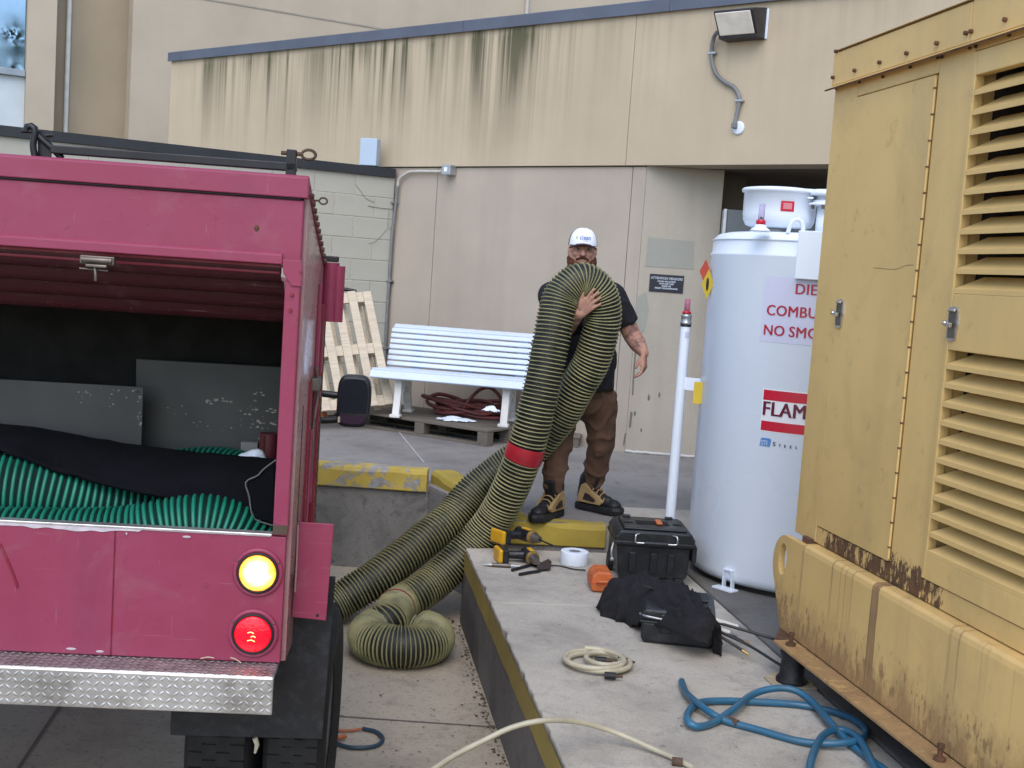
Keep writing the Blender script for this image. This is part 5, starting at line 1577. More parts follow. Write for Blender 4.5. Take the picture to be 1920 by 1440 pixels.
sign_line("FRONT YOUR ENTRANCE", -32 * u_, 11.5 * u_, 1.0, .95)
# grey cabinet in the recess
ca, cb = R2(1358, 392, -.25), R2(1400, 392, -.25)
cab_ = thing("grey_cabinet", "dark grey metal cabinet in the shaded doorway recess", "cabinet", ret_pt(ca[0], 0, -.004), R(-6))
quick_box("case", MAT['cabinet_grey'], cab_, .03, 1.2, -.24, -.0, 1.2, ca[1], .004)
quick_box("edge_trim", MAT['galv'], cab_, .0, .028, -.22, -.001, 1.2, ca[1] + .004, .003)
# ------------------------------------------------------------------ grey pallet with the white bench on it
pa, pb_ = on_z(690, 802, DZ), on_z(912, 838, DZ)
pd = (pb_ - pa); pd.z = 0; PLr = math.atan2(pd.y, pd.x)
PH = .135
# the right front corner is at pb_; the pallet is 2.2 m along the wall
PLn = Vector((-math.sin(PLr), math.cos(PLr), 0)); PLx = Vector((math.cos(PLr), math.sin(PLr), 0))
pl = thing("grey_pallet", "weathered grey timber pallet deck under the white bench", "pallet", Vector((pb_.x, pb_.y, DZ + .001)), PLr)
dw = .78
for i in range(6):
    y0 = .003 + i * (dw / 6); quick_box("deck_board", MAT['old_wood'], pl, -2.05 + .004 * (i % 2), .0, y0, y0 + dw / 6 - .004, PH - .020, PH, .003)
for x in (-2.0, -1.36, -.70, -.0):
    for y in (.0, dw / 2 - .05, dw - .10):
        quick_box("block", MAT['old_wood'], pl, x - (.10 if x == 0 else .05), x + (.0 if x == 0 else .05), y + .004, y + .095, .019, PH - .022, .003)
for y in (.0, dw / 2 - .05, dw - .10):
    quick_box("runner", MAT['old_wood'], pl, -2.05, .0, y + .002, y + .097, .0, .018, .002)
PTOP = DZ + .001 + PH
# a second low pallet end glimpsed behind the man's knees
q = on_z(1064, 838, DZ)
p2 = thing("brown_pallet", "small brown pallet end seen between the man's legs", "pallet", Vector((q.x - .10, q.y, DZ + .001)), R(-8))
quick_box("deck_board", MAT['old_wood'], p2, -.35, .20, .0, .18, .078, .095, .003)
quick_box("deck_board", MAT['old_wood'], p2, -.35, .20, .19, .38, .078, .095, .003)
for x in (-.34, .10): quick_box("block", MAT['old_wood'], p2, x, x + .09, .01, .36, .0, .077, .003)

# bench
def on_pt(px, py): return on_z(px, py, PTOP)
f0_, f1_ = on_pt(742, 782), on_pt(944, 800)
# direction of the bench from its feet
bdv = f1_ - f0_; BR = math.atan2(bdv.y, bdv.x)
BXd = Vector((math.cos(BR), math.sin(BR), 0)); BYd = Vector((-BXd.y, BXd.x, 0))
L0 = bdv.length
bench = thing("park_bench", "white slatted park bench standing on the grey pallet", "bench", f0_, BR)
def BP(px, py, off):                                      # pixel on a plane parallel to the bench front, 'off' behind the front feet
    q = on_plane(px, py, f0_ + BYd * off, BYd); return (q - f0_).dot(BXd), q.z - PTOP
xL, zSeat = BP(695, 690, -.04)[0], BP(760, 700, -.04)[1]
xR = xL + 1.52
sL, sZ = xL, .44
# seat slats: broad boards with a rolled front edge
def slat_b(name, y0, z0, y1, z1, x0, x1, th=.026):
    m = MB(); a, b = Vector((0, y0, z0)), Vector((0, y1, z1)); d = (b - a).normalized(); n = Vector((0, -d.z, d.y)) * th
    pr = [a, b, b + n, a + n]
    m.add([Vector((x0, q.y, q.z)) for q in pr] + [Vector((x1, q.y, q.z)) for q in pr], [(0, 1, 2, 3), (7, 6, 5, 4), (0, 4, 5, 1), (1, 5, 6, 2), (2, 6, 7, 3), (3, 7, 4, 0)])
    return m.build(name, MAT['bench'], bench, .008, 3)
SH = BP(700, 697, -.05)[1]
slat_b("seat_slat", -.055, SH - .055, -.015, SH + .005, xL, xR)
slat_b("seat_slat", -.010, SH + .006, .085, SH + .002, xL, xR)
slat_b("seat_slat", .092, SH + .002, .185, SH - .004, xL, xR)
slat_b("seat_slat", .192, SH - .004, .285, SH - .008, xL, xR)
slat_b("seat_slat", .292, SH - .008, .375, SH - .006, xL, xR)
# back slats
zt_ = BP(741, 613, .52)[1]
nb = 7; y0b, z0b, y1b, z1b = .395, SH + .028, .52, zt_
dxl = BP(726, 680, .40)[0]
for i in range(nb):
    t0, t1 = i / nb, (i + .78) / nb
    slat_b("back_slat", y0b + (y1b - y0b) * t0, z0b + (z1b - z0b) * t0, y0b + (y1b - y0b) * t1, z0b + (z1b - z0b) * t1, dxl, dxl + 1.46, .022)
slat_b("top_rail", y1b - .005, z1b - .014, y1b + .055, z1b + .012, dxl + .01, dxl + 1.45, .022)
for x in (dxl + .26, dxl + .73, dxl + 1.20):
    m = MB(); m.bar((x, y0b + .006, z0b - .06), (x, y1b + .004, z1b - .01), .085, .016, up=(0, 1, -.2))
    m.build("back_strut", MAT['bench'], bench, .003)
# cast legs: splayed feet, arch between
def leg_set(x):
    L = empty("leg_frame", (x, 0, 0), 0, bench)
    w = .062
    def ribbon(pts, wid, name):
        m = MB(); path = spline(pts, .02); n = len(path)
        v = []; f = []
        for i, q in enumerate(path):
            d = (path[min(i + 1, n - 1)] - path[max(i - 1, 0)]).normalized(); nn_ = Vector((0, -d.z, d.y))
            t = i / (n - 1); th = wid * (1.0 + .55 * max(0, (t - .75)) * 4 * .4)
            for sx_, sy in ((-w / 2, -1), (w / 2, -1), (w / 2, 1), (-w / 2, 1)):
                v.append(q + Vector((sx_, 0, 0)) + nn_ * (sy * th / 2))
        for i in range(n - 1):
            for k in range(4): f.append((i * 4 + k, i * 4 + (k + 1) % 4, i * 4 + 4 + (k + 1) % 4, i * 4 + 4 + k))
        f += [(0, 1, 2, 3), tuple(range(n * 4 - 4, n * 4))]
        m.add(v, f); return m.build(name, MAT['bench_leg'], L, .006)
    ribbon([(0, .03, SH - .03), (0, .035, SH * .6), (0, .02, .12), (0, .0, .02)], .045, "front_leg")
    ribbon([(0, .36, SH - .03), (0, .355, SH * .6), (0, .385, .12), (0, .42, .02)], .045, "rear_leg")
    ribbon([(0, .03, .10), (0, .09, .20), (0, .20, .245), (0, .31, .20), (0, .38, .10)], .032, "arch")
    ribbon([(0, .20, .25), (0, .14, SH - .12), (0, .10, SH - .03)], .025, "brace")
    quick_box("top_plate", MAT['bench_leg'], L, -.032, .032, -.01, .40, SH - .05, SH - .022, .005)
    quick_box("foot", MAT['bench_leg'], L, -.045, .045, -.055, .035, .0, .026, .006)
    quick_box("foot", MAT['bench_leg'], L, -.045, .045, .385, .475, .0, .026, .006)
leg_set(.0); leg_set(L0)

# red rubber hose heaped under the bench
hz = PTOP
ctr = on_z(868, 778, PTOP + .03)
rh = MB(); rs = random.Random(11)
pts = []
for k in range(9):
    ax_, ay_ = .33 + rs.uniform(-.12, .10), .14 + rs.uniform(-.06, .06)
    cx_, cy_ = rs.uniform(-.08, .08), rs.uniform(-.05, .06)
    for i in range(10):
        t = 2 * math.pi * i / 10 + rs.uniform(-.1, .1)
        x = cx_ + ax_ * math.cos(t); y = cy_ + ay_ * math.sin(t)
        z = .020 + k * .013 + .024 * math.sin(t * 2 + k * 1.7) + (.06 if (k == 5 and 3 <= i <= 4) else 0)
        q = BXd * x + BYd * (y + .18)
        pts.append(Vector((ctr.x + q.x, ctr.y + q.y, hz + max(.019, z))))
rh.tube(spline(pts, .03), .0175, 8)
tag(rh.build("red_hose_coil", MAT['red_hose']), "heap of dull red rubber hose coiled under the bench", "hose")
lo = [on_plane(px, py, f0_ + BYd * .35, BYd) for px, py in ((868, 768), (880, 750), (898, 732), (918, 727), (936, 742), (946, 768), (950, 782))]
tag(MB().tube(spline(lo, .02), .0165, 8).build("red_hose_loop", MAT['red_hose']), "single red hose loop arching up behind the bench leg", "hose")
# crumpled white rags on and below the coil
def rag(name, px, py, z, w, d, h, label, seed):
    q = on_z(px, py, z); m = MB(); n = 18; v = []; f = []
    for i in range(n + 1):
        for j in range(n + 1):
            u, t = i / n - .5, j / n - .5
            e = 1 + .35 * noise.noise(Vector((u * 3 + seed, t * 3, 1)))
            x, y = u * w * e, t * d * e
            zz = h * (.5 + .5 * noise.noise(Vector((u * 5 + seed, t * 5, 2)))) * max(0.0, 1 - 3.2 * (u * u + t * t)) + .004
            v.append((x, y, zz))
    for i in range(n):
        for j in range(n):
            a = i * (n + 1) + j; u, t = (i + .5) / n - .5, (j + .5) / n - .5
            if (u * 2.05) ** 2 + (t * 2.05) ** 2 + .25 * noise.noise(Vector((u * 7 + seed, t * 7, 5))) < 1.0:
                f.append((a, a + 1, a + n + 2, a + n + 1))
    m.add(v, f, 0, True)
    o = m.build(name, MAT['paper'], None, loc=q, rot=(0, 0, BR))
    sd_ = o.modifiers.new("s", 'SOLIDIFY'); sd_.thickness = .003
    tag(o, label, "rag")
rag("white_rag", 853, 789, PTOP + .001, .36, .16, .05, "crumpled white rag on the pallet in front of the red hose", 2)
rag("white_rag", 921, 772, PTOP + .135, .15, .10, .07, "small white rag bunched on top of the red hose", 6)

# new pine pallet leaning on end against the block wall
A0 = on_z(728, 772, DZ); 
pn = thing("pine_pallet", "new pale pine pallet leaning on end beside the truck mirror", "pallet")
# frame of the leaning pallet: bottom right corner, long edge up and to the left, cross boards across
cBR, cTR = at_y(737, 758, 10.15), at_y(694, 547, 10.55)
up_p = (cTR - cBR); Lp = up_p.length; up_p.normalize()
ac = Vector((-.93, -.35, 0.02)); ac = (ac - up_p * ac.dot(up_p)).normalized()
nrm = ac.cross(up_p).normalized()
if nrm.y > 0: nrm = -nrm
Mp = Matrix(((ac.x, up_p.x, nrm.x, cBR.x), (ac.y, up_p.y, nrm.y, cBR.y), (ac.z, up_p.z, nrm.z, cBR.z), (0, 0, 0, 1)))
pn.matrix_world = Mp
bw_ = .074
for i in range(8):
    x0 = i * .140
    quick_box("deck_board", MAT['pine'], pn, x0, x0 + bw_, .0, Lp + .01 * (i % 3), .0, .018, .002)
for y in (.0, Lp * .5 - .05, Lp - .095):
    quick_box("cross_board", MAT['pine'], pn, -.0, 1.04, y + .002, y + .098, -.022, -.001, .002)
    for x in (.0, .47, .94): quick_box("block", MAT['pine'], pn, x + .002, x + .096, y + .004, y + .094, -.100, -.023, .002)
for x in (.075, .215, .355, .50, .64, .78, .92): quick_box("back_board", MAT['pine'], pn, x, x + .062, .0, Lp - .02, -.120, -.101, .002)
bb = MB(); bb.box(-.028, .06, .0, Lp * .92, -.10, -.06); bb.build("edge_board", MAT['pine'], pn, .002)
# dark hoop of something behind the pallet's top
qb = [at_y(px, py, 10.75) for px, py in ((606, 546), (622, 541), (650, 543), (668, 547))]
tag(MB().tube(spline(qb, .02), .018, 8).build("dark_hoop", MAT['black_iron']), "dark curved band peeping over the pine pallet's top", "hoop")
c = on_z(598, 789, DZ)
m = MB(); m.lathe([(.10, 0), (.095, .02), (.05, .06), (.028, .27), (.016, .29), (0, .29)], 28)
con = thing("traffic_cone", "faded orange traffic cone half hidden behind the truck mirror", "cone", (c.x - .01, c.y + .08, DZ))
m.build("cone_body", MAT['orange'], con)
MB().box(-.10, .10, -.10, .10, .0, .018).build("cone_base", MAT['orange'], con, .01)

# ------------------------------------------------------------------ the thick ribbed vacuum hose, gripped by the man
def HP(px, py, y): return at_y(px, py, y)
HM = [MAT['hose_wall'], MAT['hose_rib']]
ring = []
RC = on_z(752, 1196, .107); rcx, rcy, rR = RC.x, RC.y + .02, .170
ringp = [Vector((rcx + rR * math.cos(a_), rcy + rR * math.sin(a_), .108)) for a_ in [R(d) for d in (118, 150, 185, 220, 255, 290, 325, 358, 392, 418)]]
ringp[0].z = .145; ringp[1].z = .115
pts = [HP(545, 1180, 6.22), HP(625, 1135, 6.38), HP(665, 1110, 6.44), HP(705, 1085, 6.50), HP(775, 1030, 6.66), HP(845, 972, 6.82), HP(889, 921, 6.90), HP(945, 875, 6.93), HP(1000, 838, 6.90),
       HP(1050, 780, 6.84), HP(1082, 725, 6.78), HP(1108, 680, 6.74), HP(1124, 630, 6.71), HP(1131, 588, 6.69), HP(1122, 548, 6.67), HP(1090, 527, 6.65), HP(1056, 552, 6.63), HP(1043, 592, 6.61),
       HP(1033, 640, 6.59), HP(1020, 705, 6.57), HP(1003, 778, 6.56), HP(983, 850, 6.58), HP(957, 915, 6.62), HP(928, 970, 6.66), HP(888, 1020, 6.66), HP(830, 1078, 6.58), HP(785, 1112, 6.48), HP(745, 1138, 6.36)]
pts += ringp
hose, hpath, hfr, hrad = ribbed("vacuum_hose", pts, .107, .0232, HM, "thick black ribbed vacuum hose with pale strips, bent over by the man", "hose", .33, None, .93, 22)
def band_on(path, fr, rad, c, half, mat, name, parent, over=1.02, wob=.0):
    """tape wrapped round the hose near point c"""
    i0 = min(range(len(path)), key=lambda i: (path[i] - c).length)
    stp = (path[1] - path[0]).length; k = int(half / stp)
    m = MB(); v = []; n = 28; rows = list(range(max(0, i0 - k), min(len(path) - 1, i0 + k) + 1))
    for j, i in enumerate(rows):
        for q in range(n):
            t = 2 * math.pi * q / n
            rr = rad[i] * (over + (.012 if j % 2 else -.004))
            v.append(path[i] + (fr[i][0] * math.cos(t) + fr[i][1] * math.sin(t)) * rr)
    f = [(a * n + b, a * n + (b + 1) % n, (a + 1) * n + (b + 1) % n, (a + 1) * n + b) for a in range(len(rows) - 1) for b in range(n)]
    m.add(v, f, 0, True); return m.build(name, mat, parent)
band_on(hpath, hfr, hrad, HP(983, 849, 6.58), .052, MAT['red_tape'], "red_tape_band", hose, 1.03)
band_on(hpath, hfr, hrad, HP(731, 1145, 6.33), .014, MAT['red_tape'], "red_tape_ring", hose, 1.03)
# ------------------------------------------------------------------ the man
def MP(px, py, y): return at_y(px, py, y)
hipC = MP(1092, 742, 7.06)
HC = MP(1092, 471, 7.03)                         # head centre
neck = MP(1091, 520, 7.05)
shL, shR = MP(1150, 556, 7.04), MP(1034, 556, 7.02)
elL, wrL = MP(1186, 630, 7.05), MP(1207, 662, 6.93)
elR, wrR = MP(1046, 632, 6.84), MP(1086, 588, 6.60)
hpL, knL, anL = MP(1124, 748, 7.06), MP(1126, 832, 7.10), MP(1112, 908, 7.19)
hpR, knR, anR = MP(1060, 748, 7.04), MP(1048, 832, 6.96), MP(1036, 912, 6.90)
b = MB()
# head: skull, jaw, cheeks, nose, brow, ears
b.ball(HC + Vector((0, .012, .022)), (.074, .092, .098), 24, 16)
b.ball(HC + Vector((0, -.018, -.045)), (.060, .070, .070), 20, 14)
b.ball(HC + Vector((0, -.040, -.085)), (.036, .040, .030), 16, 10)
for s in (-1, 1):
    cap(b, HC + Vector((s * .052, .008, -.030)), HC + Vector((s * .040, -.030, -.078)), .027, .026)
for s in (-1, 1):
    b.ball(HC + Vector((s * .036, -.060, -.018)), (.024, .022, .020), 12, 8)
    b.ball(HC + Vector((s * .030, -.074, .025)), (.026, .016, .010), 12, 8)
    b.ball(HC + Vector((s * .078, .010, -.002)), (.010, .020, .030), 12, 8)
cap(b, HC + Vector((0, -.078, .018)), HC + Vector((0, -.100, -.020)), .010, .0155)
for s in (-1, 1): b.ball(HC + Vector((s * .013, -.088, -.022)), .010, 10, 8)
cap(b, HC + Vector((-.018, -.080, -.052)), HC + Vector((.018, -.080, -.052)), .009, .009)
cap(b, neck + Vector((0, 0, -.05)), HC + Vector((0, .02, -.06)), .068, .060)
# trunk and limbs
chest = MP(1091, 590, 7.06); belly = MP(1094, 675, 7.05)
b.ball(chest, (.185, .115, .17), 20, 14); b.ball(belly, (.175, .125, .17), 20, 14); b.ball(hipC, (.165, .115, .12), 20, 14)
for s_, e_, w_ in ((shL, elL, wrL), (shR, elR, wrR)):
    cap(b, chest + Vector((0, 0, .1)), s_, .075, .066)
    cap(b, s_, e_, .062, .055); cap(b, e_, e_.lerp(w_, .45), .055, .052); cap(b, e_.lerp(w_, .45), w_, .052, .031)
for h_, k_, a_ in ((hpL, knL, anL), (hpR, knR, anR)):
    cap(b, h_, k_, .080, .058); cap(b, k_, a_, .056, .040)
# relaxed left hand: palm, four curled fingers, thumb
def hand(wr, d, across, curl, L, m, spread=.0, thumb=None):
    """wr wrist, d along the hand, across towards the little finger, curl the way the fingers bend"""
    d, across, curl = Vector(d).normalized(), Vector(across).normalized(), Vector(curl).normalized()
    pc = wr + d * .045
    for k in (-1, -.33, .33, 1):
        cap(m, wr + across * (.018 * k), wr + d * .088 + across * (.031 * k) + curl * .004, .0165, .0130, 10)
    ln = (.070, .080, .076, .060)
    for k in range(4):
        o = wr + d * .088 + across * (-.033 + .022 * k) + curl * .004
        c1 = L[k]
        p1 = o + (d * math.cos(c1[0]) + curl * math.sin(c1[0]) + across * spread * (k - 1.5)) * (ln[k] * .45)
        p2 = p1 + (d * math.cos(c1[1]) + curl * math.sin(c1[1]) + across * spread * (k - 1.5)) * (ln[k] * .32)
        p3 = p2 + (d * math.cos(c1[2]) + curl * math.sin(c1[2])) * (ln[k] * .25)
        cap(m, o, p1, .0098, .0092, 10); cap(m, p1, p2, .0092, .0086, 10); cap(m, p2, p3, .0086, .0072, 10)
    t0 = wr + d * .026 - across * .026
    td = thumb or (d * .75 - across * .62 + curl * .35)
    td = Vector(td).normalized()
    t1 = t0 + td * .045; t2 = t1 + (td * .7 + d * .5).normalized() * .036
    cap(m, t0, t1, .0150, .0118, 10); cap(m, t1, t2, .0118, .0085, 10)
hd_dir = MP(1209, 692, 6.89) - wrL
hand(wrL, hd_dir, Vector((.35, .9, 0)), Vector((-.95, .05, -.25)), [(.35, .9, 1.3), (.45, 1.0, 1.4), (.5, 1.1, 1.5), (.55, 1.15, 1.5)], b, 0, (-.55, -.35, -.62))
# right hand spread on the hose's inner bend
hand(wrR, MP(1114, 560, 6.55) - wrR, Vector((.55, .12, -.8)), Vector((.25, .75, -.2)), [(.05, .2, .3), (.05, .2, .35), (.08, .25, .4), (.1, .3, .45)], b, .12, (.05, -.25, .95))
t = NT("skin_man")
X, Y, Z = t.xyz()
c = t.ramp(t.noise(26, 4), [(.3, (.37, .195, .14)), (.7, (.46, .26, .19))])
ink = t.math('MULTIPLY', t.math('GREATER_THAN', X, elL.x - .045), t.math('MULTIPLY', t.math('LESS_THAN', Z, elL.z + .10), t.math('GREATER_THAN', Z, wrL.z + .03)))
ink2 = t.math('MULTIPLY', t.math('LESS_THAN', X, wrR.x + .01), t.math('MULTIPLY', t.math('LESS_THAN', Z, wrR.z + .06), t.math('GREATER_THAN', Z, elR.z - .1)))
pat = t.ramp(t.noise(24, 4, .6), [(.46, 0.0), (.56, .75)])
c = t.mix(t.math('MULTIPLY', t.math('ADD', ink, ink2, True), pat), c, (.10, .075, .075))
t.base(t.mix(t.ramp(t.noise(9, 4), [(.45, 0.0), (.7, .35)]), c, (.46, .19, .14))); t.rough(.62); t.spec(.3)
t.bump(t.noise(160, 3), .3, .002)
man = sculpt("person", b, .0055, t.mat, None, 3, 0, factor=.45)
tag(man, "bearded man in white cap and black shirt hugging the ribbed hose", "person")
# eyes, brows
for s in (-1, 1):
    e = MB(); e.ball(HC + Vector((s * .030, -.0700, .010)), (.0135, .011, .0058), 14, 10); eo = e.build("eye", MAT['eye_white'], man)
    MB().ball(HC + Vector((s * .030, -.0795, .010)), (.0058, .004, .0052), 10, 8).build("iris", MAT['eye_dark'], eo)
    m = MB(); m.tube(spline([HC + Vector((s * .012, -.090, .030)), HC + Vector((s * .030, -.090, .036)), HC + Vector((s * .048, -.080, .030))], .006), .0052, 6); m.build("eyebrow", MAT['beard'], man)
# beard and back hair
m = MB()
for i in range(15):
    a_ = R(-12 - i * 11.2); p_ = HC + Vector((.070 * math.cos(a_), -.008 + .060 * math.sin(a_), -.066 - .028 * math.sin(-a_)))
    m.ball(p_, (.021, .021, .032), 10, 8)
    m.ball(p_ + Vector((0, -.004, -.042)), (.022, .024, .038), 10, 8)
for s in (-1, 1):
    m.ball(HC + Vector((s * .076, .002, -.052)), (.014, .018, .026), 10, 8)
    cap(m, HC + Vector((s * .004, -.094, -.038)), HC + Vector((s * .034, -.078, -.050)), .009, .008)
m.ball(HC + Vector((0, -.058, -.108)), (.050, .036, .038), 14, 10)
sculpt("beard", m, .006, MAT['beard'], man, 2, .0035, 70)
# cap: white front, dark mesh back, brim
cp = MB(); n, nv = 40, 10
CT = HC + Vector((0, .012, .040))
v = []; f = []; mi = []
for j in range(nv + 1):
    ph = R(90) * j / nv
    for i in range(n):
        th = 2 * math.pi * i / n
        k = 1.0 - .06 * (1 - math.sin(ph)) * 0
        v.append(CT + Vector((.086 * math.cos(ph) ** .75 * math.cos(th), .104 * math.cos(ph) ** .75 * math.sin(th), -.006 + .104 * math.sin(ph))))
for j in range(nv):
    for i in range(n):
        fr_ = (i, )
        mid = R(360) * (i + .5) / n
        front = math.sin(mid) < -.30
        cp.add([], [], 0)
        f.append(((j * n + i, j * n + (i + 1) % n, (j + 1) * n + (i + 1) % n, (j + 1) * n + i), 0 if front else 1))
base_ = len(cp.v); cp.v += [Vector(q) for q in v]
for q, mi_ in f: cp.f.append([i + base_ for i in q]); cp.m.append(mi_); cp.s.append(True)
capo = cp.build("cap", [MAT['cap_white'], MAT['shirt']], man)
br = MB(); v = []; f = []; nn_ = 18
for i in range(nn_ + 1):
    th = R(-150) + R(120) * i / nn_
    for q, (rx, ry, dz) in enumerate(((.088, .106, .004), (.092, .128, .003), (.090, .148, -.002), (.086, .156, -.005))):
        v.append(CT + Vector((rx * math.cos(th) * (1.05), ry * math.sin(th), dz - .034 * abs(math.cos(th)) ** 2)))
K = 4
f = [(i * K + k, i * K + k + 1, (i + 1) * K + k + 1, (i + 1) * K + k) for i in range(nn_) for k in range(3)]
br.add(v, f, 0, True); bo = br.build("brim", plain("brim_maroon", (.030, .010, .018), .8), capo)
sd_ = bo.modifiers.new("s", 'SOLIDIFY'); sd_.thickness = .005
def cap_text(txt, size, z, x, mat, bold=.0005, sx=1.0):
    v, f = text_geo(txt, size, 'CENTER', 1.0, bold, sx); out = []
    for p in v:
        zz = z + p.y; th = R(-90) + (p.x + x) / .098
        sp = min(.98, max(0, (zz + .006) / .104)); cs = (1 - sp * sp) ** .5
        out.append(CT + Vector((.0885 * cs ** .75 * math.cos(th), .1065 * cs ** .75 * math.sin(th), zz)))
    MB().add(out, f).build("cap_lettering", mat, capo)
cap_text("clean", .040, .026, .010, plain("cap_print_blue", (.06, .12, .42), .6), .0003, 1.0)
cap_text("e", .030, .030, -.052, plain("cap_print_lime", (.42, .50, .12), .6), .0008)
cap_text("_____", .016, .020, .010, bpy.data.materials["cap_print_blue"], .0002, .9)
# T-shirt over the trunk with short sleeves
m = MB()
m.ball(chest, (.212, .135, .165), 24, 16); m.ball(belly + Vector((0, -.005, 0)), (.205, .148, .19), 24, 16)
hem = MP(1092, 726, 7.06)
m.cyl(belly, hem, .195, .192, 28); m.ball(hem + Vector((0, 0, .02)), (.195, .135, .03), 20, 10)
for s_, e_ in ((shL, elL), (shR, elR)):
    cap(m, chest + Vector((0, .0, .105)), s_ + Vector((0, 0, .002)), .088, .084)
    m.cyl(s_, s_.lerp(e_, .72), .082, .077, 18); m.ball(s_, .082, 16, 10)
cap(m, chest + Vector((0, .0, .12)), neck + Vector((0, .01, -.045)), .12, .080)
sculpt("shirt", m, .010, MAT['shirt'], man, 2, .007, 8, (1, 1, .8), crease=1.3)
# trousers
m = MB()
m.ball(hipC + Vector((0, 0, .03)), (.188, .135, .10), 22, 14); m.ball(hipC + Vector((0, 0, -.04)), (.190, .135, .10), 22, 14)
cap(m, hpL, knL, .104, .084); cap(m, knL, knL.lerp(anL, .6), .084, .072); cap(m, knL.lerp(anL, .6), anL + Vector((0, 0, .015)), .072, .062)
cap(m, hpR, knR, .104, .082); cap(m, knR, knR.lerp(anR, .6), .082, .072); cap(m, knR.lerp(anR, .6), anR + Vector((0, 0, .02)), .072, .064)
sculpt("trousers", m, .010, MAT['trousers'], man, 2, .011, 7.5, (1, 1, 1.0), crease=1.4)
# high-top boots
def boot(heel, toe, ankle, lift):
    heel, toe = Vector(heel), Vector(toe); d = (toe - heel); d.z = 0; d.normalize(); sd = Vector((-d.y, d.x, 0)) * 1.12; d = d * 1.06
    up = Vector((0, 0, 1.16)); z0 = DZ + .002 + lift
    o0 = Vector((heel.x, heel.y, z0))
    def P(a, s, z): return o0 + d * a + sd * s + up * z
    Bt = empty("boot", (0, 0, 0), 0, man)
    so = MB(); out = [(-.02, .0), (-.012, .034), (.05, .040), (.12, .038), (.19, .050), (.25, .046), (.285, .022), (.292, .0), (.285, -.022), (.25, -.046), (.19, -.048), (.12, -.038), (.05, -.038), (-.012, -.032)]
    vv = [P(a, s, .0) for a, s in out] + [P(a * 1.02, s * 1.06, .016 + (.008 if a > .22 else 0)) for a, s in out] + [P(a, s * .98, .036 + (.006 if a > .22 else 0)) for a, s in out]
    n = len(out); ff = []
    for r_ in range(2): ff += [(r_ * n + i, r_ * n + (i + 1) % n, (r_ + 1) * n + (i + 1) % n, (r_ + 1) * n + i) for i in range(n)]
    ff += [tuple(range(n - 1, -1, -1)), tuple(range(2 * n, 3 * n))]
    so.add(vv, ff); so.build("sole", MAT['boot_black'], Bt, .004)
    u = MB()
    cap(u, P(.03, 0, .055), P(.235, 0, .050), .040, .034); u.ball(P(.235, .0, .046), (.046, .046, .030), 16, 10)
    cap(u, P(.10, .0, .075), P(.19, 0, .062), .040, .034)
    cap(u, P(.025, 0, .07), P(.045, 0, .165), .044, .052); cap(u, P(.07, 0, .08), P(.075, 0, .165), .042, .050)
    sculpt("upper", u, .007, MAT['boot_black'], Bt, 3)
    tg_ = MB(); tg_.bar(P(.098, 0, .11), P(.128, 0, .198), .070, .026, up=tuple(d)); tg_.build("tongue", MAT['boot_black'], Bt, .012, 3)
    for s in (-1, 1):
        q = MB()
        poly = [(.005, .045), (.03, .135), (.07, .155), (.095, .115), (.15, .088), (.185, .060), (.165, .042)]
        hol = [(.055, .062), (.065, .098), (.095, .092), (.14, .066), (.13, .054)]
        def skin(a, z, e): return P(a, s * (.046 + .004 * math.sin(a * 20) - max(0, z - .07) * .10 + e), z)
        vv = [skin(a, z, .004) for a, z in poly]; vi = [skin(a, z, -.014) for a, z in poly]; k = len(poly)
        q.add(vv + vi, [tuple(range(k))] + [(i, (i + 1) % k, k + (i + 1) % k, k + i) for i in range(k)]); q.build("tan_quarter", MAT['boot_tan'], Bt, .003)
        h_ = MB(); vv = [skin(a, z, .0065) for a, z in hol]; h_.add(vv, [tuple(range(len(hol)))]); h_.build("dark_inset", plain("boot_inset", (.02, .008, .010), .7) if "boot_inset" not in bpy.data.materials else bpy.data.materials["boot_inset"], Bt)
    for i in range(4):
        a, z = .105 + i * .024, .128 - i * .017
        lc = MB(); lc.tube(spline([P(a, -.036, z - .014), P(a + .004, -.016, z + .006), P(a + .004, .016, z + .006), P(a, .036, z - .014)], .01), .0045, 6)
        lc.build("lace", MAT['boot_tan'], Bt)
h_, t_ = on_z(1048, 962, DZ), on_z(1006, 980, DZ)
boot(anR + Vector((.045, .06, 0)), anR + Vector((-.13, -.24, 0)), anR, 0)
boot(anL + Vector((-.072, .035, 0)), anL + Vector((.20, -.16, 0)), anL, .004)
# ------------------------------------------------------------------ tools on the pad
def pad_at(px, py): return on_z(px, py, PZ)
# rolling tool chest
cR = on_z(1288, 1104, PZ)
tb = thing("tool_chest", "large black wheeled tool chest with bright handle before the tank", "tool box", (cR.x - .185, cR.y - .01, PZ), R(1.5))
w, d_, h = .195, .34, .205
m = MB(); m.prism([(-w + .015, .045), (w - .015, .045), (w, h), (-w, h)], .02, d_, 'y'); body = m.build("body", MAT['black_plastic'], tb, .008)
for x in (-.11, .0, .09):
    quick_box("rib", MAT['black_plastic'], tb, x - .018, x + .018, .004, .022, .07, h - .03, .004)
lid = MB(); lid.prism([(-w - .012, h + .002), (w + .012, h + .002), (w + .014, h + .050), (w - .010, h + .085), (-w + .010, h + .085), (-w - .014, h + .050)], -.004, d_ + .01, 'y')
lid_o = lid.build("lid", MAT['black_plastic'], tb, .012, 3)
quick_box("lid_band", MAT['black_plastic'], lid_o, -w - .018, w + .018, -.010, d_ + .012, h + .012, h + .030, .004)
quick_box("side_latch", MAT['black_plastic'], tb, w + .002, w + .026, .0, .10, h - .07, h + .02, .006)
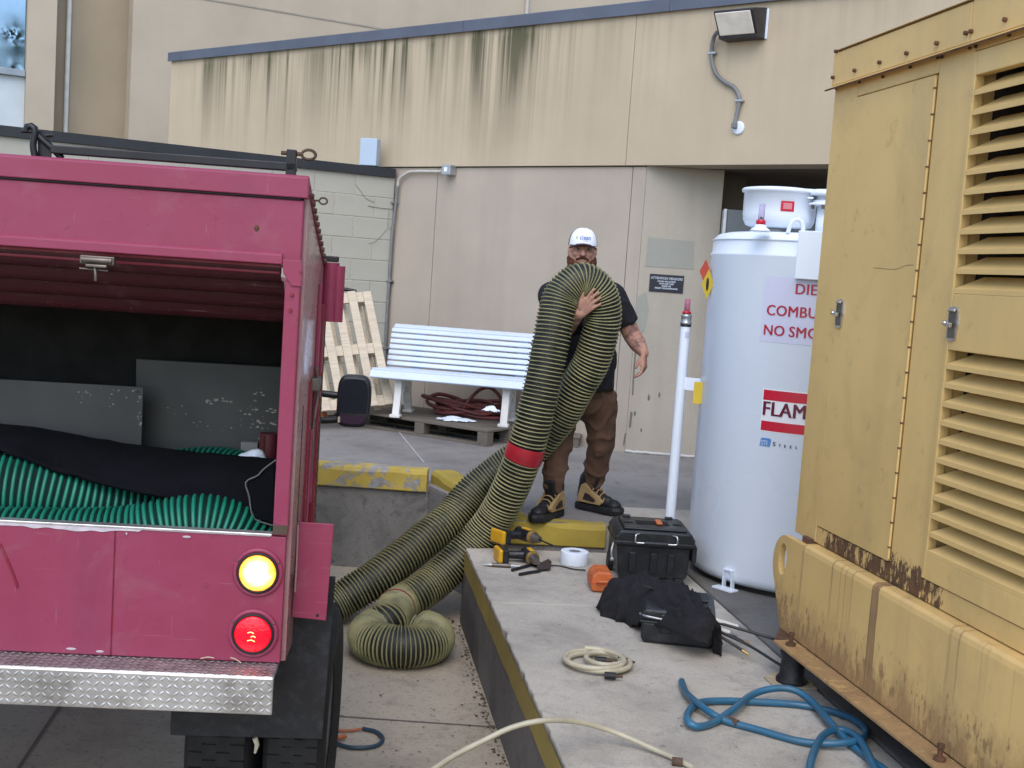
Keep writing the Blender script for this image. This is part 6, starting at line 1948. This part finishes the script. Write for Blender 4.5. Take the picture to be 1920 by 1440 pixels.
# top plate with recess, carry handle in orange and black
quick_box("top_deck", MAT['black_plastic'], lid_o, -w + .03, w - .03, .02, d_ - .03, h + .0855, h + .098, .006)
quick_box("handle_recess", MAT['dark_in'], lid_o, -.085, .085, .115, .20, h + .0985, h + .1005)
quick_box("deck_slot", MAT['dark_in'], lid_o, -.155, -.105, .13, .155, h + .0985, h + .1005)
quick_box("deck_slot", MAT['dark_in'], lid_o, .11, .155, .13, .155, h + .0985, h + .1005)
quick_box("orange_grip", MAT['orange'], lid_o, .018, .050, .110, .21, h + .101, h + .110, .003)
for x in (-.14, .09): quick_box("deck_lug", MAT['black_plastic'], lid_o, x, x + .04, d_ - .06, d_ - .03, h + .098, h + .108, .003)
zc = h + .048
for s in (-1, 1):
    hm = MB(); hm.tube(spline([(s * .088, -.012, zc + .024), (s * .106, -.03, zc + .022), (s * .108, -.034, zc + .0), (s * .104, -.034, zc - .016), (s * .060, -.034, zc - .018)], .006), .0048, 8)
    hm.build("wire_handle", MAT['steel'], lid_o)
MB().cyl((-.062, -.034, zc - .018), (.062, -.034, zc - .018), .011, n=14).build("handle_grip", MAT['black_plastic'], lid_o)
for s in (-1, 1):
    MB().cyl((s * .175, d_ - .03, .05), (s * .205, d_ - .03, .05), .05, n=24).build("wheel", MAT['rubber'], tb)
quick_box("foot", MAT['black_plastic'], tb, -.17, -.12, .03, .08, .0, .044, .005); quick_box("foot", MAT['black_plastic'], tb, .12, .17, .03, .08, .0, .044, .005)
lm = MB(); lm.tube(spline([(-w - .014, .04, h + .01), (-w - .026, .02, h - .03), (-w - .02, .02, h - .07)], .008), .006, 8); lm.ball((-w - .02, .018, h - .075), .011, 10, 8); lm.build("clasp", MAT['galv'], tb)

# flat black organiser case under the sack
c0 = on_z(1200, 1206, PZ); c1 = on_z(1337, 1221, PZ)
ca_ = math.atan2(c1.y - c0.y, c1.x - c0.x); Wd = (c1 - c0).length
oc = thing("organiser_case", "flat black parts case under the dark cloth sack", "case", (c0.x, c0.y, PZ), ca_); oc.scale = (1, 1, 1.4)
m = MB(); m.prism([(.012, .002), (Wd - .012, .002), (Wd, .016), (Wd, .068), (.0, .068), (.0, .016)], .01, .36, 'y'); m.build("base", MAT['black_plastic'], oc, .008)
m = MB(); m.prism([(-.004, .071), (Wd + .004, .071), (Wd + .004, .098), (Wd - .014, .112), (.014, .112), (-.004, .098)], .004, .365, 'y'); lid_ = m.build("lid", MAT['black_plastic'], oc, .010)
quick_box("seam_band", MAT['black_plastic'], oc, -.008, Wd + .008, .0, .37, .066, .074, .003)
for i in range(5): quick_box("lid_rib", MAT['black_plastic'], lid_, Wd - .10 + .0, Wd - .03, .19 + i * .032, .205 + i * .032, .113, .119, .002)
quick_box("latch", MAT['black_plastic'], oc, .08, .13, -.010, .002, .04, .10, .004); quick_box("latch", MAT['black_plastic'], oc, Wd - .13, Wd - .08, -.010, .002, .04, .10, .004)
quick_box("label", MAT['orange'], lid_, Wd - .155, Wd - .11, .25, .33, .1125, .1145)
m = MB(); m.tube(spline([(-.012, .05, .085), (.01, -.004, .09), (.05, -.012, .088), (.09, -.012, .085)], .01), .0035, 6); m.build("wire_bail", MAT['galv'], oc)

# orange plastic case at the end
oq = on_z(1122, 1112, PZ)
m = MB(); L_ = .26
oo = thing("orange_case", "orange plastic tool case lying by the chest", "case", (oq.x + .020, oq.y + .005, PZ), R(4)); oo.scale = (.85, .85, .9)
m.prism([(-.06, .004), (.055, .004), (.065, .03), (.062, .085), (.045, .115), (-.035, .118), (-.066, .09), (-.07, .03)], .0, .20, 'y'); m.build("shell", MAT['orange'], oo, .012, 3)
quick_box("seam", MAT['sign_orange'], oo, -.0715, .067, -.003, .203, .052, .058, .002)
for y in (.05, .10, .15): MB().cyl((-.02, y, .116), (-.02, y, .121), .016, n=12).build("boss", MAT['orange'], oo)
m = MB(); m.tube(spline([(-.03, -.002, .06), (-.03, -.03, .07), (.03, -.03, .07), (.03, -.002, .06)], .01), .008, 8); m.build("grip", MAT['orange'], oo)

# black cloth sack thrown over it, with rods poking out
def SP(px, py, z): return on_z(px, py, PZ + z)
# cloth laid over: a draped sheet whose height follows what lies beneath, with long folds
spine = [Vector((q.x, q.y, PZ)) for q in spline([SP(1124, 1114, .09), SP(1165, 1112, .10), SP(1215, 1110, .13), SP(1262, 1122, .16), SP(1312, 1156, .165), SP(1346, 1182, .13)], .012)]
nS, nV = len(spine), 30
def lerp_tab(tab, x):
    for (x0, y0), (x1, y1) in zip(tab, tab[1:]):
        if x <= x1: return y0 + (y1 - y0) * (x - x0) / (x1 - x0)
    return tab[-1][1]
v = []; f = []
for i, P0 in enumerate(spine):
    u = i / (nS - 1)
    d = (spine[min(i + 1, nS - 1)] - spine[max(i - 1, 0)]).normalized(); sd = Vector((-d.y, d.x, 0))
    H = lerp_tab([(0, .03), (.06, .14), (.22, .20), (.36, .17), (.48, .225), (.60, .215), (.82, .205), (.94, .185), (1, .150)], u)
    W0 = lerp_tab([(0, .05), (.08, .12), (.3, .150), (.6, .160), (.85, .125), (1, .055)], u)
    lowf = lerp_tab([(0, .0), (.42, .0), (.55, .06), (.8, .09), (1, .09)], u)     # hangs short over the case's front
    for j in range(nV + 1):
        t_ = j / nV * 2 - 1                                # -1 towards the camera
        wd = W0 * (1 + .18 * noise.noise(Vector((u * 7, t_ * 1.5, 3))))
        prof = 1 - abs(t_) ** 2.6
        z = (lowf if t_ < 0 else .0) * (1 - prof) + H * prof
        q = Vector((u * 3.2 + t_ * .9, t_ * 2.6 - u * 1.4, 1.0)) * 1.9
        rid = (1 - min(1, abs(noise.noise(q)) * 2.4)) ** 2
        z += (.034 * rid - .010 + .016 * noise.noise(q * 2.2)) * (1 - .55 * abs(t_) ** 3)
        z = max(.004, z)
        v.append(P0 + sd * (t_ * wd + .012 * noise.noise(q * 1.3)) + d * (.014 * noise.noise(q + Vector((9, 0, 0)))) + Vector((0, 0, PZ + z)) - Vector((0, 0, PZ)))
for i in range(nS - 1):
    for j in range(nV): f.append((i * (nV + 1) + j, i * (nV + 1) + j + 1, (i + 1) * (nV + 1) + j + 1, (i + 1) * (nV + 1) + j))
sack = MB().add(v, f, 0, True).build("cloth_sack", MAT['black_cloth'])
sd_ = sack.modifiers.new("s", 'SOLIDIFY'); sd_.thickness = .006; sd_.offset = -1
tag(sack, "limp black cloth sack slumped over the parts case", "sack")
m = MB(); q = SP(1207, 1098, .205); m.bar(q, q + Vector((.05, .0, -.012)), .03, .004); m.build("hook_tape", MAT['gasket'], sack)
# rods: white tubes and black spring rods with brass tips
RM = plain("white_rod", (.66, .65, .60), .4)
def rod(name, pts, r, mat, tip, label):
    R_ = thing(name, label, "rod", group="duct rods in the sack")
    m = MB(); m.tube(spline(pts, .03), r, 8); m.build("shaft", mat, R_)
    if tip:
        d = (pts[-1] - pts[-2]).normalized(); MB().cyl(pts[-1] - d * .012, pts[-1] + d * .022, r * 1.35, r * .9, 10).build("tip", tip, R_)
BR_ = plain("brass_tip", (.45, .33, .14), .35, .8)
rod("white_rod", [SP(1318, 1150, .14), SP(1338, 1161, .13), SP(1388, 1177, .10)], .0100, RM, MAT['galv'], "upper of the two short white rods poking from the sack")
rod("white_rod", [SP(1310, 1164, .13), SP(1330, 1173, .12), SP(1372, 1188, .09)], .0100, RM, MAT['galv'], "lower of the two short white rods poking from the sack")
rod("black_rod", [SP(1320, 1160, .125), SP(1400, 1183, .10), SP(1470, 1203, .075), SP(1534, 1218, .045)], .0065, MAT['black_plastic'], MAT['galv'], "longest black rod, its tip reaching over the rail flange")
rod("black_rod", [SP(1330, 1176, .11), SP(1400, 1208, .075), SP(1460, 1245, .04), SP(1515, 1279, .012)], .0065, MAT['black_plastic'], BR_, "black rod ending on the slab below the generator foot")
rod("black_rod", [SP(1325, 1178, .105), SP(1352, 1194, .08), SP(1396, 1222, .035)], .0065, MAT['black_plastic'], BR_, "short black rod with brass end, lowest of the bundle")
rod("black_rod", [SP(1330, 1170, .11), SP(1362, 1188, .09), SP(1398, 1205, .06)], .0065, MAT['black_plastic'], BR_, "short black rod between the brass ended rod and white rods")

# coil of cream hose
def coil(name, cpx, cpy, turns, rx, ry, r, mat, label, seed, z0, stack=.55):
    q = on_z(cpx, cpy, PZ); rs = random.Random(seed); pts = []
    n = int(turns * 14)
    for i in range(n):
        t = 2 * math.pi * i / 14; k = i / 14
        e = 1 + .10 * noise.noise(Vector((k * 1.3 + seed, 0, 0)))
        pts.append(Vector((q.x + rx * e * math.cos(t) + .012 * math.sin(k * 2.1), q.y + ry * e * math.sin(t), z0 + r + r * stack * k)))
    m = MB(); m.tube(spline(pts, .02), r, 8)
    return m, pts
m, cp_ = coil("cream_hose_coil", 1116, 1249, 2.4, .128, .118, .0112, None, "", 4, PZ + .001, .9)
inn, cp2 = coil("x", 1128, 1247, 1.2, .075, .085, .0112, None, "", 8, PZ + .012, .8)
cc_ = thing("cream_hose_coil", "small coil of cream hose with black couplers on the pad", "hose", (0, 0, 0))
m.build("loop", MAT['cream_hose'], cc_); inn.build("inner_loop", MAT['cream_hose'], cc_)
def coupler(p, d, parent):
    d = Vector(d).normalized(); MB().cyl(p - d * .022, p + d * .022, .0145, n=10).build("coupler", MAT['gasket'], parent)
    MB().cyl(p + d * .022, p + d * .05, .007, .005, 8).build("barb", MAT['rusty_iron'], parent)
coupler(on_z(1126, 1238, PZ + .03), (1, .05, 0), cc_); coupler(on_z(1144, 1267, PZ + .02), (1, -.02, 0), cc_); coupler(on_z(1168, 1239, PZ + .02), (1, -.05, -.05), cc_)
# long cream hose looping down off the pad edge to the driveway
pts = [on_z(1300, 1440, PZ + .012), on_z(1270, 1424, PZ + .012), on_z(1220, 1402, PZ + .02), on_z(1150, 1372, PZ + .05), on_z(1085, 1354, PZ + .10), on_z(1020, 1351, PZ + .14)]
e0 = pts[-1]
pts += [at_y(960, 1364, e0.y - .02), at_y(900, 1392, e0.y - .06), at_y(850, 1418, e0.y - .12), at_y(810, 1445, e0.y - .22), at_y(760, 1480, e0.y - .34)]
o = tag(MB().tube(spline(pts, .03), .0092, 10).build("cream_hose", MAT['cream_hose']), "long cream hose arching over the pad's yellow edge", "hose")
q = on_z(1268, 1428, PZ + .012); MB().cyl(q - Vector((.014, 0, 0)), q + Vector((.02, -.004, 0)), .015, n=10).build("hose_fitting", MAT['rusty_iron'], o)
# blue air hose tangle
bp_ = [(1278, 1278), (1284, 1296), (1300, 1312), (1330, 1335), (1362, 1352), (1420, 1368), (1500, 1390), (1560, 1394), (1608, 1388), (1624, 1374), (1610, 1355), (1570, 1337), (1500, 1322), (1420, 1316), (1350, 1314), (1310, 1318), (1291, 1335), (1290, 1352), (1306, 1362), (1336, 1356), (1375, 1330), (1410, 1303), (1450, 1291), (1490, 1294), (1525, 1318), (1560, 1358), (1600, 1400), (1640, 1430), (1690, 1470), (1700, 1500), (1660, 1490), (1640, 1440), (1610, 1385), (1575, 1368), (1545, 1378), (1526, 1410), (1518, 1450), (1530, 1490)]
pts = []
for i, (px, py) in enumerate(bp_):
    z = .0135 + .022 * (.5 + .5 * math.sin(i * .9)) * (1 if i % 5 in (2, 3) else .25)
    if i > 29: z += .02
    if 20 <= i <= 25: z += .018
    pts.append(on_z(px, py, PZ + z))
bh = tag(MB().tube(spline(pts, .02), .0135, 10).build("blue_air_hose", MAT['blue_hose']), "tangled blue air hose lying on the pad in front of the generator", "hose")
q0, q1 = on_z(1354, 1345, PZ + .018), on_z(1384, 1357, PZ + .018)
MB().tube([q0, q1], .0135, 8).build("splice", MAT['rusty_iron'], bh)
MB().cyl(on_z(1278, 1276, PZ + .011), on_z(1284, 1292, PZ + .011), .012, n=8).build("brass_end", BR_, bh)
# small navy loop and orange lead by the truck wheel
pts = [on_z(px, py, .012) for px, py in ((560, 1360), (610, 1366), (650, 1370), (680, 1366), (705, 1372), (718, 1385), (708, 1397), (680, 1402), (650, 1400), (625, 1391), (600, 1382), (570, 1380))]
lp = tag(MB().tube(spline(pts[3:], .02), .009, 8).build("navy_hose_loop", MAT['navy_hose']), "small navy hose loop on the driveway by the truck tyre", "hose")
m = MB(); m.tube(spline(pts[:4], .02), .006, 8)
m.tube([on_z(600, 1389, .02), on_z(632, 1384, .02), on_z(648, 1380, .02)], .010, 8)
tag(m.build("orange_lead", plain("orange_lead", (.42, .12, .04), .5)), "faded orange lead beside the small navy hose loop", "cable")["kind"] = "thing"

# roll of white tape
q = on_z(1077, 1062, PZ); rt = 27 * q.y / FPX * 1.0
tp = thing("tape_roll", "roll of white tape standing on the pad near the drills", "tape roll", (q.x, q.y + rt * .8, PZ + .0005), R(20))
ht = .072
MB().lathe([(rt * .42, .0), (rt, .0), (rt, ht), (rt * .42, ht), (rt * .42, 0)], 48).build("roll", MAT['paper'], tp, .003)
MB().lathe([(rt * .34, .001), (rt * .415, .001), (rt * .415, ht - .001), (rt * .34, ht - .001), (rt * .34, .001)], 40).build("core", plain("card_core", (.16, .17, .19), .8), tp)
m = MB(); m.tube(spline([on_z(1030, 1060, PZ + .006), on_z(1050, 1061, PZ + .006), on_z(1075, 1067, PZ + .006), on_z(1098, 1069, PZ + .006)], .02), .004, 6)
tag(m.build("extension_cable", MAT['gasket']), "short black cable passing in front of the tape roll", "cable")

# cordless drills lying on their sides
def drill(label, base, rz, flip, tilt, bit):
    D = thing("cordless_drill", label, "drill", base, rot=(tilt, 0, rz), group="drills on the pad"); D.scale = (1.1, 1.1, 1.1)
    # local: x towards the chuck, z up as it lies, handle along +/-y
    s = flip
    bd_ = MB(); bd_.cyl((-.075, 0, .036), (.035, 0, .036), .034, .033, 20); bd_.ball((-.072, 0, .036), (.022, .034, .034), 16, 10)
    bd_.build("motor_housing", MAT['black_plastic'], D)
    MB().cyl((.035, 0, .036), (.055, 0, .036), .035, .031, 20).build("nose_collar", MAT['drill_dull'], D)
    MB().cyl((.055, 0, .036), (.100, 0, .036), .028, .017, 16).build("chuck", MAT['dull_steel'], D)
    hm_ = MB(); hm_.tube(spline([(-.03, s * .02, .036), (-.042, s * .06, .034), (-.050, s * .11, .034)], .02), [.022] * 20 if False else .021, 12); hm_.build("handle", MAT['black_plastic'], D)
    MB().box(-.012, .004, min(s * .03, s * .065), max(s * .03, s * .065), .026, .044).build("trigger", MAT['gasket'], D, .004)
    y0, y1 = sorted((s * .112, s * .140)); MB().box(-.105, .012, y0, y1, .002, .070).build("battery_top", MAT['black_plastic'], D, .006)
    y0, y1 = sorted((s * .141, s * .166)); MB().box(-.100, .010, y0, y1, .0, .070).build("battery", MAT['drill_yellow'], D, .010)
    MB().box(-.04, .02, -.012, .012, .064, .0725).build("yellow_panel", MAT['drill_yellow'], D, .003)
    if bit: MB().cyl((.100, 0, .036), (.205, 0, .030), .0045, .0045, 8).build("driver_bit", MAT['gasket'], D)
q1 = on_z(980, 1042, PZ)
drill("black and yellow cordless drill propped on top, bit pointing right", (q1.x + .02, q1.y + .05, PZ + .066), R(-52), -1, R(0), True)
q2 = on_z(968, 1058, PZ)
drill("black and yellow cordless drill underneath, flat on the concrete", (q2.x + .075, q2.y + .03, PZ + .002), R(-74), -1, R(0), False)
# orientation: the batteries lie towards the pad's corner
for o in [x for x in bpy.data.objects if x.name.startswith("cordless_drill")]:
    pass
m = MB(); a_, b_ = on_z(905, 1058, PZ + .012), on_z(975, 1062, PZ + .012); dd = (b_ - a_)
hb = thing("hole_drill_bit", "fluted steel drill bit lying left of the drills", "drill bit")
m.cyl(a_, a_ + dd * .18, .002, .009, 10); m.cyl(a_ + dd * .18, a_ + dd * .24, .009, .009, 10); m.build("cutting_tip", MAT['galv'], hb)
MB().cyl(a_ + dd * .24, a_ + dd * .75, .012, n=12).build("shank_sleeve", MAT['dull_steel'], hb); MB().cyl(a_ + dd * .75, b_, .006, n=8).build("shank", MAT['galv'], hb)
# pliers
pl_ = thing("cutting_pliers", "old dark cutting pliers lying in front of the drills", "pliers")
zz = .010
J = on_z(1010, 1062, PZ + zz)
def pp_(px, py): return on_z(px, py, PZ + zz)
m = MB(); m.tube(spline([pp_(960, 1069), pp_(985, 1062), pp_(1002, 1058), J], .01), [.0085] * 60 if False else .0085, 8); m.build("handle", MAT['black_plastic'], pl_)
m = MB(); m.tube(spline([pp_(974, 1077), pp_(995, 1073), pp_(1012, 1070), J + Vector((.01, -.01, 0))], .01), .0085, 8); m.build("handle", MAT['black_plastic'], pl_)
jm = MB(); P_ = [pp_(1003, 1052), pp_(1014, 1058), pp_(1028, 1051), pp_(1034, 1056), pp_(1032, 1068), pp_(1008, 1070)]
jm.add([q for q in P_] + [q + Vector((0, 0, .012)) for q in P_], [tuple(range(5, -1, -1)), tuple(range(6, 12))] + [(i, (i + 1) % 6, 6 + (i + 1) % 6, 6 + i) for i in range(6)])
jm.build("jaw", plain("rusted_jaw", (.075, .05, .05), .6, .4, .3, 20), pl_, .003)
MB().cyl(J, J + Vector((0, 0, .016)), .008, n=12).build("rivet", MAT['galv'], pl_)

# pale scrap under the generator foot
q = on_z(1495, 1275, PZ)
m = MB(); m.box(-.07, .05, -.035, .03, .0, .010); o = m.build("wood_scrap", plain("scrap", (.42, .33, .22), .8), None, .003, loc=(q.x - .045, q.y - .02, PZ + .0005), rot=(0, R(2), R(-38)))
tag(o, "pale wooden scrap lying by the generator foot", "scrap")

# leaf litter and grit on the driveway, more along the pad's foot
rs = random.Random(21); m = MB()
def bit(m, x, y, s):
    a = rs.random() * 6.28; e = rs.uniform(.3, .8); tl = rs.uniform(-.4, .4)
    c, n_ = math.cos(a), math.sin(a)
    vv = []
    for (u, v_) in ((-1, 0), (-.2, e), (1, .1), (-.1, -e)):
        vv.append((x + s * (u * c - v_ * n_), y + s * (u * n_ + v_ * c), .003 + s * (.25 + .3 * u * tl)))
    m.add(vv, [(0, 1, 2, 3)])
for _ in range(220):
    x, y = rs.uniform(-1.1, .1), rs.uniform(4.2, 6.3)
    bit(m, x, y, rs.choice((.003, .004, .005, .007, .010)))
for _ in range(420):
    t = rs.uniform(.1, 4.5); q = padpt(-abs(rs.gauss(0, .022)) - .012, t, 0)
    bit(m, q.x, q.y, rs.uniform(.003, .011))
for _ in range(40):
    bit(m, rs.uniform(-.6, -.2), rs.uniform(6.35, 6.7), rs.uniform(.006, .02))
tag(m.build("leaf_litter", MAT['dry_leaf']), "scattered dry leaf bits and grit on the driveway", "leaf litter", kind="stuff")
m = MB()
for _ in range(60):
    q = padpt(rs.uniform(.1, 1.1), rs.uniform(.2, 2.9), PZ); b0_ = len(m.v); bit(m, q.x, q.y, rs.choice((.002, .003, .004, .006)))
    for i in range(b0_, len(m.v)): m.v[i].z += PZ
tag(m.build("pad_grit", MAT['dry_leaf']), "specks of grit scattered on the pale pad", "grit", kind="stuff")

# tree standing across the yard, mirrored in the high window
tree = thing("leafy_tree", "leafy tree reflected in the high blue window", "tree", (8.7, -8.2, 0))
m = MB(); m.tube(spline([(0, 0, 0), (.1, .05, 2.5), (-.1, .1, 5.0), (.1, 0, 7.5)], .4), .22, 8); 
for k in range(7):
    a_ = k * .9; m.tube([(0, 0, 3.6 + k * .45), (1.2 * math.cos(a_), 1.2 * math.sin(a_), 4.9 + k * .5), (2.2 * math.cos(a_), 2.2 * math.sin(a_), 5.6 + k * .55)], [.09, .06, .03], 6)
m.build("trunk", MAT['bark'], tree)
m = MB(); rt_ = random.Random(5)
cl = [(rt_.gauss(0, 1.5), rt_.gauss(0, 1.5), rt_.uniform(4.2, 9.2)) for _ in range(46)]
for c in cl:
    for _ in range(90):
        p = Vector((c[0] + rt_.gauss(0, .42), c[1] + rt_.gauss(0, .42), c[2] + rt_.gauss(0, .38)))
        a = Vector((rt_.gauss(0, 1), rt_.gauss(0, 1), rt_.gauss(0, 1))).normalized(); b_ = a.orthogonal().normalized()
        s = rt_.uniform(.06, .13)
        m.add([p - a * s, p + b_ * s * .5, p + a * s, p - b_ * s * .5], [(0, 1, 2, 3)])
m.build("crown", MAT['leaf'], tree)
bpy.data.scenes.remove(TMP)
